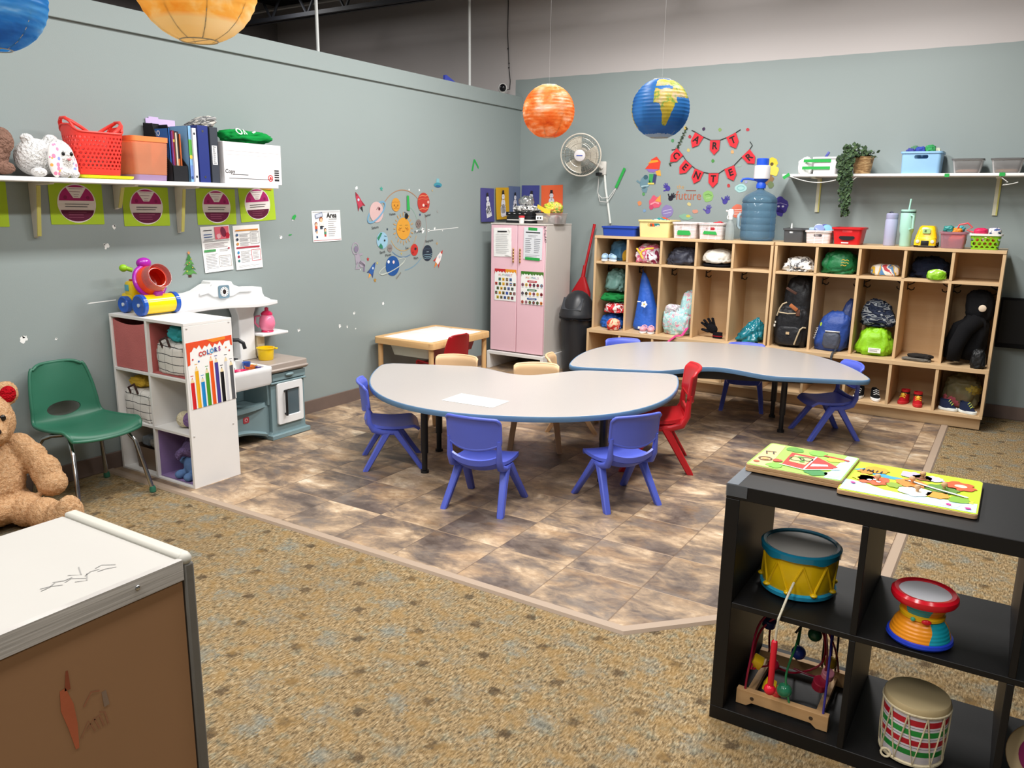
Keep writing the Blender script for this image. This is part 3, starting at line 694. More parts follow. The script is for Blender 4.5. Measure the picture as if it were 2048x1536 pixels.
b = MB(); b.tube([(-.03, -.145, .05), (-.02, -.16, .10), (.02, -.15, .125), (.07, -.12, .13)], .008, P('#e6b636', 'nylon'), 8); b.tube([(-.08, -.12, .12), (-.03, -.165, .085), (.0, -.17, .04)], .008, P('#e6b636', 'nylon'), 8)
b.build('handle', bpy.data.objects['tote_bag'])
soft('jacket', 'charcoal jacket folded in a top bay next to the white blanket', 'jacket', 2, ZT, .265, .30, .15, P('#353743', 'nylon'), 3, amp=.16, fold=.11)
soft('blanket', 'cream fleece blanket folded over a black mat in a top bay', 'blanket', 3, ZT + .0312, .255, .30, .115, P('#d9d5ca', 'fabric'), 4, amp=.10, fold=.06)
b = MB(); b.lump((0, 0, 0), (.25, .28, .03), P('#15161a', 'fabric'), 8, amp=.05, fold=.02); tag(b.build('nap_mat', loc=(bay(3), -.30, ZT), sharp=180), 'thin black folded mat under the cream blanket', 'mat')
soft('rolled_blanket', 'white rolled blanket with thin dark lines in a top bay', 'blanket', 5, ZT, .255, .27, .115, blotch(['#ecebe6', '#e3e1db', '#f3f2ee', '#6a6a6c', '#eeeae6'], 22, seed=1), 6, amp=.16, fold=.16, ffreq=7, e=.8, rot=.12)
soft('duffel_bag', 'dark green cloth bag with gold print filling a top bay', 'bag', 6, ZT, .262, .28, .18, P('#15693a', 'nylon'), 7, amp=.15, fold=.09)
b = MB(); b.T = Tm((bay(6) + .055, -.443, ZT + .085), (R(90), R(4), 0)); gold = P('#c9a13a', 'print')
for dy, n in ((.02, 5), (0, 5), (-.02, 4)): b.stroke([(-.03 + k * .013, dy + .006 * (k % 2)) for k in range(n)], .005, gold, 3)
o = b.build('print'); o.parent = bpy.data.objects['duffel_bag']; o.matrix_parent_inverse = bpy.data.objects['duffel_bag'].matrix_basis.inverted()
b = MB(); b.lump((0, 0, 0), (.20, .12, .085), blotch(['#f2f1ec', '#ece9e2', '#e0b63a', '#5b8fc7', '#f4f3ef', '#c94a52'], 12, 'print', seed=3), 9, amp=.06, fold=.03, e=.6)
tag(b.build('wipes_pack', loc=(bay(7) + .01, -.30, ZT), rot=(0, 0, .05), sharp=180), 'white soft pack of wipes with coloured print in a top bay', 'wipes')
soft('sweater', 'navy sweater heaped in a top bay beside the lime packet', 'clothes', 8, ZT, .265, .25, .16, P('#1d2233', 'fabric'), 10, dy=-.235, amp=.2, fold=.13)
b = MB(); b.lump((0, 0, 0), (.13, .075, .075), blotch(['#8fc62c', '#7ab61f', '#a3d54a', '#eef5df'], 14, 'gloss', seed=2), 4, amp=.12, fold=.1)
tag(b.build('snack_packet', loc=(bay(8) + .06, -.435, ZT), sharp=180), 'lime green crinkled packet in front of the navy sweater', 'packet')
# middle row
soft('jacket', 'dusty green jacket on top of the heap in the bay nearest the broom', 'jacket', 0, ZM + .325, .22, .24, .20, P('#5b7f78', 'nylon'), 11, dx=.0, amp=.18, fold=.14)
soft('towel', 'deep green towel squeezed in the heap under the dusty green jacket', 'towel', 0, ZM + .2345, .25, .26, .088, P('#1f7a3d', 'fabric'), 12, dx=-.005, amp=.18, fold=.10)
soft('dress', 'red and white floral dress in the heap of the bay nearest the broom', 'clothes', 0, ZM + .138, .23, .25, .095, blotch(['#c6242d', '#efe6e2', '#c01e2a', '#d84a50', '#f3efec'], 16, seed=4), 13, dx=.025, dy=-.32, amp=.2, fold=.1)
soft('plastic_bag', 'royal blue crinkled bag at the bottom of the heap nearest the broom', 'bag', 0, ZM, .25, .28, .136, P('#2560b8', 'nylon'), 14, dx=-.01, dy=-.29, amp=.2, fold=.16)
b = MB(); b.lump((0, 0, 0), (.12, .12, .105), blotch(['#d84438', '#f0c8a4', '#d33a30', '#f4ded0', '#a5232a'], 12, seed=7), 15, amp=.1, fold=.06, e=.9)
tag(b.build('hat', loc=(bay(0) + .065, -.487, ZM), sharp=180), 'red and peach patterned hat on the bench of the bay nearest the broom', 'hat')
# blue drawstring bag hanging from a hook
t = thing('drawstring_bag', 'large blue drawstring bag with a white flower print hanging in a bay', 'bag', (bay(1), -.30, ZM))
b = MB(); m = P('#2c63c9', 'nylon'); rs = []
for k in range(19):
    f = k / 18; z = .005 + .49 * f; w = .122 * (1 - f) ** .85 + .014 + (.0 if k else -.02); d = .085 * (1 - f) ** .8 + .01 + (.0 if k else -.015); dx = -.02 * f - .035 * f * f
    rs.append([(dx + w * Cs(a) * (1 + .08 * noise.noise(V((Cs(a) * 2, S(a) * 2, f * 3)))) , d * S(a) * (1 + .16 * noise.noise(V((Cs(a) * 3, S(a) * 3, f * 2 + 5)))), z) for a in [2*PI*j/32 for j in range(32)]])
b.rings(rs, m); b.build('pouch', t, sharp=180)
b = MB(); b.T = Tm((.005, -.101, .235), (R(90 - 12), 0, 0)); fl = P('#f2f2ee', 'print')
for k in range(5): b.disc(.018 * Cs(2*PI*k/5), .018 * S(2*PI*k/5), .011, .011, fl, 8, 10)
b.disc(0, 0, .008, .008, P('#d9b64a', 'print'), 9, 10); b.rect(-.05, .02, .03, .007, fl, 8); b.build('flower_print', t)
b = MB(); b.T = Tm((-.01, -.094, .03), (R(90), 0, 0)); b.rect(0, 0, .07, .02, fl, 8); b.build('label_tag', t)
b = MB(); b.tube([(-.055, .0, .49), (-.075, .02, .51), (-.10, .08, .52)], .006, m, 6); b.build('cord', t)
for k, dx in enumerate((.038, .105)): clog((bay(1) + dx, -.47, ZM), R(185 + 12 * k), '#e7a7b4', 'pink and white toddler shoe in front of the blue drawstring bag', 'pink toddler shoes', .12)
# aqua backpack
t = thing('backpack', 'pale aqua patterned backpack with a hot pink strap, slumped in a bay', 'backpack', (bay(2), -.30, ZM))
mq = blotch(['#a9d3d6', '#b7dfe0', '#a2ccd2', '#cfe4df', '#e58aa6', '#b2dadb'], 24, seed=6)
b = MB(); b.lump((-.01, -.04, 0), (.26, .22, .225), mq, 21, amp=.14, fold=.07); b.lump((.055, .03, .05), (.15, .18, .33), mq, 22, amp=.12, fold=.07, lean=(.03, 0)); b.build('body', t, sharp=180)
b = MB(); b.lump((-.05, -.07, .17), (.13, .12, .085), blotch(['#c9ccce', '#dfe0dd', '#b9a6b4', '#c2d6d8'], 30, seed=8), 23, amp=.15, fold=.1); b.build('top_pocket', t, sharp=180)
b = MB(); b.tube([(.10, -.10, .07), (.09, -.2, .016), (.055, -.255, .013), (.02, -.268, -.02), (-.01, -.27, -.045)], .011, P('#e03a86', 'nylon'), 8, flat=.5)
b.build('strap', t)
# gloves
def hand_glove(name, label, cat, loc, rz, col):
    t = thing(name, label, cat, loc, rz); m = P(col, 'knit')
    bl = [((0, 0, .085), (.036, .018, .042))]
    for k, (dx, l, a) in enumerate(((-.027, .040, -.35), (-.010, .050, -.14), (.010, .050, .08), (.028, .044, .3))):
        for j in range(4): bl.append(((dx + S(a) * l * j / 3, -.002 * j, .115 + Cs(a) * l * j / 3), (.0095, .0095, .012)))
    for j in range(4): bl.append(((-.034 - .009 * j, -.004, .075 + .009 * j), (.011, .011, .012)))
    o = meld('hand', bl, m, .0035, 3, parent=t); o.rotation_euler = (0, R(-28), 0)
    b = MB(); b.rings([[(x * .032, y * .018, z) for x, y in arc(0, 0, 1, 0, 2*PI, 20)[:-1]] for z in (.002, .05)], P('#1b1a1f', 'knit')); b.rings([[(x * .0335, y * .0195, z) for x, y in arc(0, 0, 1, 0, 2*PI, 20)[:-1]] for z in (.016, .024)], P('#8e1f28', 'knit')); b.build('cuff', t)
    return t
hand_glove('glove', 'single black knit glove lying on the bench of an otherwise empty bay', 'glove', (bay(3) + .045, -.36, ZM), R(-6), '#17171b')
bpy.data.objects['glove'].scale = (1.3, 1.4, 1.0)
soft('rain_jacket', 'shiny teal rain jacket heaped in a bay', 'jacket', 4, ZM, .24, .26, .20, P('#14707f', 'gloss'), 31, dx=.015, dy=-.32, amp=.3, fold=.18, freq=1.6, e=.9, lean=(.05, 0), top=.55)
# black backpack
t = thing('backpack', 'big black backpack with tan zip trim filling a bay', 'backpack', (bay(5), -.30, ZM))
mk = P('#15161a', 'nylon'); tan_ = P('#b9a88a', 'nylon'); lea = P('#a8633a', 'matte')
b = MB(); b.lump((0, -.03, 0), (.275, .25, .33), mk, 41, amp=.06, fold=.04, e=.6); b.lump((.02, .03, .10), (.24, .22, .45), mk, 42, amp=.08, fold=.05, e=.7); b.build('body', t, sharp=180)
b = MB(); b.lump((.0, -.135, .02), (.20, .07, .155), P('#1b1c20', 'nylon'), 43, amp=.05, fold=.04, e=.6); b.build('front_pocket', t, sharp=180)
b = MB(); b.tube([(.05, -.172, .03), (.07, -.176, .10), (.085, -.172, .15), (.10, -.155, .165), (.115, -.13, .16)], .006, tan_, 8)
b.tube([(-.105, -.14, .24), (-.085, -.155, .30), (-.065, -.155, .335), (-.035, -.15, .35)], .006, tan_, 8); b.tube([(-.09, -.155, .27), (-.02, -.165, .265), (.04, -.16, .27)], .005, tan_, 8); b.build('zip_trim', t)
b = MB(); b.box((0.02, -.162, .315), (.07, .012, .028), lea, (0, R(35), 0), bev=.004); b.box((.055, -.155, .275), (.03, .012, .05), P('#5e3c2c', 'matte'), bev=.004); b.box((-.01, -.148, .44), (.09, .012, .02), P('#4a3026', 'matte'), (0, R(28), 0), bev=.004); b.build('leather_tab', t)
b = MB(); b.box((-.005, -.178, .115), (.026, .004, .02), P('#c9ad86', 'matte')); b.box((-.115, -.15, .165), (.012, .006, .02), P('#d8d2c4', 'matte')); b.box((-.112, -.145, .19), (.01, .006, .014), P('#d8d2c4', 'matte')); b.build('label_patch', t)
# blue backpack
t = thing('backpack', 'bright navy backpack with a grey mesh pocket leaning in a bay', 'backpack', (bay(6), -.30, ZM))
mb_ = P('#27468f', 'nylon'); b = MB(); b.lump((.0, -.03, 0), (.255, .22, .30), mb_, 51, amp=.08, fold=.05, e=.65, lean=(.04, .02), top=.85); b.lump((.07, .02, .02), (.13, .20, .38), P('#22325f', 'nylon'), 52, amp=.08, fold=.05, lean=(.04, 0), top=.6); b.build('body', t, sharp=180)
b = MB(); b.lump((.01, -.115, .025), (.13, .08, .135), P('#4b5160', 'nylon'), 53, amp=.06, fold=.05, e=.6); b.box((.015, -.146, .155), (.105, .01, .008), P('#e4e6e8', 'nylon')); b.build('mesh_pocket', t, sharp=180)
b = MB(); b.T = Tm((-.10, -.105, .13), (R(90), R(-72), R(-35))); wl_ = P('#e6e8ea', 'print')
b.text('BAG', 0, 0, .05, wl_, 22) if False else [b.stroke([(-.05 + k * .02, -.008), (-.042 + k * .02, .010), (-.034 + k * .02, -.008)], .005, wl_, 25) for k in range(5)]
b.disc(.085, -.02, .016, .010, P('#a7c23c', 'print'), 25); b.build('print', t)
b = MB(); b.tube([(.05, -.13, .03), (.055, -.19, .012), (.05, -.25, .012), (.045, -.264, -.02), (.05, -.264, -.06)], .008, P('#33363c', 'nylon'), 8, flat=.6); b.build('strap', t)
# jacket over lime bag
soft('lime_bag', 'lime green dry bag with a white label, under a patterned jacket', 'bag', 7, ZM, .27, .25, .21, P('#8cc61e', 'nylon'), 61, dy=-.33, amp=.14, fold=.10)
b = MB(); b.T = Tm((.02, -.128, .045), (R(90), 0, 0)); b.rect(0, 0, .085, .036, fl, 6); b.lines(0, .008, .07, 3, .008, P('#55585a', 'print'), 7); b.build('label_patch', bpy.data.objects['lime_bag'])
soft('jacket', 'navy and grey patterned jacket on top of the lime bag', 'jacket', 7, ZM + .212, .26, .24, .20, blotch(['#1d2535', '#2a3144', '#171c2a', '#8d9296', '#1f2637', '#5e6468'], 13, seed=9, stretch=(.6, 1, 2.)), 62, dx=.005, dy=-.28, amp=.2, fold=.12, lean=(-.03, 0), top=.6)
b = MB(); b.lump((0, 0, 0), (.20, .11, .022), P('#6f6a62', 'fabric'), 71, amp=.1, fold=.08); b.lump((.02, .02, .02), (.18, .10, .028), P('#2d2a28', 'fabric'), 72, amp=.15, fold=.12)
tag(b.build('hat', loc=(bay(8), -.44, ZM), rot=(0, 0, -.1), sharp=180), 'flattened grey and black knit hat lying in an otherwise empty bay', 'hat')
# black coat
t = thing('coat', 'long black coat with a round cream badge hanging in the last bay', 'coat', (bay(9), -.30, ZM))
mk2 = P('#141416', 'fabric')
b = MB(); b.lump((.045, 0, .29), (.185, .19, .235), mk2, 81, amp=.08, fold=.05, flat=False, lean=(-.02, 0)); b.build('hood', t, sharp=180)
b = MB(); b.lump((.03, -.02, .03), (.19, .20, .34), mk2, 82, amp=.10, fold=.06); b.tube([(.05, -.09, .32), (-.02, -.13, .25), (-.06, -.15, .14), (-.07, -.16, .03)], [.05, .055, .05, .042], mk2, 16)
b.tube([(.0, -.02, .29), (-.07, -.03, .25), (-.105, -.03, .16), (-.11, -.04, .03)], [.045, .045, .035, .03], mk2, 14); b.build('body', t, sharp=180)
b = MB(); b.lathe([(.024, 0), (.024, .006), (.018, .010)], P('#d9c6b0', 'matte'), 20, (.065, -.112, .405), (R(90), 0, 0)); b.build('badge', t)
soft('bag', 'black soft bag on the bench below the black coat', 'bag', 9, ZM, .10, .11, .135, P('#101113', 'nylon'), 83, dx=.085, dy=-.487, amp=.1, fold=.08)
bpy.data.objects['bag'].name = 'pouch_bag'
# bottom row shoes
def sneaker(loc, rz, col, sole, label, group, L=.16, lace='#e8e8e6'):
    t = thing('sneaker', label, 'shoe', loc, rz, group); m = P(col, 'fabric')
    pr = [(x * (.030 + .006 * max(0, y)) , y * L / 2) for x, y in arc(0, 0, 1, 0, 2*PI, 24)[:-1]]
    b = MB(); b.rings([[(x * k, y * k, z) for x, y in pr] for k, z in ((.94, 0), (1.03, .004), (1.03, .02), (.98, .023))], P(sole, 'rubber')); b.build('sole', t)
    b = MB(); rs = []
    for k in range(9):
        f = k / 8; z = .02 + .055 * f; yb = -L * .46; yf = L * (.46 - .34 * f ** .8); w = .031 - .006 * f
        rs.append([(x * w, (yb + yf) / 2 + y * (yf - yb) / 2, z + .006 * (y < -.6)) for x, y in arc(0, 0, 1, 0, 2*PI, 22)[:-1]])
    f0 = rs[-1]; rs += [[(x * .72, y * .8 - .012, .068) for x, y, z in f0], [(x * .6, y * .7 - .014, .035) for x, y, z in f0]]
    b.rings(rs, m); b.build('upper', t, sharp=60)
    b = MB()
    for k in range(3): b.tube([(-.02, L * (.22 - .08 * k), .045 + .012 * k), (0, L * (.235 - .08 * k), .054 + .012 * k), (.02, L * (.22 - .08 * k), .045 + .012 * k)], .003, P(lace, 'fabric'), 6)
    b.build('laces', t); return t
for k, dx in enumerate((-.055, .06)): sneaker((bay(7) + dx, -.44, ZL), R(170 + 30 * k), '#17181a', '#eeeeec', 'black toddler sneaker with a white sole in a bottom cubby', 'black sneakers', .15)
for k, (dx, dy) in enumerate(((-.05, -.42), (.045, -.46))):
    t = sneaker((bay(8) + dx, dy, ZL), R(165 + 25 * k), '#b41c24', '#c22a2f', 'red toddler boot with yellow and black trim in a bottom cubby', 'red boots', .14, '#e9c23a')
    b = MB(); b.rings([[(x * w, -.02 + y * w * 1.1, z) for x, y in arc(0, 0, 1, 0, 2*PI, 18)[:-1]] for w, z in ((.027, .06), (.029, .085), (.030, .10), (.024, .10), (.022, .07))], P('#b41c24', 'rubber')); b.build('boot_shaft', t)
    b = MB(); b.rings([[(x * .0305, -.02 + y * .0335, z) for x, y in arc(0, 0, 1, 0, 2*PI, 18)[:-1]] for z in (.072, .084)], P('#1c1a1b')); b.ell((0, .02, .062), (.014, .012, .016), P('#e5b93a')); b.build('trim', t)
for k, (dx, dy) in enumerate(((-.058, -.475), (.066, -.495))): sneaker((bay(9) + dx, dy, ZL), R(255 - 12 * k), '#222a44', '#dfe4e0', 'navy running shoe with a pale sole at the front of the last bottom cubby', 'navy running shoes', .128, '#cfe06a')
b = MB(); b.lump((0, 0, 0), (.25, .24, .25), clear('#b9b48c', .35, .30), 91, amp=.15, fold=.14); t = b.build('plastic_bag', loc=(bay(9) + .005, -.27, ZL), sharp=180)
tag(t, 'see through plastic bag with yellow and pink clothes in the last bottom cubby', 'bag')
b = MB(); b.lump((.03, -.02, .10), (.20, .16, .09), P('#b3a04a', 'fabric'), 92, amp=.12, fold=.1, rot=-.5); b.build('yellow_contents', t, sharp=180)
b = MB(); b.lump((-.03, -.05, .01), (.17, .13, .10), P('#c0606c', 'fabric'), 93, amp=.12, fold=.1); b.build('pink_contents', t, sharp=180)
# ------------------------------------------------------------------ left shelf and what stands on it
m_shelf = P('#ecebe8', 'board'); m_brk = P('#d8d3c8', 'board'); m_yel = P('#c9c36a', 'board'); SZ = 1.5955
t = thing('bracket_shelf', 'long white wall shelf on the sage wall holding plush toys, baskets and binders', 'shelf', (0, 0, 0))
b = MB(); b.b2((.010, -5.9, 1.573), (.27, -3.287, 1.595), m_shelf); b.build('shelf_board', t, bev=.003)
for y, h in ((-5.3, .27), (-4.645, .27), (-4.20, .13), (-3.82, .265)):
    b = MB(); T0 = Matrix(((1, 0, 0, 0), (0, 0, -1, y + .011), (0, 1, 0, 0), (0, 0, 0, 1))); b.T = T0
    b.prism([(.001, 1.572), (.20, 1.572), (.20, 1.564), (.075, 1.560), (.034, 1.572 - h + .01), (.001, 1.572 - h)], 0, .022, m_brk, m_brk)
    b.prism([(.075, 1.558), (.079, 1.558), (.038, 1.572 - h + .008), (.034, 1.572 - h + .008)], .0005, .0215, m_yel); b.build('bracket', t, bev=.002)
# brown plush at the frame edge
meld('plush_toy', [((0, 0, .10), (.10, .12, .10)), ((.04, .07, .15), (.06, .06, .065)), ((.05, -.05, .03), (.06, .05, .035)), ((.05, .07, .03), (.06, .045, .03))], P('#8a6a5c', 'plush'), .009, 5, .005, .02, loc=(.10, -4.905, SZ + .006))
tag(bpy.data.objects['plush_toy'], 'curly brown plush toy at the end of the white wall shelf', 'plush toy')
# white plush
m_fur = P('#efece8', 'plush')
t = thing('plush_toy', 'white plush animal with colourful spotted ears next to the red basket', 'plush toy', (.15, -4.645, SZ)); t.scale = (.95, .84, .97)
meld('body', [((-.02, -.03, .095), (.10, .115, .092)), ((.035, .055, .10), (.085, .088, .088)), ((.09, -.09, .022), (.035, .045, .024)), ((.10, .045, .022), (.035, .036, .024)), ((.085, .115, .02), (.03, .03, .022)), ((0, -.085, .185), (.03, .035, .022)), ((0, .05, .188), (.03, .038, .022))], m_fur, .007, 5, .0012, .012, parent=t)
def spots():
    t = NT('spotted_plush'); vo = t.n('ShaderNodeTexVoronoi', {'Vector': t.co(), 'Scale': 34., 'Randomness': .75}); d = t.ma('LESS_THAN', vo.outputs['Distance'], .36)
    c = t.ramp(t.sep(vo.outputs['Color'])[0], [(0, '#f08fb4'), (.25, '#8f9be0'), (.5, '#7cc4c0'), (.7, '#b48fd8'), (.85, '#f2b45a')], 'CONSTANT'); return t.done(t.pbr(t.mix(d, '#f3f0ee', c), .95))
m_spot = spots()
for y, z, w, h, rx in ((.0, .085, .042, .085, 0), (.118, .062, .028, .062, .15)):
    b = MB(); b.ell((.105 if y < .1 else .075, y, z), (.016, w, h), m_spot, (rx, 0, 0)); b.build('ear', t)
for y in (.042, .092):
    b = MB(); b.ell((.118 if y < .06 else .113, y, .115), (.007, .010, .010), P('#17171a', 'gloss'), nu=14, nv=10); b.build('eye', t)
b = MB(); b.ell((.124, .07, .088), (.006, .012, .006), P('#e58b93', 'plush'), nu=12, nv=8); b.build('nose', t)
# yellow lid, red basket
b = MB(); b.T = Tm((.165, -4.375, SZ)); b.rings([[(x, y, z) for x, y in rrect(w, d, .03)] for w, d, z in ((.165, .255, 0), (.19, .272, .006), (.195, .278, .017), (.187, .27, .018), (.18, .262, .010))], P('#e2e01c'))
tag(b.build('shallow_tray'), 'bright yellow plastic tray lying under the red basket', 'tray')
def perforated(col, px, pz, r, z0=-1e3, z1=1e3):
    t = NT('perforated_plastic'); co = t.co(); x, y, z = t.sep(co)
    row = t.ma('FLOOR', t.ma('DIVIDE', z, pz)); sh = t.ma('MULTIPLY', t.ma('MODULO', t.ma('ADD', row, 100.), 2.), .5)
    g = t.n('ShaderNodeNewGeometry'); nx, ny, nz = t.sep(t.n('ShaderNodeVectorTransform', {0: g.outputs['Normal']}, vector_type='NORMAL', convert_from='WORLD', convert_to='OBJECT').outputs[0])
    s_ = t.mix(t.ma('GREATER_THAN', t.ma('ABSOLUTE', nx), t.ma('ABSOLUTE', ny)), x, y)
    q = t.ma('SUBTRACT', t.ma('FRACT', t.ma('ADD', t.ma('DIVIDE', t.sep(s_)[0], px), sh)), .5); w = t.ma('SUBTRACT', t.ma('FRACT', t.ma('DIVIDE', z, pz)), .5)
    d = t.ma('SQRT', t.ma('ADD', t.ma('POWER', t.ma('MULTIPLY', q, px), 2.), t.ma('POWER', t.ma('MULTIPLY', w, pz), 2.)))
    h = t.ma('LESS_THAN', d, r); h = t.ma('MULTIPLY', h, t.ma('GREATER_THAN', z, z0)); h = t.ma('MULTIPLY', h, t.ma('LESS_THAN', z, z1))
    h = t.ma('MULTIPLY', h, t.ma('LESS_THAN', t.ma('ABSOLUTE', nz), .5))
    p = t.pbr(t.mix(t.noise(co, 12.), col, col), .35); tr = t.n('ShaderNodeBsdfTransparent')
    return t.done(t.n('ShaderNodeMixShader', {0: h, 1: p.outputs[0], 2: tr.outputs[0]}))
t = thing('basket', 'red perforated plastic basket with two tall loop handles on the yellow lid', 'basket', (.16, -4.395, SZ + .019))
m_rb = P('#ee4038'); m_rp = perforated('#ee4038', .021, .019, .0062, .03, .185)
b = MB(); n = 48
def rbr(k, f):
    a = 2*PI*k/n; w = .065 + .02 * f; d = .113 + .024 * f; e = .5
    return (w * math.copysign(abs(Cs(a)) ** e, Cs(a)), d * math.copysign(abs(S(a)) ** e, S(a)))
def rz_(k): a = 2*PI*k/n; return .205 + .035 * abs(S(a)) ** 6
b.rings([[(*rbr(k, 0), .002) for k in range(n)]] + [[(*rbr(k, f), .002 + (rz_(k) - .002) * f) for k in range(n)] for f in (.02, .3, .6, .8, 1)] + [[(rbr(k, 1)[0] * .96, rbr(k, 1)[1] * .975, rz_(k)) for k in range(n)], [(rbr(k, 0)[0] * .94, rbr(k, 0)[1] * .96, .008) for k in range(n)]], m_rp); b.build('body', t, sharp=60)
for s_ in (-1, 1):
    b = MB(); b.tube([(-.06, s_ * .122, .215), (-.045, s_ * .135, .25), (-.02, s_ * .142, .268), (.02, s_ * .142, .268), (.045, s_ * .135, .25), (.06, s_ * .122, .215)], .0075, m_rb, 10)
    b.tube([(.0775, s_ * .06, .20), (.07, s_ * .095, .225), (.05, s_ * .128, .25), (.02, s_ * .142, .265)], .0085, m_rb, 10); b.tube([(-.0775, s_ * .06, .20), (-.07, s_ * .095, .225), (-.05, s_ * .128, .25), (-.02, s_ * .142, .265)], .0085, m_rb, 10); b.build('handle', t)
b = MB(); b.tube([(*[q * 1.0 for q in rbr(k, 1)], rz_(k)) for k in range(n)], .005, m_rb, 8, closed=True); b.build('rim', t)
# orange translucent bin
t = thing('storage_bin', 'translucent orange ribbed bin beside the red basket', 'bin', (.155, -4.122, SZ))
m_ob = clear('#efa682', .25, .5); m_lp = clear('#b79ac4', .3, .7)
b = MB(); b.rings([[(x, y, z) for x, y in rrect(w, d, .02)] for w, d, z in ((.15, .183, 0), (.155, .187, .004), (.158, .190, .03))], m_lp); b.build('foot', t)
b = MB(); rs = []
for k in range(34):
    f = k / 33; o = .0022 if k % 2 else 0; rs.append([(x, y, .03 + .172 * f) for x, y in rrect(.158 + .012 * f + o, .190 + .018 * f + o, .02)])
b.rings(rs, m_ob, True, False); b.build('body', t, sharp=180)
b = MB(); b.rings([[(x, y, z) for x, y in rrect(w, d, .02)] for w, d, z in ((.168, .208, .20), (.176, .214, .20), (.178, .216, .226), (.168, .206, .226))], P('#f08a4e'), closed=True); b.build('rim', t)
# magazine file with books
t = thing('magazine_file', 'black open magazine file packed with books and magazines', 'file box', (.135, -3.96, SZ)); mbk = P('#1b1c20', 'matte')
b = MB(); b.b2((-.12, -.048, 0), (.115, .048, .004), mbk); b.b2((-.12, -.048, .004), (-.115, .048, .315), mbk); b.b2((.110, -.048, .004), (.115, .048, .085), mbk)
b.T = Matrix(((1, 0, 0, 0), (0, 0, 1, 0), (0, 1, 0, 0), (0, 0, 0, 1)))
for y in (-.048, .044): b.prism([(-.12, .004), (.115, .004), (.115, .085), (.0, .20), (-.04, .31), (-.12, .31)], y, y + .004, mbk)
b.build('box', t, bev=.001)
def book(name, label, cat, loc, size, cover, pages='#e9e4d8', spine=None, rot=(0, 0, 0), group='books on the white wall shelf', deco=None):
    """spine faces +X"""
    d, w, h = size; t = thing(name, label, cat, loc, 0, group); t.rotation_euler = rot; m = P(cover, 'print')
    b = MB(); b.b2((-d/2, -w/2, 0), (d/2, -w/2 + .0025, h), m); b.b2((-d/2, w/2 - .0025, 0), (d/2, w/2, h), m); b.b2((d/2 - .003, -w/2, 0), (d/2, w/2, h), P(spine, 'print') if spine else m); b.build('cover', t)
    b = MB(); b.b2((-d/2 + .004, -w/2 + .0028, .003), (d/2 - .0035, w/2 - .0028, h - .004), P(pages, 'paper')); b.build('pages', t)
    if deco: q = MB(Matrix(((0, 0, 1, d/2), (1, 0, 0, 0), (0, 1, 0, 0), (0, 0, 0, 1)))); deco(q, w, h); q.build('spine_print', t)
    return t
def bars(*cs):
    def f(q, w, h):
        for k, (c, z, hh) in enumerate(cs): q.rect(0, h * z, w * .9, h * hh, P(c, 'print'), 1)
    return f
def pro(q, w, h):
    q.text('PRO', 0, h * .78, .05, P('#dfe9f2', 'print'), 1, bold=.001); q.rect(0, h * .64, w * .7, .008, P('#c9d8e8', 'print'), 1); q.rect(0, h * .4, w * .8, h * .3, P('#173a78', 'print'), 1)
yb = -4.002
for i, (w, h, col, lab, dx, dc) in enumerate([(.012, .275, '#2a62ad', 'blue book with pale PRO lettering on its cover, first in the black file', -.008, None), (.007, .26, '#7d3d8c', 'thin purple book in the black file', .0, None),
     (.013, .265, '#8e2630', 'dark red book standing in the black file', -.005, bars(('#c9a94a', .8, .05))), (.009, .255, '#d9cdb6', 'thin cream book in the black file', 0, None), (.011, .262, '#3a3136', 'dark brown book in the black file', -.004, bars(('#c5703a', .3, .3))), (.009, .25, '#c2622e', 'thin rust coloured book in the black file', 0, None)]):
    book('book', lab, 'book', (.133 + dx, yb + w/2 + .001, SZ + .0045), (.19, w, h), col, deco=dc); yb += w + .0018
o = [q for q in bpy.data.objects if str(q.get('label', '')).startswith('blue book with pale PRO')][0]
b = MB(Matrix.Translation((0, -.006, 0)) @ BW); b.text('PRO', -.012, .25, .040, P('#dfe9f2', 'print'), 1, bold=.001); b.rect(-.01, .225, .07, .006, P('#c9d8e8', 'print'), 1); b.rect(-.01, .21, .08, .005, P('#c9d8e8', 'print'), 1); b.build('cover_print', o)
b = MB(); b.b2((0, 0, 0), (.003, .185, .343), P('#cbb6e2', 'print')); b.b2((0, .02, .343), (.003, .08, .352), P('#cbb6e2', 'print')); tag(b.build('folder', loc=(.006, -3.985, SZ)), 'lilac cardboard folder standing behind the books against the wall', 'folder')
def green_deco(q, w, h):
    q.rect(0, h * .62, w * .9, h * .28, P('#5aa846', 'print'), 1); q.rect(0, h * .2, w * .9, h * .2, P('#6f8fd0', 'print'), 1); q.disc(0, h * .45, w * .4, w * .5, P('#e6c34a', 'print'), 2); q.disc(0, h * .08, w * .3, w * .4, P('#3c4f9a', 'print'), 2)
book('workbook', 'pale blue and green picture workbook between the black file and the white binder', 'book', (.145, -3.885, SZ), (.20, .022, .30), '#7fb0dc', deco=green_deco)
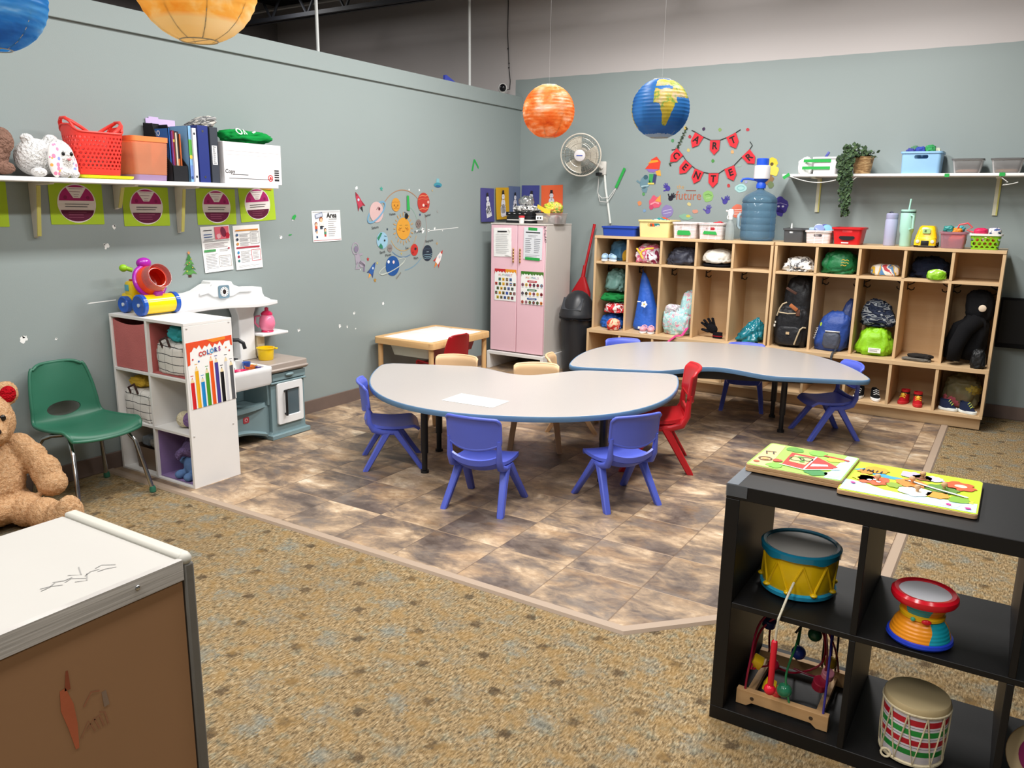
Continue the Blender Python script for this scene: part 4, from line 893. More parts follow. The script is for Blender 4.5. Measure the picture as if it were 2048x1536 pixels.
def binder(label, y, w, h, col, tagw=None, d=.235):
    t = thing('ring_binder', label, 'binder', (.137, y - .042, SZ), 0, 'binders on the white wall shelf'); m = P(col, 'plastic')
    b = MB(); b.b2((-d/2, -w/2, 0), (d/2, -w/2 + .003, h), m); b.b2((-d/2, w/2 - .003, 0), (d/2, w/2, h), m); b.b2((d/2 - .003, -w/2, 0), (d/2, w/2, h), m); b.build('cover', t, bev=.001)
    b = MB(); b.b2((-d/2 + .008, -w/2 + .004, .006), (d/2 - .02, w/2 - .004, h - .012), P('#e8e6e0', 'paper')); b.build('pages', t)
    b = MB(); T0 = Matrix(((0, 0, 1, d/2), (1, 0, 0, 0), (0, 1, 0, 0), (0, 0, 0, 1))); b.T = T0
    if tagw: b.rect(0, h * .50, w * .62, .105, m_white, 1); b.lines(.0, h * .5 + .045, w * .4, 9, .011, P('#4a4a4e', 'print'), 2, .004, .5)
    else: b.disc(0, .03, .007, .007, metal('#9a9aa0'), 1, 12); b.disc(0, h - .03, .007, .007, metal('#9a9aa0'), 1, 12)
    b.build('spine_label', t); return t
binder('thin white ring binder between the picture workbook and the navy binder', -3.820, .026, .29, '#eceaf2')
binder('navy blue ring binder on the wall shelf', -3.764, .072, .308, '#26347a')
t = binder('charcoal ring binder with a white spine label beside the white carton', -3.692, .054, .305, '#3a3f49', True)
# white carton
t = thing('carton', 'white copy paper carton at the end of the wall shelf', 'box', (.128, -3.452, SZ)); mc = P('#e6e3e4', 'paper')
b = MB(); W, D, H, k = .215, .118, .235, .004
b.b2((-D, -W, 0), (D, W, k), mc); b.b2((-D, -W, k), (-D + k, W, H), mc); b.b2((D - k, -W, k), (D, W, H), mc); b.b2((-D + k, -W, k), (D - k, -W + k, H), mc); b.b2((-D + k, W - k, k), (D - k, W, H), mc); b.build('box', t, bev=.0015)
b = MB(Matrix(((0, 0, 1, D), (1, 0, 0, 0), (0, 1, 0, 0), (0, 0, 0, 1)))); kk = P('#2a2a2c', 'print')
b.text('Copy', -.175, .068, .032, kk, 1, bold=.0006); b.lines(-.10, .052, .12, 1, .01, kk, 1, .0035); b.lines(-.02, .030, .33, 1, .01, kk, 1, .003, .05); b.ring(.125, .038, .017, .017, .006, P('#d23a3a', 'print'), 1); b.disc(.125, .038, .009, .009, P('#d23a3a', 'print'), 2, 12)
for j in range(4): b.rect(.175, .045 + .013 * j, .036, .008, kk, 1)
b.rect(.175, .028, .036, .012, kk, 1); b.rect(0, .185, .40, .0015, P('#b9b6b8', 'print'), 1); b.rect(0, .165, .40, .001, P('#c4c1c3', 'print'), 1); b.build('print', t)
b = MB(); b.lump((0, 0, 0), (.19, .37, .085), P('#128a3e', 'fabric'), 5, amp=.22, fold=.12, e=.85, freq=1.4); t = tag(b.build('shirt', loc=(.128, -3.415, SZ + .2365), sharp=180), 'green shirt with white lettering heaped in the white carton', 'shirt')
b = MB(); b.T = Tm((.072, -.10, .058), (0, R(50), 0)) @ Matrix(((0, -1, 0, 0), (1, 0, 0, 0), (0, 0, 1, 0), (0, 0, 0, 1)))
b.ring(0, 0, .018, .02, .008, m_white, 16); b.stroke([(.03, -.02), (.04, .018), (.05, -.018)], .008, m_white, 16); b.stroke([(.10, .0), (.13, .01)], .010, m_white, 14); b.build('printed_motif', t)
b = MB(); b.lump((0, 0, 0), (.15, .17, .06), blotch(['#8e8f90', '#a8a8a6', '#6d6e70', '#c7c3bb', '#8a8b8d'], 14, seed=2), 6, amp=.3, fold=.2, freq=1.8, lean=(.05, .05), top=.7); tag(b.build('scarf', loc=(.125, -3.725, SZ + .3125), sharp=180), 'grey fleece scarf heaped between the binders and the green shirt', 'scarf')

# ------------------------------------------------------------------ papers and decals on the left wall
def pr(c): return P(c, 'print')
K = pr('#2b2b2f')
def sheet(b, w, h, m, curl=.004):
    b.grid(lambda u, v: ((u - .5) * w, (v - .5) * h, curl * (1 - v) ** 2 * (1 + .3 * S(3 * u))), 4, 6, m, .0004)
def onL(name, label, cat, y, z, draw, roll=0., group=None, x=.0015):
    b = MB(); draw(b); o = b.build(name.replace('_decal', '_art_decal')); on_left(o, y, z, x, roll); return tag(o, label, cat, group)
def egg_poster(b):
    b.poly(rrect(.285, .215, .004, 2), P('#a8c62e', 'paper'), 1); w = pr('#e8e0dc'); mg = pr('#a81f66'); dk = pr('#5c1034')
    b.disc(0, 0, .103, .099, w, 2, 40); b.disc(0, .014, .093, .079, mg, 3, 24, 0, 0, PI); b.disc(0, -.034, .088, .058, dk, 3, 24, 0, PI, 2*PI)
    b.poly([(-.055, .082), (.055, .082), (.018, .028), (-.018, .028)], w, 4); b.lines(0, .075, .075, 2, .016, pr('#7d4060'), 5, .002); b.lines(0, .045, .03, 2, .01, pr('#7d4060'), 5, .002)
    b.lines(0, -.004, .13, 2, .013, K, 5, .003, .1); b.lines(0, -.045, .10, 3, .013, pr('#a05a74'), 5, .002)
    b.disc(-.06, .03, .010, .010, pr('#8a1452'), 4, 10); b.disc(.06, .03, .010, .010, pr('#8a1452'), 4, 10)
for y, z, r, lab in ((-4.905, 1.468, -.02, 'lime green sheet with a magenta circle, below the brown plush toy'), (-4.417, 1.472, -.01, 'lime green sheet with a magenta circle below the red basket'), (-4.018, 1.458, -.005, 'lime green sheet with a magenta circle below the books'), (-3.545, 1.459, .0, 'lime green sheet with a magenta circle, above the pink pictured info paper'), (-3.228, 1.477, .055, 'tilted lime green sheet with a magenta circle and a strip of orange tape')):
    o = onL('poster', lab, 'poster', y, z, egg_poster, r, 'lime green posters under the wall shelf')
    if 'orange tape' in lab: b = MB(); b.rect(.08, .098, .09, .022, clear('#e09a3a', .4, .75), 8, -.12); b.build('tape', o)
def info_a(b):
    sheet(b, .212, .276, m_white); 
    b.rect(.045, .094, .105, .075, pr('#e46a7c'), 7); b.disc(.055, .098, .02, .032, pr('#7d2c48'), 8, 14, .3); b.splat(.085, .075, .018, pr('#c21f3c'), 8, 2.); b.splat(.02, .075, .015, pr('#f0b9c0'), 8, 4.)
    for k, (z, c) in enumerate(((.115, '#3a3a40'), (.09, '#3f5f9a'), (.075, '#3f5f9a'))): b.rect(-.058, z, .06, .005, pr(c), 7)
    b.lines(-.05, .062, .08, 3, .007, pr('#8a8a90'), 7); b.rect(0, .048, .195, .002, pr('#444450'), 7); b.lines(0, .034, .18, 4, .008, pr('#9a8a90'), 7)
    b.rect(-.055, -.008, .085, .014, pr('#4f9a5c'), 7); b.lines(.055, -.006, .08, 2, .009, pr('#8a8a90'), 7); b.disc(.085, -.002, .007, .006, pr('#b0304a'), 8, 12)
    b.lines(-.045, -.03, .09, 10, .0095, pr('#8a8a90'), 7); 
    for x, y, w, h in ((.05, -.045, .09, .002), (.05, -.112, .09, .002), (.006, -.0785, .002, .067), (.094, -.0785, .002, .067)): b.rect(x, y, w, h, pr('#7d6a5c'), 7)
    b.lines(.05, -.055, .075, 6, .0095, pr('#8a8a90'), 7)
def info_b(b):
    sheet(b, .212, .276, m_white); b.rect(0, .108, .18, .008, pr('#d98a2c'), 7)
    for k, c in enumerate(('#3f5f8a', '#2c3a52', '#d0904a')): b.disc(-.08, .08 - .028 * k, .009, .009, pr(c), 7, 12); b.lines(-.02, .085 - .028 * k, .085, 3, .008, pr('#8a8a90'), 7)
    for x, y, w, h, c in ((.06, .095, .07, .002, '#6a6a6e'), (.06, .02, .07, .002, '#6a6a6e'), (.025, .058, .002, .075, '#6a6a6e'), (.095, .058, .002, .075, '#6a6a6e'), (0, .0, .185, .010, '#b03a4a'), (.06, -.018, .072, .003, '#c94a5a'), (.06, -.088, .072, .003, '#c94a5a'), (.024, -.053, .003, .07, '#c94a5a'), (.096, -.053, .003, .07, '#c94a5a')): b.rect(x, y, w, h, pr(c), 7)
    for k, c in enumerate(('#3a86b8', '#9a2c4a', '#3f7a78')): b.disc(-.08, -.03 - .026 * k, .009, .009, pr(c), 7, 12); b.lines(-.02, -.024 - .026 * k, .085, 3, .008, pr('#8a8a90'), 7)
    b.lines(.06, .085, .055, 7, .009, pr('#9a9a9e'), 7); b.lines(.06, -.028, .055, 6, .009, pr('#9a8a90'), 7); b.lines(0, -.115, .17, 2, .008, pr('#a0a0a4'), 7)
onL('info_sheet', 'white information sheet with a pink picture below the lime green sheets', 'paper', -3.562, 1.206, info_a, .05, x=.002); onL('info_sheet', 'white information sheet with orange and red bars beside the pink picture one', 'paper', -3.325, 1.208, info_b, .035, x=.002)
def tree(b):
    g = pr('#3f7a3c'); g2 = pr('#57924a')
    for k, (w, z0, z1) in enumerate(((.105, -.062, -.01), (.09, -.035, .015), (.07, -.005, .04), (.045, .022, .062))): b.poly([(-w/2, z0), (-w/4, z0 + .008), (0, z0 - .004), (w/4, z0 + .008), (w/2, z0), (0, z1)], g if k % 2 else g2, 1 + k)
    b.rect(0, -.07, .022, .016, pr('#4a3226'), 1); b.star(0, .068, .013, pr('#c98a5a'), 6)
    for x, z, c in ((-.02, -.04, '#d9c34a'), (.02, -.02, '#c9a04a'), (0, .01, '#d05a4a'), (.012, .03, '#d9c34a'), (-.015, .0, '#c9a04a')): b.disc(x, z, .004, .004, pr(c), 7, 8)
onL('tree_decal', 'small green Christmas tree wall decal above the toy kitchen'.replace('Christmas', 'fir'), 'wall decal', -3.768, 1.122, tree)
def area(b):
    sheet(b, .278, .215, m_white, .002); b.rect(0, .098, .27, .002, K, 5); b.rect(0, -.097, .27, .003, pr('#b8404a'), 5)
    b.rect(-.075, .075, .075, .032, pr('#8a93a8'), 5, .22); b.rect(-.075, .075, .06, .02, pr('#c3c9d6'), 6, .22); b.text('Area', .05, .073, .05, K, 5, bold=.0012)
    b.lines(.06, .048, .08, 1, .01, K, 5, .003, .0); b.lines(.055, .032, .09, 8, .0145, pr('#6a6a70'), 5, .0024, .4)
    for x, z, s_, hair, top, leg in ((-.055, .02, 1.4, '#8a4a2a', '#efe9e2', '#35404f'), (-.105, -.005, 1.1, '#7d2f2a', '#c9583f', '#4a5a7a'), (-.10, -.055, .9, '#b9b2a6', '#dfe4ea', '#2f4a6a'), (-.02, -.045, 1.0, '#3a2620', '#4f8a6a', '#c0403a')):
        b.disc(x, z + .02 * s_, .012 * s_, .013 * s_, pr(hair), 5, 14); b.disc(x, z + .016 * s_, .009 * s_, .010 * s_, pr('#e9b894'), 6, 14); b.rect(x, z - .002 * s_, .022 * s_, .022 * s_, pr(top), 5); b.rect(x, z - .02 * s_, .018 * s_, .016 * s_, pr(leg), 5)
    b.rect(-.045, .02, .035, .02, pr('#e6e2da'), 7, .5); b.rect(-.045, .0, .03, .005, K, 7)
onL('area_sign', 'white sign with the word Area and cartoon people on the sage wall'.replace('Area', 'area'), 'sign', -2.617, 1.329, area, .02)
gt = P('#2fa04a', 'paper')
def tape(label, y, z, pts, x=.002): onL('tape_piece', label, 'tape', y, z, lambda b: b.poly(pts, gt, 1), x=x)
tape('torn bit of green tape on the sage wall above the white sign side', -2.923, 1.392, [(-.02, -.012), (.005, -.018), (.022, .008), (.012, .02), (-.01, .008)])
tape('tiny sliver of green tape on the sage wall', -2.962, 1.274, [(-.014, -.003), (.012, .0), (.014, .006), (-.01, .005)])
tape('peeling green tape in an inverted v high on the sage wall', -.771, 1.83, [(-.055, -.05), (-.03, -.05), (-.005, .03), (.055, -.03), (.06, -.01), (0, .05), (-.02, .05)])
tape('strip of green tape over the planet decals', -1.711, 1.495, [(-.014, -.055), (.02, -.06), (.022, -.045), (.012, .058), (-.014, .06)], .0045)
# planets
def planet(name, label, y, z, r, col, extra=None, word=None, wo=(0, 0), stripes=(), rh=None):
    rh = rh or r
    def d(b):
        b.disc(0, 0, r, rh, pr(col), 2, 32)
        for k, (dz, c, w) in enumerate(stripes):
            h = r * math.sqrt(max(0, 1 - (dz / rh) ** 2)) * .96; b.stroke([(-h, dz - w), (-h * .3, dz + w * .4), (h * .4, dz - w * .3), (h, dz + w)], w, pr(c), 3)
        if extra: extra(b)
        if word: b.text(word, wo[0], wo[1], .030, K, 2, .12)
    return onL(name, label, 'wall decal', y, z, d)
def face(cx, cz, s_, c='#3a2a28', mouth=True, only=(-1, 1)):
    def f(b):
        for q in only: b.disc(cx + q * s_, cz, s_ * .32, s_ * .36, pr(c), 5, 10)
        if mouth: b.stroke([(cx - s_ * .4, cz - s_ * .5), (cx, cz - s_ * .7), (cx + s_ * .4, cz - s_ * .5)], s_ * .18, pr(c), 5)
    return f
def sunx(b):
    for k in range(20):
        a = 2*PI*k/20; r0, r1 = .098, .118 + .01 * (k % 2); b.stroke([(r0 * Cs(a), r0 * S(a)), (r1 * Cs(a), r1 * S(a))], .008, pr('#c0955a'), 2)
    for q in (-1, 1): b.stroke([(q * .035 - .014, .008), (q * .035, .0), (q * .035 + .014, .008)], .004, pr('#8a5a22'), 4); b.stroke([(q * .035 - .016, .026), (q * .035 + .016, .028)], .004, pr('#8a7a3a'), 4); b.disc(q * .05, -.006, .014, .008, pr('#c07a2a'), 4, 12)
    b.stroke([(-.015, -.018), (0, -.024), (.015, -.018)], .004, pr('#8a5a22'), 4); b.splat(.035, .098, .022, pr('#151518'), 6, 3., 18, .5); b.rect(.03, .125, .04, .005, pr('#6a6a6e'), 2, -.3); b.text('Sun', .04, -.155, .028, K, 2)
planet('sun_decal', 'orange smiling sun wall decal in the middle of the planets', -1.77, 1.296, .086, '#cf9436', sunx)
def satx(b):
    bl = pr('#6f9bb8'); b.ring(0, 0, .118, .045, .014, bl, 4, 36, .62, PI * .93, 2*PI * 1.03); b.ring(0, 0, .118, .045, .014, bl, 1, 36, .62); b.disc(.03, .025, .011, .012, pr('#5a2a32'), 5, 12); b.stroke([(.0, .02), (.02, .04)], .004, K, 5)
planet('saturn_decal', 'pale pink ringed planet wall decal with a blue ring', -2.087, 1.425, .078, '#c9aaa8', satx, 'Saturn', (-.02, -.115))
planet('venus_decal', 'small orange planet wall decal above the sun', -1.858, 1.482, .052, '#c98d35', face(0, -.005, .02, '#8a5a22'), 'Venus', (-.045, -.072), ((.02, '#b5762a', .004), (-.03, '#b5762a', .004)))
planet('jupiter_decal', 'large red planet wall decal with stripes', -1.508, 1.50, .080, '#b23a30', lambda b: (b.disc(-.005, -.02, .014, .012, pr('#e8c9c0'), 5, 12), b.disc(.058, .005, .014, .012, pr('#d9a79a'), 5, 12), b.rect(.03, -.025, .03, .006, K, 5), b.disc(-.05, -.095, .008, .009, pr('#2c3a6a'), 3, 10)), 'Jupiter', (.055, -.10), ((.055, '#d88a60', .005), (.03, '#c96a4a', .005), (-.05, '#d88a60', .005)))
planet('mercury_decal', 'small grey planet wall decal beside the sun', -1.578, 1.331, .036, '#80746f', face(0, 0, .014), 'Mercury', (0, -.062), ((.015, '#6a5f5a', .004), (-.018, '#6a5f5a', .004)))
planet('earth_decal', 'pale blue planet wall decal with green land', -2.027, 1.21, .065, '#8db4c9', lambda b: (b.poly([(-.06, .02), (-.02, .06), (.0, .058), (-.02, .03), (-.045, .0)], pr('#2f7a5c'), 4), b.poly([(-.045, -.045), (-.02, -.02), (0, -.04), (.005, -.062), (-.02, -.06)], pr('#2f7a5c'), 4), b.disc(.025, 0, .010, .008, K, 5, 10), b.stroke([(.02, .035), (.05, .03)], .004, pr('#3a5f7a'), 5)), 'Earth', (-.0, -.09))
planet('moon_decal', 'tiny grey moon wall decal beside the blue planet', -1.94, 1.148, .030, '#857b77', face(0, 0, .011), 'Moon', (-.02, -.052))
planet('mars_decal', 'small red planet wall decal below the sun', -1.635, 1.123, .048, '#b8322c', lambda b: (b.disc(.012, .008, .014, .010, K, 5, 10), b.disc(-.02, -.02, .008, .008, pr('#8f2420'), 5, 10)), 'Mars', (.02, -.068))
planet('neptune_decal', 'dark navy striped planet wall decal', -1.462, 1.09, .066, '#24303f', lambda b: b.rect(-.0, .01, .03, .004, pr('#9fb0bf'), 5), 'Neptune', (.025, .10), ((-.012, '#7fa0ae', .004), (-.028, '#7fa0ae', .004), (-.042, '#7fa0ae', .004), (.035, '#3a4a5c', .005)))
def urx(b):
    rg = pr('#b9c0b8'); b.ring(0, 0, .165, .03, .006, rg, 1, 36, .3); b.ring(0, -.012, .15, .022, .007, rg, 4, 24, .3, PI * 1.02, 2*PI * .98); b.disc(-.05, .035, .013, .013, m_white, 5, 12); b.disc(.01, .03, .013, .013, pr('#e9c9c9'), 5, 12); b.text('Uranus', .07, -.08, .026, pr('#7a6a58'), 2, .7)
planet('uranus_decal', 'large deep blue ringed planet wall decal, lowest of the planets', -1.91, 1.008, .082, '#1f4f8f', urx, rh=.078)
for lab, a0, a1, r, c in (('thin orange orbit arc decal above the planets', R(40), R(142), .30, '#a07a5c'), ('thin grey orbit arc decal near the red planet', R(-38), R(22), .30, '#9a908c'), ('thin blue orbit arc decal below the navy planet', R(-88), R(-48), .33, '#6f93ab'), ('thin tan inner orbit arc decal under the sun', R(-150), R(-20), .175, '#b3976a'), ('thin slate orbit arc decal below the sun', R(-128), R(-68), .225, '#5a7a9a'), ('thin green inner orbit arc decal above the sun', R(20), R(75), .19, '#8aa79a')):
    onL('orbit_decal', lab, 'wall decal', -1.77, 1.296, lambda b: b.ring(0, 0, r, r, .0065, pr(c), .4, 24, 0, a0, a1), x=.0012)
def rocket(b, body, tip, fl, a, s_=1.):
    T0 = b.T; b.T = T0 @ Matrix.Rotation(a, 4, 'Z')
    b.poly([(-.022*s_, -.045*s_), (.022*s_, -.045*s_), (.026*s_, 0), (.015*s_, .045*s_), (0, .075*s_), (-.015*s_, .045*s_), (-.026*s_, 0)], body, 1)
    b.poly([(-.014*s_, .045*s_), (.014*s_, .045*s_), (0, .076*s_)], tip, 2); b.poly([(-.022*s_, -.045*s_), (-.045*s_, -.06*s_), (-.025*s_, -.005*s_)], tip, 2); b.poly([(.022*s_, -.045*s_), (.045*s_, -.06*s_), (.025*s_, -.005*s_)], tip, 2)
    b.disc(0, .012*s_, .011*s_, .011*s_, pr('#b9c6d6'), 3, 12); b.poly([(-.014*s_, -.047*s_), (.014*s_, -.047*s_), (0, -.09*s_)], fl, 1); b.T = T0
onL('rocket_decal', 'red rocket wall decal above the pale ringed planet', 'wall decal', -2.278, 1.504, lambda b: rocket(b, pr('#b03a4e'), pr('#8f2a38'), K, R(28)))
onL('rocket_decal', 'blue rocket wall decal beside the deep blue ringed planet', 'wall decal', -2.149, .995, lambda b: rocket(b, pr('#2f5a9a'), pr('#3a4a7a'), pr('#d99a4a'), R(-35), .9))
onL('rocket_decal', 'red and white rocket wall decal next to the navy planet', 'wall decal', -1.305, 1.04, lambda b: rocket(b, pr('#e6dfdc'), pr('#b83a34'), pr('#d9823a'), R(-40), 1.15))
onL('spaceship_decal', 'teal flying saucer wall decal at the top of the planets', 'wall decal', -1.314, 1.658, lambda b: (b.poly([(-.025, .0), (.025, 0), (.018, .04), (-.018, .04)], pr('#79aeb8'), 1), b.disc(0, -.012, .055, .02, pr('#3f8a9a'), 2, 20), b.disc(0, -.022, .035, .01, pr('#2f5f8a'), 3, 16)))
def astro(b):
    c = pr('#9c95a2'); c2 = pr('#7d748a'); b.ring(-.02, .07, .035, .042, .010, c, 1, 20); b.disc(-.015, .065, .022, .024, c2, 1, 14); b.poly([(-.03, .03), (.02, .03), (.035, -.03), (-.02, -.05)], c, 1); b.stroke([(.02, .02), (.055, .028)], .016, c); b.stroke([(.0, -.03), (-.02, -.08), (.02, -.075)], .02, c); b.stroke([(.02, -.03), (.07, -.06), (.065, -.105)], .02, c2); b.disc(.05, -.05, .035, .025, c, 1, 14)
onL('astronaut_decal', 'grey astronaut wall decal floating below the planets', 'wall decal', -2.308, 1.09, astro)
for lab, y, z, r, c in (('tiny teal star wall decal near the pale ringed planet', -2.025, 1.60, .02, '#3f9a8a'), ('tiny red star wall decal beside the astronaut', -2.195, 1.075, .018, '#b0383a'), ('tiny ochre star wall decal below the blue rocket', -2.12, .91, .020, '#a8803a'), ('tiny yellow star wall decal above the deep blue planet', -2.09, 1.04, .014, '#b9b06a'), ('tiny tan star wall decal above the red and white rocket', -1.33, 1.165, .016, '#b5986a'), ('tiny grey star wall decal by the red planet', -1.32, 1.43, .014, '#9a9a98'), ('tiny gold star wall decal under the sun', -1.80, 1.10, .012, '#b9a65a'), ('tiny dark star wall decal left of the sun'.replace(' left of', ' between the blue planet and'), -1.965, 1.295, .012, '#2f3f4f'), ('tiny gold star wall decal near the saucer', -1.39, 1.60, .013, '#b3a27a')):
    onL('star_decal', lab, 'wall decal', y, z, lambda b: b.star(0, 0, r, pr(c)))
# ------------------------------------------------------------------ white six cube organizer
m_cw = P('#e9e7e4', 'board'); CX0, CX1, CY0, CY1 = .028, .667, -4.318, -4.02
t = thing('cube_organizer', 'white six cube organizer with a colour chart on its side panel', 'shelf', (0, 0, .0))
def bd(name, lo, hi): b = MB(); b.b2(lo, hi, m_cw); return b.build(name, t, bev=.0015)
bd('side_panel', (CX0, CY0, .0), (CX0 + .016, CY1, .872)); bd('side_panel', (CX1 - .016, CY0, .0), (CX1, CY1, .872)); bd('top_board', (CX0, CY0, .872), (CX1, CY1, .888)); bd('bottom_board', (CX0 + .016, CY0, .0), (CX1 - .016, CY1, .016))
for z in (.285, .578): bd('shelf_board', (CX0 + .016, CY0, z), (CX1 - .016, CY1, z + .015))
for z0, z1 in ((.016, .285), (.30, .578), (.593, .872)): bd('divider', (.340, CY0, z0), (.355, CY1, z1))
bd('back_panel', (CX0 + .016, CY1 - .005, .016), (CX1 - .016, CY1 - .001, .872))
b = MB()
for y, z in ((-4.30, .86), (-4.04, .865), (-4.30, .29), (-4.05, .305)): b.ell((CX1 + .0005, y, z), (.002, .006, .005), P('#bdbab6'), nu=10, nv=6)
b.build('screw_cover', t)
# COLORS chart on the side panel
b = MB(); W, H = .284, .352; b.poly(rrect(W, H, .002, 2), m_white, 1); og = pr('#e5502a')
b.poly([(-W/2, H/2), (-W/2, .055), (-W/2 + .016, .06), (-W/2 + .02, .125)] + [(-W/2 + .03 + .016 * k, (.128, .148, .138, .155)[k % 4]) for k in range(14)] + [(W/2 - .014, .15), (W/2 - .012, .125), (W/2, .12), (W/2, H/2)], og, 2)
b.poly([(-.02, H/2), (.02, .155), (.10, .16), (.10, H/2)], pr('#ee8a2c'), 3)
for k, (ch, c) in enumerate(zip('COLORS', ('#d23b3b', '#c0392f', '#2c5fb0', '#3a9ad0', '#2a3f8a', '#b0308a'))): b.text(ch, -.062 + .024 * k, .105 + .002 * k, .034, pr(c), 4, sx=.9, bold=.0012)
for k, (x, z) in enumerate(((-.11, .085), (.10, .115), (.12, .095), (-.075, .07))): b.disc(x, z, .005, .005, pr(('#d23b3b', '#e07a2c', '#c0392f', '#2c5fb0')[k]), 3, 10)
for k, (c, top) in enumerate((('#d8282c', -.035), ('#f2b21f', .022), ('#1f8ad0', -.042), ('#4a9a28', .0), ('#ee5a1c', .058), ('#4a3f94', .045), ('#17171a', -.012), ('#cfd0d6', .04), ('#5c5c5f', .012))):
    x = -.124 + .031 * k; m = pr(c); b.rect(x, (top - H/2) / 2, .022, top + H/2, m, 2); b.rect(x + .007, (top - H/2) / 2, .005, top + H/2, pr('#ffffff') if c == '#cfd0d6' else P(c, 'gloss'), 3)
    b.poly([(x - .011, top), (x + .011, top), (x + .003, top + .022), (x - .003, top + .022)], pr('#f0dcae'), 2); b.poly([(x - .0035, top + .02), (x + .0035, top + .02), (x, top + .028)], m, 3); b.rect(x, top + .036, .018, .003, m if c != '#cfd0d6' else K, 2)
o = b.build('colors_poster'); o.matrix_world = Matrix.Translation((CX1 + .0006, -4.165, .615)) @ LW @ Matrix.Rotation(.03, 4, 'Z'); tag(o, 'white chart with COLORS lettering and nine pencils on the organizer side', 'poster')
# bins and bags in the cubes
def fabric_bin(label, x0, x1, z0, z1, col, front=True, loc_y=-4.307):
    t = thing('fabric_bin', label, 'bin', ((x0 + x1) / 2, -4.17, z0), 0, 'fabric cube bins'); m = P(col, 'fabric'); w = (x1 - x0) / 2; h = z1 - z0
    if front:
        b = MB(); b.grid(lambda u, v: ((2*u - 1) * w * (.985 + .015 * v), -.136 - .006 * S(PI * u) * v, .002 + v * (h - .004 - .020 * S(PI * u) ** .7)), 16, 10, m, .005); b.build('front_panel', t, sharp=60)
    b = MB(); b.b2((-w, -.132, .001), (w, .135, .005), m); b.b2((-w, -.13, .005), (-w + .004, .135, h), m); b.b2((w - .004, -.13, .005), (w, .135, h if front else h * .3), m); b.b2((-w + .004, .131, .005), (w - .004, .135, h), m)
    if not front: b.b2((-w + .0045, .02, h * .52), (-w + .0055, .13, h * .525), P('#6f5a86', 'fabric'))
    b.build('body', t); return t
fabric_bin('salmon pink fabric bin pulled flush in the cube nearest the wall', .047, .337, .594, .862, '#c4706e')
fabric_bin('salmon pink open bin lying on its side around a striped bag', .3575, .6485, .594, .858, '#b5625f', False)
fabric_bin('lilac open fabric bin lying on its side around a blue plush', .3575, .6485, .017, .275, '#8f78a8', False)
def grid_cloth():
    t = NT('windowpane_check_cloth'); co = t.co(); x, y, z = t.sep(co); wob = t.ma('MULTIPLY_ADD', t.noise(co, 7., 2.), .03, -.015); d = None
    zl = t.ma('ABSOLUTE', t.ma('SUBTRACT', t.ma('FRACT', t.ma('DIVIDE', t.ma('ADD', z, wob), .042)), .5)); xl = t.ma('ABSOLUTE', t.ma('SUBTRACT', t.ma('FRACT', t.ma('DIVIDE', t.ma('ADD', x, wob), .07)), .5))
    f = t.ma('MAXIMUM', t.ma('LESS_THAN', zl, .045), t.ma('MULTIPLY', t.ma('LESS_THAN', xl, .022), .55))
    c = t.mix(f, t.mix(t.noise(co, 8.), '#d6d2cc', '#ebe7e1'), '#3a3a3d'); return t.done(t.pbr(c, .95, 0, t.bump(t.noise(co, 200.), .4, .003), Specular_IOR_Level=.1))
m_gc = grid_cloth()
def striped_bag(label, loc, size, seed):
    t = thing('striped_bag', label, 'bag', loc, 0, 'black and white checked bags'); b = MB(); b.lump((0, 0, 0), size, m_gc, seed, amp=.06, fold=.05, e=.36); b.build('body', t, sharp=180)
    b = MB(); z = size[2]; y = -size[1] / 2; b.tube([(-.055, y + .012, z - .04), (-.05, y - .006, z), (-.02, y + .01, z + .018), (.01, y - .002, z + .004), (.015, y + .005, z - .03)], .006, P('#3a2320', 'nylon'), 8); b.build('handle', t)
striped_bag('checked black and white bag in the top cube under the teal cloth', (.503, -4.197, .5995), (.272, .215, .18), 3)
striped_bag('checked black and white bag in the middle cube under pink and yellow clothes', (.193, -4.19, .3005), (.285, .235, .187), 8)
def heap(name, label, cat, loc, size, mat, seed, **k): b = MB(); b.lump((0, 0, 0), size, mat, seed, **k); return tag(b.build(name, loc=loc, sharp=180), label, cat)
heap('cloth', 'teal cloth bundled on top of the checked bag', 'cloth', (.545, -4.20, .781), (.185, .19, .084), P('#2f9aa0', 'nylon'), 4, amp=.2, fold=.16)
heap('doll_dress', 'yellow doll clothes on top of the lower checked bag', 'clothes', (.16, -4.235, .489), (.15, .10, .055), P('#cfa83c', 'fabric'), 5, amp=.2, fold=.15)
heap('doll_dress', 'dusty pink doll clothes behind the yellow ones', 'clothes', (.235, -4.12, .489), (.17, .12, .078), blotch(['#b07c9a', '#c497ae', '#2c2830', '#a06a88'], 9, seed=1), 6, amp=.2, fold=.15)
# lilac plush lying with a cream end
t = thing('plush_toy', 'lilac plush caterpillar with a cream round face in the middle cube', 'plush toy', (.53, -4.23, .301))
b = MB(); b.tube([(.0, .0, .045), (.05, .01, .05), (.105, .02, .055)], [.040, .042, .04], P('#8a6f9e', 'plush'), 18); b.build('body', t, sharp=60)
b = MB(); b.ell((-.02, -.005, .046), (.043, .045, .045), P('#ded3b4', 'plush')); b.build('face', t)
b = MB(); b.ell((-.075, .02, .028), (.03, .03, .027), P('#2c2f33', 'plush')); b.build('tail', t)
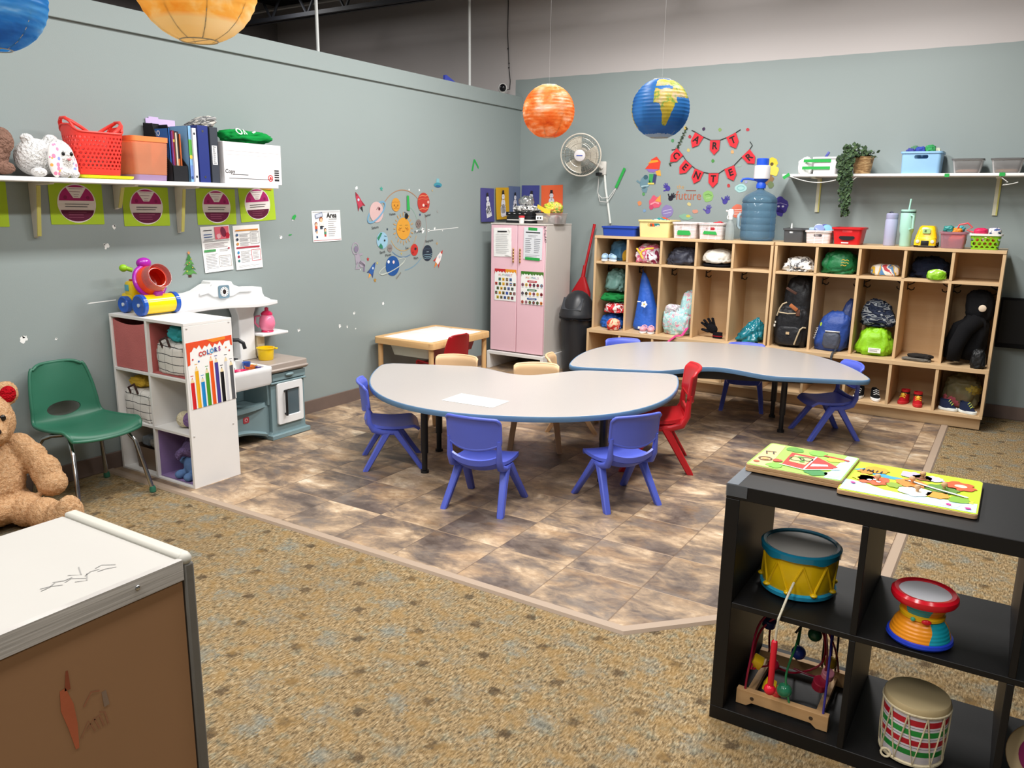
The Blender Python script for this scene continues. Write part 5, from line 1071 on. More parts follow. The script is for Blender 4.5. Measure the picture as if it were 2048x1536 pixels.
# toy tub
t = thing('toy_tub', 'brown see through tub of small toys in the lowest cube by the wall', 'tub', (.21, -4.18, .0165))
b = MB(); b.rings([[(x, y, z) for x, y in rrect(w, d, .02)] for w, d, z in ((.215, .19, 0), (.235, .21, .125), (.235, .21, .13))], clear('#8f7a68', .3, .7), True, False); b.build('tub', t)
for k, (x, y, z, r, c) in enumerate(((-.05, -.04, .12, .045, '#8e98a4'), (.02, -.05, .125, .035, '#c6c3be'), (.06, .0, .12, .04, '#a9b4bd'), (-.02, .03, .125, .045, '#6a7076'), (.08, -.06, .115, .025, '#d9b58a'))):
    heap('toy_block', 'small pale toy piled on the brown tub', 'toy', (.21 + x, -4.18 + y, .0175 + z), (2*r, 1.6*r, 1.3*r), P(c), 20 + k, amp=.15, fold=.08); bpy.data.objects[-1]['group'] = 'toys in the brown tub' if False else 'x'
for o in bpy.data.objects:
    if o.get('label') == 'small pale toy piled on the brown tub': o['group'] = 'toys in the brown tub'
    elif o.get('group') == 'x': del o['group']
# elephant plush
t = thing('plush_toy', 'purple plush elephant in blue overalls sitting in the lilac bin', 'plush toy', (.545, -4.225, .0225)); mp = P('#6a5a82', 'plush'); md = P('#5f7fae', 'fabric')
meld('head', [((0, .0, .165), (.06, .055, .055)), ((-.02, -.045, .155), (.025, .03, .025)), ((-.035, -.07, .135), (.016, .018, .03)), ((.05, .02, .18), (.035, .02, .05)), ((-.055, .02, .185), (.03, .02, .045))], mp, .006, 4, .002, .01, parent=t)
meld('overalls', [((0, 0, .07), (.062, .05, .066)), ((-.045, -.055, .025), (.024, .035, .024)), ((.035, -.06, .025), (.024, .035, .024)), ((-.07, -.01, .085), (.03, .022, .02))], md, .006, 4, parent=t)
b = MB(); b.ell((.065, -.03, .07), (.022, .022, .032), P('#d29a82', 'plush')); b.build('paw', t)
# ------------------------------------------------------------------ cement mixer toy
t = thing('toy_truck', 'yellow and purple toy cement mixer on top of the white organizer', 'toy', (.20, -4.183, .8885), R(90))
ty, tb, tp = P('#f2cf12', 'gloss'), P('#2457b5', 'gloss'), P('#a423a8', 'gloss')
b = MB(); b.box((0, .03, .075), (.085, .20, .03), ty, bev=.01); b.cyl((-.085, -.07, .058), (.085, -.07, .058), .052, ty, n=28); b.build('chassis', t)
b = MB(); b.box((0, .105, .125), (.10, .085, .095), ty, bev=.02, seg=3); b.box((0, .125, .085), (.105, .10, .04), ty, bev=.014); b.box((0, .10, .175), (.06, .05, .012), P('#c92b22'), bev=.004)
cab = b.build('cab', t)
b = MB(); b.box((-.0512, .115, .135), (.004, .035, .035), P('#58a7b8', 'gloss'), bev=.0018); b.box((.0512, .115, .135), (.004, .035, .035), P('#58a7b8', 'gloss'), bev=.0018); b.box((0, .149, .14), (.07, .004, .04), P('#58a7b8', 'gloss'), bev=.0018); b.build('window', cab)
for x, y, r, w in ((-.1, -.07, .058, .03), (.1, -.07, .058, .03), (-.065, .12, .046, .035), (.065, .12, .046, .035)):
    b = MB(); sx = 1 if x > 0 else -1; b.T = Tm((x - sx * w / 2, y, r), (0, sx * PI / 2, 0)); b.lathe([(r * .92, 0), (r, .004), (r, w - .006), (r * .86, w), (r * .45, w - .008), (.002, w - .006)], tb, 28); wh = b.build('wheel', t)
    b = MB(); b.T = Tm((x + sx * (w / 2 - .007), y, r), (0, sx * PI / 2, 0)); b.lathe([(.010, 0), (.010, .006), (.002, .009)], P('#c9d2da', 'gloss'), 12); b.build('hub', wh)
b = MB(); ax = Tm((0, -.02, .175), (R(68), 0, 0)); b.T = ax; b.lathe([(.02, -.07), (.07, -.045), (.082, 0), (.082, .02), (.07, .055), (.052, .075), (.048, .075), (.065, .05), (.07, .0)], P('#ee4a26', 'gloss'), 32, cap1=False); b.build('drum', t)
b = MB(); b.T = ax; b.lathe([(.075, .02), (.072, .06), (.066, .105), (.064, .105), (.07, .06)], clear('#e9b8b4', .1, .22), 32, cap0=False, cap1=False); b.build('clear_rim', t)
b = MB(); b.T = ax; b.tube([(.086 * Cs(a), .086 * S(a), .0) for a in [2*PI*j/36 for j in range(36)]], .012, tp, 10, closed=True); b.T = Matrix(); b.box((0, -.085, .115), (.045, .03, .03), tp, (R(20), 0, 0), bev=.006); b.box((0, .0, .125), (.06, .04, .04), tp, bev=.01); b.ell((0, .02, .272), (.042, .03, .03), tp); b.build('drum_ring', t, sharp=60)
b = MB(); b.cyl((-.05, .05, .235), (-.075, .065, .245), .012, P('#8fc31f'), n=12); b.ell((-.088, .072, .247), (.022, .02, .020), P('#8fc31f')); b.build('lever', t)
# ------------------------------------------------------------------ toy kitchen
kb, kw, kt = P('#7a9297', 'plastic'), P('#e6e7e7', 'plastic'), P('#a3978e', 'plastic'); kd = P('#3c4a50', 'plastic')
KY = -3.6; t = thing('toy_kitchen', 'toy kitchen with white arch, taupe counter and blue grey cupboards', 'toy kitchen', (.002, KY, .006))
def yz(b): b.T = Matrix(((0, 0, 1, 0), (1, 0, 0, 0), (0, 1, 0, 0), (0, 0, 0, 1))); return b
b = MB(); yz(b)
b.prism([(.145, 0), (.435, 0), (.435, .03), (.42, .045), (.42, .43), (.14, .43), (.14, .045), (.125, .03)], .02, .302, kb)
b.prism([(-.40, .0), (-.36, .0), (-.30, .055), (-.2, .085), (-.1, .095), (0, .085), (.08, .055), (.125, .0), (.14, .0), (.14, .225), (-.40, .225)], .03, .275, kb)
b.prism([(-.40, .225), (.14, .225), (.14, .40), (-.40, .40)], .03, .06, kb); b.T = Matrix()
b.b2((.06, -.40, .225), (.275, -.385, .40), kb); b.b2((.06, .125, .225), (.285, .142, .41), kb); b.b2((.02, .118, 0), (.325, .442, .03), kb); b.b2((.29, .132, .36), (.318, .428, .372), kb)
cab = b.build('cupboard', t, bev=.004)
b = MB(); b.grid(lambda u, v: (.20 + .115 * v * (.55 + .45 * S(PI * u) ** .6), -.385 + .51 * u, .222 + .012 * v), 20, 6, kb, .026); b.build('shelf_ledge', t)
b = MB(); b.grid(lambda u, v: (.272 + .03 * v, -.36 + .46 * u, .05 + .05 * S(PI * u) - .012 * v), 20, 3, kb, .014); b.build('arch_rim', t)
b = MB(); b.T = Matrix.Translation((.276, -.045, .165)) @ LW; b.prism(rrect(.045, .038, .008), 0, .002, P('#b0424a', 'print')); b.disc(0, .002, .013, .012, P('#d9a0a4', 'print'), 4, 14); b.poly([(-.008, -.004), (.008, -.004), (0, .010)], P('#8c2a34', 'print'), 5); b.build('emblem', t)
b = MB(); b.b2((.0, .118, .432), (.325, .435, .492), kt); b.b2((.0, .112, .44), (.334, .44, .458), kt); b.b2((.0, -.40, .462), (.10, .118, .492), kt); b.build('counter', t, bev=.008)
b = MB(); o_ = rrect(.33, .46, .03); i_ = rrect(.27, .40, .03); i2 = rrect(.23, .36, .03)
b.T = Tm((.255, -.165, 0)); b.rings([[(x * .96, y * .97, .395) for x, y in o_], [(x, y, .41) for x, y in o_], [(x, y, .47) for x, y in o_], [(x * 1.015, y * 1.01, .478) for x, y in o_], [(x * 1.015, y * 1.01, .50) for x, y in o_], [(x, y, .505) for x, y in o_], [(x, y, .505) for x, y in i_], [(x, y, .455) for x, y in i2]], kw); b.build('sink', t)
b = MB(); b.T = Matrix.Translation((.303, .285, .225)) @ LW; fo = rrect(.215, .27, .012); fi = rrect(.12, .17, .008)
b.rings([[(x, y, 0) for x, y in fo], [(x, y, .016) for x, y in fo], [(x + .018, y, .016) for x, y in fi], [(x + .018, y, 0) for x, y in fi]], kw, closed=True); d = b.build('oven_door', t, bev=.003)
b = MB(); b.T = Matrix.Translation((.303, .303, .225)) @ LW; b.prism(rrect(.12, .17, .008), .003, .006, clear('#5f7078', .1, .75)); b.build('oven_glass', d)
b = MB(); b.cyl((.336, .235, .145), (.336, .235, .315), .008, m_blk, n=12); b.cyl((.318, .235, .155), (.338, .235, .155), .007, m_blk, n=10); b.cyl((.318, .235, .305), (.338, .235, .305), .007, m_blk, n=10); b.build('oven_handle', d)
b = MB(); b.b2((.302, .15, .378), (.312, .425, .425), kb); b.ell((.318, .285, .408), (.014, .035, .011), kb); b.build('drawer', t, bev=.003)
# hutch
for y0, y1 in ((-.40, -.27), (.09, .235)):
    b = yz(MB()); b.prism([(y0, .492), (y1, .492), (y1 - .012, .52), (y1 - .012, .78), (y1 + .02, .86), (y0 - .02, .86), (y0 + .012, .78), (y0 + .012, .52)], .012, .085, kw); b.build('column', t, bev=.006)
b = MB(); yz(b)
top = [(-.385, .945), (-.24, .952), (-.19, .962), (-.125, .992), (-.105, .998), (-.10, 1.012), (-.09, 1.016), (.045, 1.006), (.055, 1.002), (.06, .985), (.10, .970), (.16, .958), (.20, .958), (.285, .952), (.29, .915), (.305, .890), (.35, .872)]
bot = [(.35, .855), (.24, .852), (.16, .842), (.06, .85), (-.03, .865), (-.12, .858), (-.22, .845), (-.40, .852), (-.41, .87), (-.395, .90)]
b.prism(top + bot, .012, .10, kw)
b.prism([(y, z - .012) for y, z in top[2:13]] + [(.19, .93), (.10, .935), (.05, .915), (-.09, .92), (-.13, .945), (-.19, .935)], .10, .112, kw); b.T = Matrix()
b.grid(lambda u, v: (.015 + .19 * v * (.75 + .25 * S(PI * u)), -.415 + .775 * u, .860 + .010 * S(2 * PI * (u - .1))), 30, 4, kw, .024); b.build('arch', t, bev=.004)
b = MB(); b.T = Matrix.Translation((.112, -.022, .948)) @ LW; b.prism(rrect(.078, .078, .012), 0, .006, P('#6f8b9b')); b.disc(0, 0, .030, .030, m_white, 12, 24); b.disc(0, 0, .013, .015, P('#2a1f1c', 'print'), 13, 16)
for k in range(12): b.rect(.024 * Cs(PI * k / 6), .024 * S(PI * k / 6), .004, .006, K, 13, PI * k / 6 + PI/2)
b.build('clock_face', t)
b = MB(); b.box((.085, .335, .648), (.14, .215, .018), kw, bev=.006); b.box((.05, .27, .57), (.07, .06, .14), P('#d3c4a4'), bev=.006); b.build('side_shelf', t)
b = MB(); pth = [(.125, -.045, .494), (.125, -.04, .60), (.13, -.033, .63), (.15, -.01, .65), (.175, .015, .65), (.195, .035, .63), (.20, .042, .595)]; b.tube(pth, .0115, m_blk, 12); b.cyl((.125, -.045, .493), (.125, -.045, .51), .02, m_blk, n=16); b.tube([(.135, -.05, .53), (.165, -.02, .535), (.18, .0, .53)], .008, m_blk, 8); b.build('faucet', t)
# things on the kitchen
t = thing('toy_pitcher', 'pink toy pitcher with a darker pink lid on the kitchen side shelf', 'toy pitcher', (.10, KY + .315, .6645), R(20)); pk, pd = P('#ee7fa0', 'gloss'), P('#d92a5c', 'gloss')
b = MB(); b.lathe([(.03, .006), (.044, .02), (.052, .055), (.046, .09), (.034, .108), (.036, .115)], pk, 28); b.build('body', t)
b = MB(); b.lathe([(.038, 0), (.040, .004), (.036, .010), (.03, .008)], pd, 24); b.build('base', t)
b = MB(); b.lathe([(.037, .113), (.036, .122), (.022, .135), (.013, .138), (.012, .15), (.014, .156), (.001, .162)], pd, 24); b.build('lid', t)
b = MB(); b.tube([(-.036, -.02, .105), (-.062, -.035, .10), (-.066, -.038, .06), (-.045, -.025, .03)], .007, pk, 10); b.build('handle', t)
t = thing('toy_pot', 'yellow toy pot with a lip on the taupe kitchen counter', 'toy pot', (.165, -3.365, .4985)); yl = P('#f0c818', 'gloss')
b = MB(); b.lathe([(.044, 0), (.047, .004), (.052, .07), (.058, .074), (.058, .08), (.050, .08), (.045, .01), (.001, .008)], yl, 32); b.build('body', t)
b = MB(); b.box((.03, .055, .07), (.03, .02, .01), yl, bev=.004); b.build('handle', t)
sk = .006
def dish(name, label, x, y, z, r, h, col, rot=(0, 0, 0)):
    b = MB(); b.lathe([(r * .5, 0), (r * .6, .003), (r, h), (r * .94, h), (r * .55, .006), (.001, .005)], P(col, 'gloss'), 22); tag(b.build(name, loc=(x, y, z), rot=rot), label, 'toy dish', None)
dish('toy_bowl', 'grey toy bowl heaped in the toy sink', .27, -3.76, .463, .05, .05, '#8a8c8e'); dish('toy_plate', 'magenta toy plate at the front of the toy sink', .33, -3.70, .463, .045, .04, '#d02a62'); dish('toy_bowl', 'orange toy bowl in the toy sink', .31, -3.62, .463, .032, .052, '#e8792c'); dish('toy_cup', 'blue toy cup in the toy sink', .27, -3.61, .463, .026, .07, '#2a5cb4'); dish('toy_cup', 'white toy cup in the toy sink beside the faucet', .215, -3.62, .463, .024, .075, '#e9e9e6'); dish('toy_plate', 'yellow toy plate at the counter side of the sink', .29, -3.57, .463, .02, .05, '#e0b83a'); dish('toy_plate', 'violet toy plate at the edge of the toy sink', .335, -3.575, .463, .02, .045, '#4a4394')
# ------------------------------------------------------------------ big teddy bear
m_ted = None
def teddy():
    t = NT('teddy_fur'); co = t.co(); a = t.noise(t.scale(co, (60, 60, 60)), 1., 4., .7); c = t.ramp(a, [(.25, '#b8895f'), (.5, '#d9ac80'), (.75, '#ecc9a2')])
    return t.done(t.pbr(c, 1., 0, t.bump(a, .9, .02), Specular_IOR_Level=.05))
m_ted = teddy()
t = thing('teddy_bear', 'giant tan teddy bear with a red ear lining sitting on the carpet', 'teddy bear', (.30, -5.155, .002), R(-6), sc=.84)
body = [((0, 0, .27), (.17, .20, .25)), ((0, 0, .12), (.2, .22, .12)), ((.05, 0, .60), (.155, .165, .155)), ((.19, 0, .56), (.06, .075, .06)), ((.03, .145, .735), (.035, .065, .07)), ((.03, -.145, .735), (.035, .065, .07))]
for s_ in (-1, 1):
    body += [((.04, s_ * .17, .43), (.075, .08, .075)), ((.08, s_ * .22, .36), (.072, .078, .09)), ((.14, s_ * .26, .28), (.072, .08, .10)), ((.18, s_ * .27, .22), (.072, .08, .075))]
    body += [((.16, s_ * .13, .10), (.12, .095, .095)), ((.30, s_ * .17, .095), (.12, .09, .09)), ((.44, s_ * .20, .10), (.10, .085, .095)), ((.50, s_ * .215, .125), (.05, .075, .115))]
meld('body', body, m_ted, .010, 5, .005, .011, parent=t)
for s_ in (-1, 1):
    b = MB(); b.ell((.058, s_ * .145, .735), (.016, .042, .047), P('#b3121f', 'plush')); b.build('ear_lining', t)
    b = MB(); b.ell((.185, s_ * .062, .64), (.012, .016, .018), P('#17130f', 'gloss'), nu=14, nv=10); b.build('eye', t)
b = MB(); b.ell((.245, 0, .585), (.018, .028, .02), P('#2a1c15', 'matte')); b.build('nose', t)
# ------------------------------------------------------------------ cabinet in front
t = thing('cabinet', 'tall brown sided cabinet with a worn white top, nearest the camera', 'cabinet', (0, 0, .001)); m_br = P('#9a7453', 'board'); m_rail = None
def brushed():
    t = NT('worn_edge_strip'); co = t.co(); f = t.noise(t.scale(co, (3, 3, 240)), 1., 3., .7); c = t.ramp(f, [(.3, '#9b9792'), (.55, '#bfbbb6'), (.8, '#d8d5d0')]); return t.done(t.pbr(c, .45, 0, t.bump(f, .15, .002)))
FX0, FX1, FY = 2.56, 2.95, -5.972; m_gr = P('#6b6862', 'rubber'); m_top = P('#b4b1ab', 'board'); m_cream = P('#bdbab0', 'board')
b = MB(); b.b2((FX0, -7.0, .0), (FX1 - .006, FY - .02, .80), m_br); b.build('body', t)
b = MB(); b.b2((FX1 - .006, -7.0, .0), (FX1, FY - .026, .803), m_br); sp = b.build('side_panel', t)
b = MB(); b.T = Matrix.Translation((FX1, 0, 0)) @ LW; oc = P('#b3603f', 'matte')
def smear(pts, w, c, lay=1):
    global b
    b.stroke(pts, w, c, lay); b.build('crayon_mark', sp); b = MB(); b.T = Matrix.Translation((FX1, 0, 0)) @ LW
smear([(-6.236, .705), (-6.232, .67), (-6.226, .63), (-6.223, .585)], [.010, .022, .016, .006], oc); smear([(-6.226, .735), (-6.228, .70)], [.004, .010], P('#8c4a30', 'matte')); smear([(-6.205, .655), (-6.19, .675), (-6.175, .67)], .003, P('#9a6448', 'matte'))
for k in range(4): smear([(-6.215 + .012 * k, .60 + .01 * k), (-6.20 + .01 * k, .625), (-6.19 + .008 * k, .60)], .003, P('#97684c', 'matte'))
smear([(-6.168, .665), (-6.165, .635)], [.008, .010], P('#8a7462', 'matte'))
b.bm.free()
b = MB(); b.b2((FX1 - .01, -7.0, .806), (FX1 + .004, FY - .024, .847), brushed()); b.ell((FX1 + .005, -6.09, .83), (.003, .005, .005), metal(), nu=10, nv=8); b.build('edge_strip', t, bev=.002)
b = MB(); b.b2((FX1 - .022, FY - .022, .0), (FX1 + .004, FY, .835), m_gr); b.build('corner_post', t, bev=.004)
b = MB(); b.b2((FX0, -7.0, .80), (FX1 - .004, FY - .028, .846), m_top); tpn = b.build('top_panel', t, bev=.002)
b = MB(); b.T = Tm((0, 0, .8462)); sc = P('#8f8d8a', 'matte')
rr = random.Random(9)
for k in range(9):
    x, y = 2.84 + .05 * rr.random(), -6.22 + .14 * rr.random(); b.stroke([(x, y), (x + rr.uniform(-.01, .02), y + .015), (x + rr.uniform(-.02, .02), y + .03)], .002, sc, 1)
b.build('scribble', tpn)
b = MB(); b.b2((FX0, FY - .027, .80), (FX1 - .004, FY, .854), m_cream); b.ell((FX1 - .01, FY - .013, .842), (.015, .015, .013), m_cream); b.build('back_lip', t, bev=.006)
# ------------------------------------------------------------------ on and around the pink cabinet
CT = 1.3335   # cabinet top height
def onB(name, label, cat, x, z, draw, roll=0., group=None, y=-.0015):
    b = MB(); draw(b); o = b.build(name); on_back(o, x, z, y, roll); return tag(o, label, cat, group)
def snowman(bg, h=.30, w=.225, lean=0., s_=1., dx=0.):
    def d(b):
        b.grid(lambda u, v: ((u - .5) * w, (v - .5) * h, .010 * (1 - v) ** 2 + .004 * S(5 * u) ** 2), 6, 6, P(bg, 'paper'), .0005); sn = pr('#dcdce2'); T0 = b.T; b.T = T0 @ Tm((dx, 0, .010), (0, 0, lean))
        b.disc(0, .055 * s_, .022 * s_, .026 * s_, sn, 3, 16); b.disc(0, .0, .032 * s_, .038 * s_, sn, 3, 18); b.poly([(-.042*s_, -.03*s_), (.035*s_, -.03*s_), (.05*s_, -.105*s_), (-.035*s_, -.115*s_)], sn, 3); b.disc(0, -.045*s_, .042*s_, .04*s_, sn, 3, 18)
        b.rect(0, .095 * s_, .028 * s_, .03 * s_, K, 4); b.rect(0, .08 * s_, .042 * s_, .006, K, 4)
        for q in (-1, 1): b.disc(q * .008, .06 * s_, .003, .003, K, 4, 8)
        for k in range(2): b.disc(0, .015 - .025 * k, .004, .004, pr('#5a5a66'), 4, 8)
        b.T = T0
    return d
onL('snowman_art', 'purple paper with a glued snowman, on the sage wall furthest from the corner', 'artwork', -.575, 1.487, snowman('#4c4a86', .30, .215, .15), x=.004)
onL('snowman_art', 'mustard yellow paper with a tall glued snowman by the room corner', 'artwork', -.335, 1.503, snowman('#c79b24', .29, .22, 0, 1.1), .03, x=.014)
onL('snowman_art', 'slate blue paper with a snowman, half hidden in the room corner', 'artwork', -.108, 1.51, snowman('#5b6a8c', .31, .205, 0, .9), x=.004)
onB('snowman_art', 'indigo paper with a glued snowman, first one past the room corner', 'artwork', .125, 1.527, snowman('#454a8c', .30, .20, -.1, .9, .01), y=-.004)
onB('snowman_art', 'bright orange paper with a glued snowman wearing a black hat', 'artwork', .365, 1.53, snowman('#ee6a40', .30, .235, 0, .95), .03, y=-.004)
# stack of black trays with foil and printed cloth, cup
t = thing('document_tray', 'black slotted document tray stack on top of the pink cabinet', 'tray', (.35, -.47, CT))
for k, (w, z, h, c) in enumerate(((.27, 0, .022, '#15161a'), (.26, .022, .010, '#e9e8e4'), (.26, .032, .026, '#1b1d20'), (.27, .058, .008, '#2c2e33'), (.275, .066, .032, '#121317'))):
    b = MB(); b.box((.003 * (k % 2), 0, z + h / 2), (w, .22, h - .001), P(c, 'plastic'), bev=.003)
    if k == 4:
        for q in range(4): b.box((-.10 + .055 * q, -.111, z + .018), (.018, .003, .006), P('#c9c9c9'))
    b.build('tray' if c != '#e9e8e4' else 'paper_layer', t)
heap('printed_cloth', 'white cloth with black animal print folded on the black tray stack', 'cloth', (.37, -.47, CT + .0985), (.24, .20, .06), blotch(['#f0efec', '#e8e7e4', '#1c1c20', '#efeeeb', '#2a2a2e', '#f3f2ef'], 26, seed=4), 7, amp=.12, fold=.1)
def foil():
    t = NT('crumpled_foil'); co = t.co(); n = t.noise(co, 26., 4., .6); return t.done(t.pbr(t.mix(n, '#b9b9b9', '#e6e6e6'), .22, .9, t.bump(n, .8, .01)))
heap('foil_bundle', 'crumpled silver foil bundle on the animal print cloth', 'foil', (.345, -.44, CT + .159), (.15, .12, .085), foil(), 9, amp=.2, fold=.12, e=.9)
t = thing('small_cup', 'small white cup with a red lid in front of the black trays', 'cup', (.405, -.62, CT))
b = MB(); b.lathe([(.021, 0), (.026, .05)], P('#e8e3e0'), 20); b.disc(0, 0, .01, .01, K, 0); b.build('body', t)
b = MB(); b.lathe([(.027, .049), (.027, .066), (.001, .068)], P('#cf3a42'), 20); b.build('lid', t)
t = thing('clear_box', 'clear plastic box of odds and ends on the pink cabinet', 'box', (.62, -.46, CT))
b = MB(); b.rings([[(x, y, z) for x, y in rrect(w, d, .02)] for w, d, z in ((.20, .19, 0), (.215, .21, .085), (.225, .22, .088), (.225, .22, .092))], clear('#d9d4d0', .15, .35), True, False); b.build('box', t)
b = MB(); b.box((-.06, -.112, .05), (.07, .004, .038), m_white); b.box((-.075, -.1145, .05), (.014, .001, .014), K); b.box((-.048, -.1145, .05), (.014, .001, .014), K); b.build('paper_label', t)
b = MB(); b.lump((.045, 0, .004), (.10, .15, .075), P('#b9b4b8', 'nylon'), 4, amp=.15, fold=.1); b.build('grey_contents', t, sharp=180); b = MB(); b.lump((.085, -.05, .004), (.03, .07, .07), P('#a8505a'), 5, amp=.1); b.build('red_contents', t, sharp=180); b = MB(); b.lump((-.035, -.04, .004), (.06, .10, .06), P('#d8c4a0', 'fabric'), 6, amp=.2, fold=.1); b.build('tan_contents', t, sharp=180)
heap('party_bag', 'yellow and green floral party bag spilling over the clear box', 'bag', (.63, -.45, CT + .0935), (.20, .16, .10), blotch(['#f0d43a', '#f4dc5a', '#9ac23c', '#f2d84a', '#e9a05a', '#f6e27a', '#7ab04a'], 16, 'gloss', seed=6), 11, amp=.22, fold=.14, e=.9)
b = MB(); b.grid(lambda u, v: (.0 + .14 * u, -.01 * S(3 * u), .045 * (1 - u) * (1 - v) + .075 * v * (1 - .4 * u)), 8, 4, P('#f3d63e', 'gloss'), .002); o = b.build('bag_flap', bpy.data.objects['party_bag'], (-.125, -.085, .0), (0, R(10), 0))
# papers on the doors
FYD = -.6990
def onD(name, label, cat, x, z, draw, roll=0.): return onB(name, label, cat, x, z, draw, roll, y=FYD)
def crinkle(b, w, h, m):
    b.grid(lambda u, v: ((u - .5) * w, (v - .5) * h, .001 + .005 * abs(noise.noise(V((u * 5, v * 6, 1.))))), 14, 18, m, .0004)
def left_paper(b):
    crinkle(b, .19, .255, m_white); b.rect(0, .095, .10, .010, K, 11); b.lines(0, .07, .14, 11, .0165, pr('#6a6a6e'), 11, .0026, .15)
    b.poly([(.03, -.11), (.097, -.125), (.09, -.10), (.05, -.09)], m_white, 14); b.poly([(.06, .125), (.10, .12), (.085, .09)], m_white, 14)
onD('list_paper', 'crinkled white list taped over the pink door nearest the corner', 'paper', .258, 1.165, left_paper, .02)
def right_paper(b):
    b.grid(lambda u, v: ((u - .5) * .19, (v - .5) * .275, .002), 2, 2, P('#dcdfe4', 'paper'), .0004); b.lines(0, .095, .15, 1, .02, K, 5, .010); b.lines(0, .07, .10, 2, .012, pr('#8a8a90'), 5)
    for k in range(8):
        for q in (-1, 1): b.lines(q * .045, .04 - .0165 * k, .065, 1, .01, pr('#7d8088'), 5, .004, .3, k * 3 + q)
    b.lines(0, -.10, .15, 2, .012, pr('#8a8a90'), 5); b.rect(-.005, .125, .09, .024, gt, 6, -.02); b.rect(.0, -.133, .15, .024, gt, 6, -.02)
onD('schedule_paper', 'grey printed schedule held with green tape on the other pink door', 'paper', .575, 1.165, right_paper, -.015)
b = MB()
for k, (x, z) in enumerate(((.0, .05), (.008, .02), (.004, -.008), (.01, -.035), (.012, -.06))): b.ring(x, z, .008, .010, .004, K, 1, 10, 0, .5 * k, 4.5 + .4 * k); b.stroke([(x - .012, z + .012), (x + .012, z + .008)], .004, K)
on_back(b.build('pen_scrawl'), .69, 1.25, FYD); tag(bpy.data.objects['pen_scrawl'], 'black pen scrawl down the outer edge of a pink door', 'scribble')
def drip(b, w, h, c1, c2):
    b.poly(rrect(w, h, .002, 2), m_white, 1)
    for x0, x1, c in ((-w/2, 0, c1), (0, w/2, c2)): b.poly([(x0, h/2), (x0, h/2 - .055 if x0 < 0 else h/2 - .04)] + [(x0 + (x1 - x0) * (k + .5) / 8, h/2 - (.022, .034, .02, .03)[k % 4]) for k in range(8)] + [(x1, h/2 - (.04 if x0 < 0 else .06)), (x1, h/2)], pr(c), 2)
PAL = ['#4a6a3a', '#6a5f78', '#8a3f6a', '#3f5aa8', '#7d2f3a', '#4a3f48', '#b03f78', '#d9b42a', '#b0502f', '#2f5f8a', '#3a4f2f', '#c0452f', '#8f2a2f', '#b07f8a', '#6f6a3a', '#d9823a', '#22242a', '#5a2a28']
def alphabet(b):
    W, H = .232, .285; drip(b, W, H, '#c22a2f', '#e8992a')
    for k, ch in enumerate('ALPHABET'): b.text(ch, -.066 + .019 * k, .088, .027, pr(('#c94a3a', '#d9823a', '#8aa04a', '#3f8a7a', '#3f6aa8', '#5a4a9a', '#b04a9a', '#c94a3a')[k]), 3)
    i = 0
    for r, (n, x0) in enumerate(((4, -.06), (6, -.097), (5, -.08), (6, -.097), (5, -.08))):
        for k in range(n): c = PAL[(i * 7 + r) % len(PAL)]; x, z = x0 + .039 * k, .05 - .041 * r; b.rect(x, z, .025, .026, pr(c), 3); b.disc(x + .002, z - .002, .007, .007, pr(PAL[(i * 5 + 3) % len(PAL)]), 4, 8); i += 1
def animals(b):
    W, H = .232, .29; drip(b, W, H, '#3f7a2a', '#4f7a34')
    for k, ch in enumerate('ANIMALS'): b.text(ch, -.06 + .02 * k, .090, .027, pr(('#c94a3a', '#d9823a', '#8aa04a', '#3f8a7a', '#3f6aa8', '#5a4a9a', '#b04a9a')[k]), 3)
    for r, c in enumerate(('#c0343f', '#3a7a4a', '#3a5a9a')):
        b.poly([(x, .058 - .077 * r + y) for x, y in rrect(.10, .017, .008)], pr(c), 3); b.rect(0, .058 - .077 * r, .065, .004, pr('#e9e2e0'), 4)
        for k in range(6): q = PAL[(k * 5 + r * 3 + 2) % len(PAL)]; x, z = -.097 + .039 * k, .026 - .077 * r; b.disc(x, z, .014, .015, pr(q), 3, 14); b.disc(x + .002, z, .006, .006, pr(PAL[(k * 3 + r) % len(PAL)]), 4, 8); b.rect(x, z - .022, .022, .003, pr('#8a8a90'), 3)
onD('alphabet_poster', 'alphabet poster with a red and orange dripping header on a pink door', 'poster', .293, .785, alphabet); onD('animals_poster', 'animal poster with a green dripping header on the other pink door', 'poster', .574, .775, animals)
# ------------------------------------------------------------------ wall fan with cord cover
t = thing('wall_fan', 'round wall mounted fan with a beige grille beside the orange lantern', 'fan', (.86, -.02, 1.83)); mf = P('#cfc8bb', 'plastic'); mw2 = P('#d9d6cf', 'plastic'); mgr = metal('#cfcabf', .35)
b = MB(); b.box((.03, .006, 0), (.07, .026, .12), mw2, bev=.008); b.cyl((.03, -.01, .0), (-.09, -.12, .11), .016, mw2, n=12); b.box((.02, -.05, -.055), (.05, .05, .03), m_blk, bev=.008); b.build('bracket', t)
A = Tm((-.085, -.215, .105), (R(99), R(0), R(14)))
b = MB(); b.T = A; b.lathe([(.055, -.10), (.06, -.04), (.05, -.03), (.001, -.03)], mf, 24); b.build('motor', t)
b = MB(); b.T = A
for k in range(3):
    a0 = 2*PI*k/3; b.grid(lambda u, v: ((.03 + .13 * u) * Cs(a0 + (v - .5) * 1.1), (.03 + .13 * u) * S(a0 + (v - .5) * 1.1), -.012 + .022 * (v - .5)), 6, 8, P('#d3ccbd', 'gloss'), .003)
b.lathe([(.035, -.02), (.035, .01), (.001, .014)], mf, 20); b.build('blades', t)
b = MB(); b.T = A
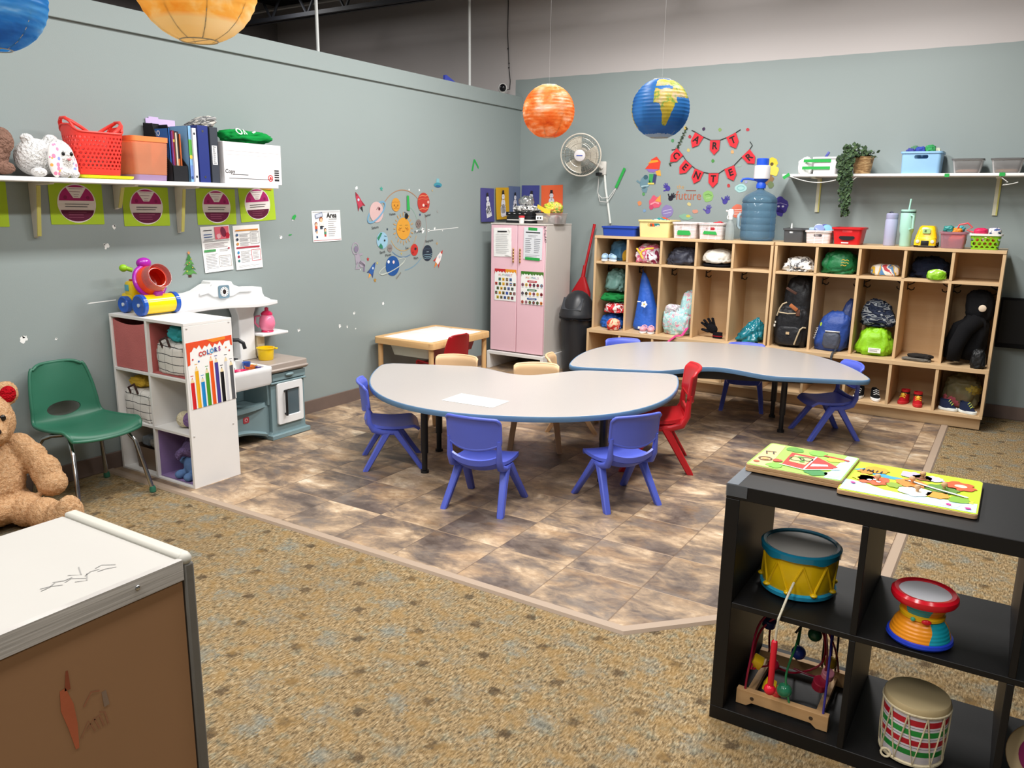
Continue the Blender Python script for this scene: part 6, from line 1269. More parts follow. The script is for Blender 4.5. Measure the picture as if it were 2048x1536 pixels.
for s_ in (1, -1):
    for k in range(72 if s_ > 0 else 36):
        a = 2*PI*k/(72 if s_ > 0 else 36); b.tube([(r * Cs(a + q), r * S(a + q), s_ * z) for r, z, q in ((.045, .040, 0), (.10, .038, .05), (.15, .026, .09), (.18, .0, .11))], .0011, mgr, 4, cap=False)
    for r, z in ((.10, .038), (.15, .026)): b.tube([(r * Cs(2*PI*j/40), r * S(2*PI*j/40), s_ * z) for j in range(40)], .0018, mgr, 5, closed=True)
b.tube([(.182 * Cs(2*PI*j/48), .182 * S(2*PI*j/48), 0) for j in range(48)], .006, mf, 8, closed=True); b.build('grille', t)
b = MB(); b.T = A; b.lathe([(.05, .034), (.05, .046), (.042, .05), (.001, .051)], P('#dcd7d8'), 28); b.rect(0, .0, .055, .009, pr('#3a52a8'), 75); b.build('badge', t)
b = MB(); b.T = Tm((.905, -.012, 0)); b.tube([(0, 0, 1.815), (.02, 0, 1.65), (.05, .002, 1.50), (.08, .002, 1.34)], .010, P('#dfe3de'), 8); tag(b.build('cord_cover'), 'white cord cover running down the wall from the fan', 'cord cover')
b = MB(); b.tube([(.86, -.030, 1.75), (.855, -.030, 1.62), (.88, -.030, 1.535), (.955, -.030, 1.53), (1.0, -.01, 1.60), (1.03, -.006, 1.66), (1.06, -.008, 1.72)], .0035, P('#d6d6d2'), 6); b.tube([(.86, -.030, 1.6), (.90, -.030, 1.565), (.965, -.030, 1.57), (1.02, -.008, 1.65)], .0035, P('#d6d6d2'), 6); tag(b.build('fan_cord'), 'loose white fan cord looping to the green tape', 'cord')
onB('tape_piece', 'long diagonal strip of green tape on the wall beside the fan', 'tape', 1.066, 1.743, lambda b: b.rect(0, 0, .026, .19, gt, 1, -.43), y=-.013)
# ------------------------------------------------------------------ bunting
def bunting(label, pts, flags, pad=.006):
    t = thing('art_bunting', label, 'bunting', (0, -.006, 0)); b = MB(); b.tube([(x, 0, z) for x, z in pts], .003, P('#3b3f3e', 'fabric'), 6); b.build('string_line', t)
    for x, z, a, ch in flags:
        b = MB(); b.T = Matrix.Translation((x, -.004, z)) @ BW @ Matrix.Rotation(a, 4, 'Z'); b.prism([(-.043, .0), (.043, .0), (.040, -.075), (0, -.118), (-.040, -.075)], 0, .002, P('#d8323c', 'paper')); f = b.build('pennant', t)
        b = MB(); b.T = Matrix.Translation((x, -.004, z)) @ BW @ Matrix.Rotation(a, 4, 'Z'); b.text(ch, 0, -.047, .078, P('#1c1716', 'print'), 4, bold=.0025, sx=.95); b.build('letter', f)
bunting('upper red pennant string spelling art on the wall'.replace('art', 'the word art'), [(1.705, 2.135), (1.742, 2.117), (1.808, 2.079), (1.877, 2.049), (1.956, 2.048), (2.014, 2.069), (2.078, 2.100), (2.122, 2.127)], [(1.776, 2.096, -.50, 'A'), (1.916, 2.047, -.01, 'R'), (2.048, 2.086, .43, 'T')])
bunting('lower red pennant string spelling center on the wall'.replace('center', 'the word center'), [(1.535, 1.978), (1.588, 1.985), (1.64, 1.93), (1.668, 1.892), (1.726, 1.842), (1.76, 1.818), (1.83, 1.79), (1.88, 1.78), (1.966, 1.78), (2.014, 1.812), (2.09, 1.843), (2.156, 1.914), (2.208, 1.965), (2.23, 2.0), (2.208, 2.03)],
        [(1.613, 1.961, -.78, 'C'), (1.696, 1.868, -.70, 'E'), (1.795, 1.805, -.36, 'N'), (1.923, 1.779, 0, 'T'), (2.052, 1.827, .39, 'E'), (2.181, 1.940, .75, 'R')])
b = MB()
for k in range(26):
    f = k / 25; x, z = 1.66 - .135 * f, 2.16 - .31 * f; b.T = Matrix.Translation((x, -.004 - .004 * (k % 2), z)) @ BW; b.disc(.008 * (1 if k % 2 else -1), 0, .008 + .005 * S(3 * f), .006, P(('#4a5a48', '#2f3a30', '#6a6f5c')[k % 3], 'fabric'), 1, 8, .6 * k)
b.T = Matrix(); b.tube([(1.66, -.004, 2.16), (1.60, -.006, 2.03), (1.525, -.004, 1.85)], .003, P('#3b4a3a', 'fabric'), 5); tag(b.build('leaf_garland'), 'thin dark leafy garland hanging diagonally under the globe lantern', 'garland')
# ------------------------------------------------------------------ art corner wall decals
def blob(label, x, z, r, c, extra=None, seed=1., amp=.3, name='paint_splat_art', sy=1.): 
    def d(b):
        b.T = Matrix.Diagonal((1, sy, 1, 1)); b.splat(0, 0, r, pr(c), 1, seed, 40, amp, 1.8); b.T = Matrix()
        if extra: extra(b)
    onB(name, label, 'wall decal', x, z, d)
def handprint(label, x, z, c, a):
    def d(b):
        m = pr(c); b.disc(0, 0, .022, .024, m, 1, 14)
        for q, l in ((-.6, .042), (-.25, .052), (.1, .054), (.45, .046)): b.stroke([(S(q) * .02, Cs(q) * .02), (S(q) * l, Cs(q) * l)], .010, m)
        b.stroke([(-.015, -.005), (-.045, .008)], .011, m)
    onB('handprint_art', label, 'wall decal', x, z, d, a)
def mushroom(b):
    b.poly([(-.085, 0), (.05, -.005), (.06, .06), (.02, .105), (-.03, .08), (-.05, .04)], pr('#d8402c'), 1); b.poly([(-.06, .045), (.04, .06), (.03, .075), (-.03, .072)], pr('#e8962c'), 2); b.poly([(-.07, -.0), (.045, -.005), (.0, -.03), (-.05, -.025)], pr('#8a6ab0'), 2)
    b.rect(-.02, -.08, .045, .075, pr('#3f9a5a'), 1); b.poly([(.015, -.02), (.06, -.01), (.07, -.06), (.03, -.055)], pr('#e0a23c'), 2); b.poly([(.0, -.04), (.03, -.05), (.02, -.13), (-.01, -.12)], pr('#3a3f6a'), 2); b.rect(-.02, -.125, .06, .014, pr('#e8d060'), 3)
onB('mushroom_art', 'red capped painted mushroom figure on the art wall', 'wall decal', 1.38, 1.82, mushroom)
def teapot(b): m = pr('#6a8a96'); b.splat(0, 0, .05, m, 1, 3., 36, .3); b.disc(.01, .05, .022, .02, pr('#3f5f6c'), 2, 14); b.stroke([(-.04, .0), (-.075, .02)], .016, m); b.stroke([(-.03, -.03), (.04, -.02)], .010, pr('#a9c4c9'), 2); b.splat(.005, -.055, .028, m, 1, 5., 20, .4)
onB('paint_splat_art', 'slate blue splat with a rounded top on the art wall', 'wall decal', 1.297, 1.70, teapot)
handprint('violet handprint tilted on the art wall below the letter C pennant', 1.519, 1.655, '#4a3f9a', .7); handprint('dark violet handprint near the water jug on the art wall', 2.035, 1.55, '#453f92', -.6); handprint('violet handprint low on the art wall above the white baskets', 1.892, 1.468, '#5a52a0', -.2); handprint('small black handprint beside the script word', 1.551, 1.571, '#221f2c', -.8)
blob('light green round splat on the art wall', 1.886, 1.59, .047, '#86b368', lambda b: (b.stroke([(-.03, .01), (0, .02), (.03, .005)], .006, pr('#5f8a48'), 2), b.stroke([(-.02, -.015), (.02, -.012)], .006, pr('#a9c98a'), 2)), 2., .15)
blob('pink and orange flame splat on the art wall', 1.405, 1.535, .055, '#d85a72', lambda b: (b.poly([(.0, .01), (.05, .065), (.055, .0)], pr('#e0a04a'), 2), b.stroke([(-.04, -.02), (0, .0), (.04, -.01)], .014, pr('#ee9aa4'), 3), b.splat(-.03, -.045, .02, pr('#c94a6a'), 2, 4.)), 7., .35)
blob('lavender round splat with white streaks on the art wall', 1.524, 1.458, .055, '#8d7fb4', lambda b: (b.stroke([(-.04, .0), (0, .01), (.04, .02)], .006, pr('#c3bcd8'), 2), b.stroke([(-.035, -.022), (.035, -.008)], .005, pr('#c3bcd8'), 2)), 3., .12)
blob('pale cyan swirl splat behind the jug spout', 2.16, 1.66, .050, '#a3ccca', lambda b: b.ring(0, 0, .03, .018, .006, pr('#7db4b4'), 2), 8., .15, sy=.7)
blob('deep violet splat to the side of the water jug near the wall shelf', 2.497, 1.528, .062, '#43358c', lambda b: (b.stroke([(-.05, .01), (0, .015), (.05, .0)], .005, pr('#9a90c4'), 2), b.disc(-.015, -.012, .010, .008, pr('#d6d2e6'), 2, 12), b.disc(.02, -.012, .010, .008, pr('#d6d2e6'), 2, 12), b.splat(.0, -.06, .03, pr('#43358c'), 1, 5.)), 5., .25)
blob('coral splat behind the spray bottle', 2.15, 1.47, .055, '#d9745c', lambda b: [b.stroke([(-.03, .012 - .018 * k), (.03, .016 - .018 * k)], .007, pr('#efc9bd'), 2) for k in range(3)], 6., .12)
blob('orange small splat low on the art wall', 1.261, 1.523, .020, '#d98a5a', None, 2., .3); blob('salmon smudge low on the art wall', 1.781, 1.462, .026, '#cf8f7a', None, 4., .3, sy=.6); blob('pale yellow speck above the white baskets', 1.721, 1.523, .018, '#cdbf86', None, 5., .4, sy=.8)
blob('teal and yellow splash line just above the white basket', 1.70, 1.412, .06, '#86b09a', lambda b: b.disc(.02, .01, .02, .012, pr('#c9bf5a'), 2, 12), 6., .4, sy=.4); blob('tiny blue splat above the yellow bin', 1.31, 1.46, .014, '#7f9fc4', None, 3.)
blob('tiny lilac speck above the jug spout', 2.20, 1.71, .012, '#9a9fc0', None, 3.); blob('faint grey squiggle beneath the letter R pennant', 2.13, 1.84, .02, '#8fa59a', None, 9., .5, sy=.5)
def word(b): b.text('future', 0, 0, .105, pr('#b0644a'), 1, sx=.9); b.text('the', -.075, .075, .05, pr('#c9a06a'), 1, sx=1.); b.rect(.02, .045, .09, .006, pr('#8a4a3a'), 1)
onB('word_decal_art', 'brown script word decal in the middle of the art wall', 'wall decal', 1.71, 1.592, word)
for lab, x, z, c in (('red dot decal beside the letter A pennant', 1.691, 2.083, '#a8323c'), ('dark purple dot decal above the upper pennants', 1.809, 2.142, '#3a2a48'), ('moss green dot decal above the letter R pennant', 1.948, 2.131, '#7f9a5a'), ('crimson dot decal past the letter T pennant', 2.181, 2.124, '#b5323f'), ('green dot decal between the two pennant strings', 1.906, 1.881, '#4a8a44'), ('red dot decal below the letter E pennant', 2.056, 1.678, '#b53a3c'), ('green dot decal near the leafy garland', 1.538, 2.054, '#4f8a5a'), ('ochre dot decal inside the lower pennant string', 1.685, 1.972, '#c3b06a'), ('orange dot decal near the upper letter T', 2.067, 1.95, '#cfa06a'), ('green dot decal beside the slate blue splat', 1.295, 1.603, '#5a9a5c'), ('yellow dot decal at the top of the leafy garland', 1.648, 2.155, '#c9a84a')):
    onB('dot_art', lab, 'wall decal', x, z, lambda b: b.splat(0, 0, .014, pr(c), 1, x * 3, 16, .3))
def yfig(b): m = pr('#d9c43a'); b.splat(0, .06, .05, m, 1, 2., 36, .3); b.splat(.02, .01, .04, pr('#e0cf5a'), 2, 5.); b.disc(.0, .06, .014, .014, pr('#5a4a2a'), 3, 10); b.splat(-.02, -.06, .04, pr('#8f6f4c'), 1, 3.); b.splat(.005, -.105, .025, pr('#6f7f58'), 2, 6.)
onB('figure_art', 'yellow and brown painted figure peeking out behind the water jug pump', 'wall decal', 2.40, 1.79, yfig)
# ------------------------------------------------------------------ white shelf on the back wall
t = thing('bracket_shelf', 'white wall shelf on the locker wall holding the ivy and clear boxes', 'shelf', (0, 0, 0)); S2 = 1.7615
b = MB(); b.b2((2.557, -.27, 1.741), (5.2, -.001, 1.761), m_shelf); b.build('shelf_board', t, bev=.003)
for x in (2.785, 4.01, 5.0):
    b = MB(); b.b2((x - .016, -.012, 1.475), (x + .016, -.001, 1.741), P('#d8d6c0', 'board')); b.b2((x - .016, -.24, 1.729), (x + .016, -.012, 1.741), P('#d8d6c0', 'board')); b.b2((x + .006, -.0125, 1.475), (x + .0165, -.0118, 1.73), m_yel); b.build('bracket', t)
b = MB(); b.tube([(2.62 + .42 * f, -.2745, 1.742 - .045 * S(PI * f)) for f in [k / 12 for k in range(13)]], .003, P('#e4e4de'), 6); b.tube([(4.03, -.272, 1.73), (4.07, -.275, 1.70), (4.04, -.275, 1.68), (4.10, -.272, 1.69), (4.13, -.272, 1.70)], .003, P('#e4e4de'), 6); b.tube([(3.06, -.272, 1.70), (3.10, -.2735, 1.735)], .003, P('#e4e4de'), 6)
tag(b.build('shelf_string_cord'), 'white string taped along the edge of the wall shelf', 'string')
for lab, x, z, w, a in (('green tape at the free end of the locker wall shelf', 2.59, 1.745, .055, .6), ('green tape holding string near the blue bin', 3.695, 1.747, .03, 0), ('green tape on the shelf edge above the far bracket', 4.03, 1.752, .035, 0)):
    onB('tape_piece', lab, 'tape', x, z, lambda b: b.rect(0, 0, w, .024, gt, 1, a), y=-.2745)
def bin_(name, label, cat, x, y, z, w, d, h, col, taper=.88, hole=None, group=None, mat=None, rim=.008, t_=.004):
    t = thing(name, label, cat, (x, y, z), 0, group); m = mat or P(col, 'plastic'); r = min(.022, w * .12)
    O = [rrect(w * (taper + (1 - taper) * f), d * (taper + (1 - taper) * f), r) for f in (0, .08, .9, 1)]
    I = [rrect(w * (taper + (1 - taper) * f) - 2 * t_, d * (taper + (1 - taper) * f) - 2 * t_, r * .8) for f in (1, .9, .08)]
    b = MB(); b.rings([[(a, c, 0) for a, c in O[0]], [(a, c, h * .08) for a, c in O[1]], [(a, c, h - .012) for a, c in O[2]], [(a, c, h) for a, c in rrect(w * .985, d * .985, r)], [(a, c, h) for a, c in I[0]], [(a, c, h * .9) for a, c in I[1]], [(a, c, t_) for a, c in I[2]]], m)
    o = b.build('body', t)
    if hole:
        q = MB(); q.box((hole[0], -d/2, h * hole[1]), (hole[2], .05, hole[3]), m, bev=hole[3] * .42, seg=4); o.parent = None; cut(o, q); o.parent = t
    b = MB(); ro = rrect(w + 2 * rim, d + 2 * rim, r + rim); ri = rrect(w - .006, d - .006, r)
    b.rings([[(a, c, h - .012) for a, c in ro], [(a, c, h + .001) for a, c in ro], [(a, c, h + .002) for a, c in ri], [(a, c, h - .011) for a, c in ri]], m, closed=True); b.build('rim', t)
    return t
def lines_plastic(c1, c2, p=.011, frac=.3):
    t = NT('woven_plastic'); co = t.co(); x, y, z = t.sep(co); f = t.ma('LESS_THAN', t.ma('FRACT', t.ma('DIVIDE', z, p)), frac); g = t.ma('GREATER_THAN', t.ma('FRACT', t.ma('DIVIDE', t.ma('ADD', x, y), .06)), .1)
    return t.done(t.pbr(t.mix(t.ma('MULTIPLY', f, g), c1, c2), .45, 0, t.bump(f, .3, .002)))
m_wv = lines_plastic('#ebe6e3', '#b98f8c'); TT = 1.247
bin_('tray_bin', 'royal blue shallow tray on the locker nearest the fan', 'tray', 1.255, -.30, TT, .315, .24, .078, '#2245a8', .95)
bin_('storage_bin', 'pale yellow bin with a handle slot on the locker top', 'bin', 1.577, -.295, TT, .278, .26, .14, '#ecd795', .93, (0, .72, .11, .026))
heap('craft_bundle', 'orange and teal craft bundle sticking out of the pale yellow bin', 'craft supplies', (1.60, -.30, TT + .005), (.20, .15, .162), blotch(['#e05a2a', '#d94a2a', '#2f8a8a', '#e8e2d6', '#e0642c'], 9, 'matte', seed=3), 4, amp=.2, fold=.1)
for x, lab in ((1.842, 'white woven basket with green tape, next to the pale yellow bin'), (2.062, 'white woven basket with a thin strip of green tape, next to the spray bottle')):
    t = bin_('basket', lab, 'basket', x, -.31, TT, .20, .22, .128, '#ebe6e3', .92, (0, .66, .075, .022), 'white woven baskets on the locker', m_wv)
    b = MB(); b.T = Matrix.Translation((0, -.110, .045)) @ BW @ Matrix.Rotation(R(-2), 4, 'X'); th = x < 2; b.splat(0, 0, .045, gt, 1, x, 20, .25) if False else b.poly([(-.055, -.018 if th else -.004), (.055, -.018 if th else -.008), (.06, -.004), (.048, .018), (-.05, .020), (-.055, .008)], gt, 1); b.build('tape', t)
heap('craft_bundle', 'red craft foam showing above the white woven basket', 'craft supplies', (2.09, -.30, TT + .006), (.12, .12, .138), P('#c83a44'), 8, amp=.15)
t = thing('spray_bottle', 'clear spray bottle with a white trigger beside the water jug', 'spray bottle', (2.213, -.385, TT))
b = MB(); b.lathe([(.032, 0), (.035, .006), (.035, .10), (.028, .13), (.014, .155), (.014, .165)], clear('#dfe6e6', .08, .3), 24); b.build('bottle', t)
b = MB(); b.cyl((0, 0, .16), (0, 0, .185), .017, P('#f0efed'), n=18); b.rings([[(x, y, z) for x, y in rrect(w, .024, .006)] for w, z in ((.03, .185), (.045, .21), (.035, .238), (.02, .242))], P('#f0efed')); b.cyl((-.02, 0, .225), (-.04, 0, .228), .007, P('#f0efed'), n=10); b.tube([(-.018, 0, .20), (-.028, 0, .18), (-.024, 0, .165)], .005, P('#e4e2e0'), 8); b.build('trigger', t)
# water jug with pump
def jug_mat():
    t = NT('blue_water_jug'); f = t.noise(t.co(), 3., 2.); b = t.pbr(t.mix(f, '#6f95ad', '#8db0c6'), .1, 0, None, Specular_IOR_Level=.6); tr = t.n('ShaderNodeBsdfTransparent', {0: lin('#b4d0e2')}); fr = t.n('ShaderNodeFresnel', {'IOR': 1.4})
    return t.done(t.n('ShaderNodeMixShader', {0: t.ma('ADD', t.ma('MULTIPLY', fr.outputs[0], .6), .30), 1: tr.outputs[0], 2: b.outputs[0]}))
mj = jug_mat(); t = thing('water_jug', 'large blue water jug with a blue and white pump on the lockers', 'water jug', (2.40, -.27, TT))
pr_ = [(.118, 0), (.130, .008)]
for k in range(4): z = .03 + k * .052; pr_ += [(.134, z), (.134, z + .036), (.131, z + .042), (.131, z + .046)]
pr_ += [(.134, .245), (.136, .285), (.128, .292), (.136, .30), (.130, .325), (.108, .352), (.06, .378), (.030, .392), (.026, .40), (.026, .425)]
b = MB(); b.lathe(pr_, mj, 44); b.build('bottle', t, sharp=60)
b = MB(); b.tube([(-.132, -.03, .21), (-.148, -.035, .19), (-.150, -.036, .11), (-.134, -.03, .09)], .014, P('#a9bfca', 'gloss'), 10); b.build('grip', t)
bl = P('#2153cf', 'plastic'); b = MB(); b.lathe([(.036, .405), (.038, .43), (.030, .45), (.052, .47), (.052, .478)], bl, 28); b.tube([(-.03, -.01, .468), (-.10, -.03, .478), (-.135, -.04, .475), (-.148, -.044, .452)], .009, bl, 10); b.build('pump_base', t)
b = MB(); b.lathe([(.060, .478), (.062, .485), (.060, .575), (.052, .58)], P('#eae8ea'), 32); b.build('pump_body', t)
b = MB(); b.lathe([(.046, .58), (.047, .585), (.047, .628), (.043, .633), (.001, .634)], bl, 28); b.build('pump_button', t)
# right locker top
bin_('storage_bin', 'dark grey small bin on the locker top', 'bin', 2.711, -.31, TT, .145, .20, .105, '#4a4b4d', .95, (0, .72, .06, .012))
t = thing('glue_bottle', 'small white glue bottle poking out of the dark grey bin', 'bottle', (2.671, -.30, TT + .005)); b = MB(); b.lathe([(.014, 0), (.014, .09), (.006, .105), (.006, .125), (.002, .138)], P('#eeeeea'), 16); b.build('body', t)
t = bin_('basket', 'white woven basket heaped with blue toys on the locker top', 'basket', 2.893, -.31, TT, .18, .20, .095, '#ebe6e3', .93, (0, .62, .06, .02), None, m_wv)
for k, (x, y, r, c) in enumerate(((-.06, -.02, .035, '#a9c4d8'), (-.005, -.04, .04, '#8a9ac9'), (.055, -.01, .038, '#7fb9d0'), (.02, .05, .04, '#5a5f9a'), (-.03, .04, .04, '#c6cfe0'), (.03, .02, .02, '#d9c040'))):
    b = MB(); b.T = Tm((0, 0, r), (.5 * k, .4 * k, 0)); b.lathe([(r * .6, -r * .5), (r, -r * .4), (r, r * .3), (r * .8, r * .5), (.002, r * .55)], P(c), 18); tag(b.build('toy_cup', loc=(2.893 + x * .84, -.31 + y, TT + .062)), 'pastel blue toy cup in the white basket on the lockers', 'toy cup', 'toy cups in the white basket')
t = bin_('storage_bin', 'bright red tapered bin with a black oval label on the locker top', 'bin', 3.10, -.31, TT, .21, .22, .122, '#c9191f', .85, (0, .78, .07, .014))
b = MB(); b.T = Matrix.Translation((0, -.1025, .05)) @ BW @ Matrix.Rotation(R(-7.5), 4, 'X'); b.disc(0, 0, .055, .020, P('#16171a', 'matte'), 1, 28); b.rect(-.01, -.038, .05, .007, m_white, 1); b.build('label_patch', t)
t = thing('water_bottle', 'lavender slim water bottle with a loop cap on the lockers', 'bottle', (3.378, -.30, TT), R(120)); ml = P('#aeb2d0', 'plastic')
b = MB(); b.lathe([(.040, 0), (.043, .005), (.043, .175), (.040, .19)], ml, 30); b.build('body', t)
b = MB(); b.lathe([(.039, .19), (.041, .194), (.041, .225), (.036, .232), (.001, .234)], P('#a6a8c8'), 30); b.tube([(.035, 0, .205), (.052, 0, .215), (.052, 0, .235), (.02, 0, .243), (.0, 0, .236)], .006, P('#5a5c66'), 8); b.build('cap', t)
t = thing('tumbler', 'mint green handled tumbler with a straw on the lockers', 'tumbler', (3.485, -.325, TT)); mm = P('#a9d8c8', 'plastic')
b = MB(); b.lathe([(.036, 0), (.039, .006), (.039, .085), (.047, .11), (.050, .235), (.048, .24)], mm, 32); b.build('body', t)
b = MB(); b.lathe([(.049, .24), (.050, .245), (.050, .256), (.046, .26), (.001, .26)], mm, 32); b.lathe([(.0505, .238), (.0505, .246)], P('#2f4440'), 32, cap0=False, cap1=False); b.build('lid', t)
b = MB(); b.T = Matrix.Rotation(R(-58), 4, 'Z'); b.tube([(.049, 0, .22), (.085, .0, .215), (.088, 0, .13), (.046, 0, .12)], .008, mm, 10); b.build('handle', t)
b = MB(); b.cyl((.0, .01, .255), (.006, .012, .335), .006, P('#a9d8c8', 'gloss'), n=12); b.build('straw', t)
# toy bus
t = thing('toy_bus', 'yellow toy bus seen from the front on the locker top', 'toy bus', (3.622, -.30, TT)); my = P('#efc414', 'gloss')
b = MB(); b.rings([[(x, .02 + y, z) for x, y in rrect(w, d, .02)] for w, d, z in ((.135, .21, .014), (.14, .22, .03), (.138, .21, .07), (.115, .19, .115), (.10, .17, .14), (.08, .15, .15))], my); b.rings([[(x, -.09 + y, z) for x, y in rrect(w, d, .015)] for w, d, z in ((.14, .06, .014), (.14, .06, .05), (.12, .05, .068))], my); b.build('body', t)
b = MB(); b.T = Matrix.Translation((0, -.083, .112)) @ BW @ Matrix.Rotation(R(-22), 4, 'X'); b.prism(rrect(.05, .036, .008), 0, .004, P('#6f9a28')); b.rect(-.006, 0, .012, .018, P('#35541a', 'print'), 8); b.build('windscreen', t)
b = MB(); b.box((0, -.121, .03), (.05, .006, .035), m_blk, bev=.002); b.build('grille', t)
for x in (-.055, .055):
    b = MB(); b.lathe([(.012, 0), (.012, .005), (.002, .007)], P('#dcd9c8', 'gloss'), 14, (x * .85, -.120, .042), (R(90), 0, 0)); b.build('headlight', t)
    for y in (-.06, .08): b = MB(); b.cyl((x * 1.1, y, .017), (x * 1.35, y, .017), .0165, m_blk, n=18); b.build('wheel', t)
t = bin_('toy_bin', 'clear pink bin of bright toys between the toy bus and the green basket', 'bin', 3.793, -.31, TT, .16, .20, .112, '#e0a4a0', .88, None, None, clear('#e6bcc8', .2, .28))
b = MB(); b.lump((.02, 0, .006), (.12, .14, .09), P('#ee7a3c', 'matte'), 3, amp=.2, fold=.1); b.build('orange_contents', t, sharp=180)
b = MB(); b.lathe([(.02, 0), (.02, .055)], P('#a9a05a'), 14, (-.05, -.05, .006)); b.build('khaki_contents', t)
for k, (x, c, q) in enumerate(((-.04, '#2f8f8a', 0), (.015, '#4fb0b8', 1), (-.01, '#e8932c', 2), (-.05, '#d9c030', 3))):
    heap('toy_block', 'bright plastic toy heaped on the clear pink bin', 'toy', (3.795 + x + .012 * q, -.33 + .05 * (k % 2), TT + .099 + .012 * (k < 2)), (.07, .06, .045), P(c), 30 + k, amp=.25, fold=.1)
    [o for o in bpy.data.objects if o.name.startswith('toy_block')]
for o in bpy.data.objects:
    if o.get('label') == 'bright plastic toy heaped on the clear pink bin': o['group'] = 'toys on the clear pink bin'
b = MB(); b.tube([(.0, 0, 0), (.02, 0, .05), (.07, 0, .062), (.10, 0, .035), (.07, 0, .015), (.11, .0, .0)], .006, P('#e0555c'), 8); tag(b.build('pipe_toy', loc=(3.80, -.345, TT + .112)), 'red plastic tube toy curling up from the clear pink bin', 'toy')
t = bin_('basket', 'lime green slotted basket with a white rim at the end of the lockers', 'basket', 3.99, -.31, TT, .185, .20, .105, '#84c220', .88, None, None, perforated('#84c220', .032, .026, .0105, .012, .085)); t.children[1].data.materials[0] = P('#eceae4')
b = MB(); b.lump((0, -.02, .008), (.14, .13, .078), blotch(['#c8402c', '#e0602c', '#b8c23a', '#d94a34', '#e8e0c8'], 18, 'matte', seed=5), 6, amp=.15); b.build('colourful_contents', t, sharp=180)
heap('toy_ball', 'magenta toy piece on the lime green basket', 'toy', (3.955, -.32, TT + .09), (.09, .08, .055), P('#d62a5c'), 51, amp=.1); heap('toy_ball', 'dark blue and white toy piece on the lime green basket', 'toy', (4.035, -.31, TT + .09), (.085, .08, .06), blotch(['#3a4f86', '#4a5f9a', '#e6dede', '#34456f'], 12, 'matte', seed=4), 52, amp=.1)
# items on the back wall shelf
bin_('storage_box', 'white box with two strips of green tape on the wall shelf', 'box', 2.856, -.14, S2, .175, .17, .125, '#ece8ea', .97)
bpy.data.objects['storage_box'].children
b = MB(); b.T = Matrix.Translation((2.80, -.2315, S2)) @ BW; b.rect(0, .098, .20, .022, gt, 1); b.rect(-.005, .045, .205, .022, gt, 1); tag(b.build('tape_strips'), 'two long green tape strips across the white boxes on the wall shelf', 'tape'); bpy.data.objects['tape_strips'].name = 'tape_piece'
heap('paper_bundle', 'white crumpled paper bundle beside the taped white box', 'paper', (2.705, -.145, S2), (.12, .15, .135), P('#ecebea', 'paper'), 14, amp=.2, fold=.14)
b = MB(); b.box((0, 0, .03), (.018, .02, .06), P('#4a52a0'), (0, .5, 0), bev=.003); tag(b.build('marker', loc=(2.85, -.15, S2 + .11)), 'blue marker sticking out of the taped white box', 'marker')
# hanging ivy
t = thing('potted_ivy', 'trailing dark ivy in a wicker pot on the wall shelf', 'plant', (3.118, -.175, S2))
def wicker():
    t = NT('wicker'); co = t.co(); x, y, z = t.sep(co); w = t.noise(t.scale(co, (25, 25, 90)), 1., 3.); return t.done(t.pbr(t.ramp(w, [(.3, '#6f5233'), (.5, '#a07c50'), (.7, '#c9a878')]), .8, 0, t.bump(w, .8, .006)))
b = MB(); b.lathe([(.052, 0), (.058, .004), (.075, .12), (.078, .125), (.070, .125), (.05, .02), (.001, .02)], wicker(), 28); b.build('pot', t)
rr = random.Random(11); b = MB(); st = MB(); mlf = blotch(['#3a4c34', '#48603c', '#2f4033', '#566c48'], 30, 'matte', seed=2); mst = P('#3a3527', 'matte')
def leaf(p, s_, M):
    M4 = Matrix.Translation(p) @ M.to_4x4()
    q = [(0, -.5), (.32, -.35), (.5, .0), (.25, .35), (0, .62), (-.25, .35), (-.5, 0), (-.32, -.35)]
    vs = [b.bm.verts.new(M4 @ V((x * s_, y * s_, -.12 * s_ * abs(x)))) for x, y in q]; f = b.bm.faces.new(vs); f.material_index = b.mi(mlf)
for k in range(24):
    a = rr.uniform(0, 2*PI) if k < 6 else rr.uniform(PI * 1.1, PI * 1.45); r = .05; L = rr.uniform(.05, .12) if k < 6 else rr.choice([.12, .20, .28, .36, .42])
    p = V((r * Cs(a), r * S(a), .12)); pts = [p.copy()]; out = V((Cs(a), S(a), 0)); n = int(L / .02) + 4
    dx = rr.uniform(-.25, .1)
    for j in range(n):
        if j < 4: p = p + out * (.022 if k < 6 else .03) + V((0, 0, .012 - .008 * j + (.02 if k < 6 else 0)))
        else:
            p = p + V(((-.045 - p.x) * .05 + rr.uniform(-.005, .005), rr.uniform(-.003, .003), -.02))
            if k >= 6: p.y = min(p.y, -.118)
        if p.y > .16: p.y = .16
        pts.append(p.copy())
    st.tube(pts, .0018, mst, 5)
    for j in range(1, len(pts)):
        for q in range(2):
            M = Euler((rr.uniform(.6, 2.2), rr.uniform(-.6, .6), rr.uniform(-1.2, 1.2))).to_matrix(); leaf(pts[j] + V((rr.uniform(-.014, .014), rr.uniform(-.018, .002), rr.uniform(-.008, .008))), rr.uniform(.022, .034), M)
for k in range(48):
    a, rad = rr.uniform(0, 2*PI), rr.uniform(.02, .10); leaf(V((rad * Cs(a), rad * S(a) * .9, .12 + rr.uniform(0, .055) - rad * .1)), rr.uniform(.022, .034), Euler((rr.uniform(-.8, .8), rr.uniform(-.8, .8), rr.uniform(0, 6))).to_matrix())
b.build('foliage', t, sharp=60); st.build('stems', t)
t = bin_('storage_bin', 'sky blue bin with a handle slot heaped with craft supplies on the wall shelf', 'bin', 3.515, -.138, S2, .26, .22, .152, '#8fbbe0', .95, (0, .76, .09, .026))
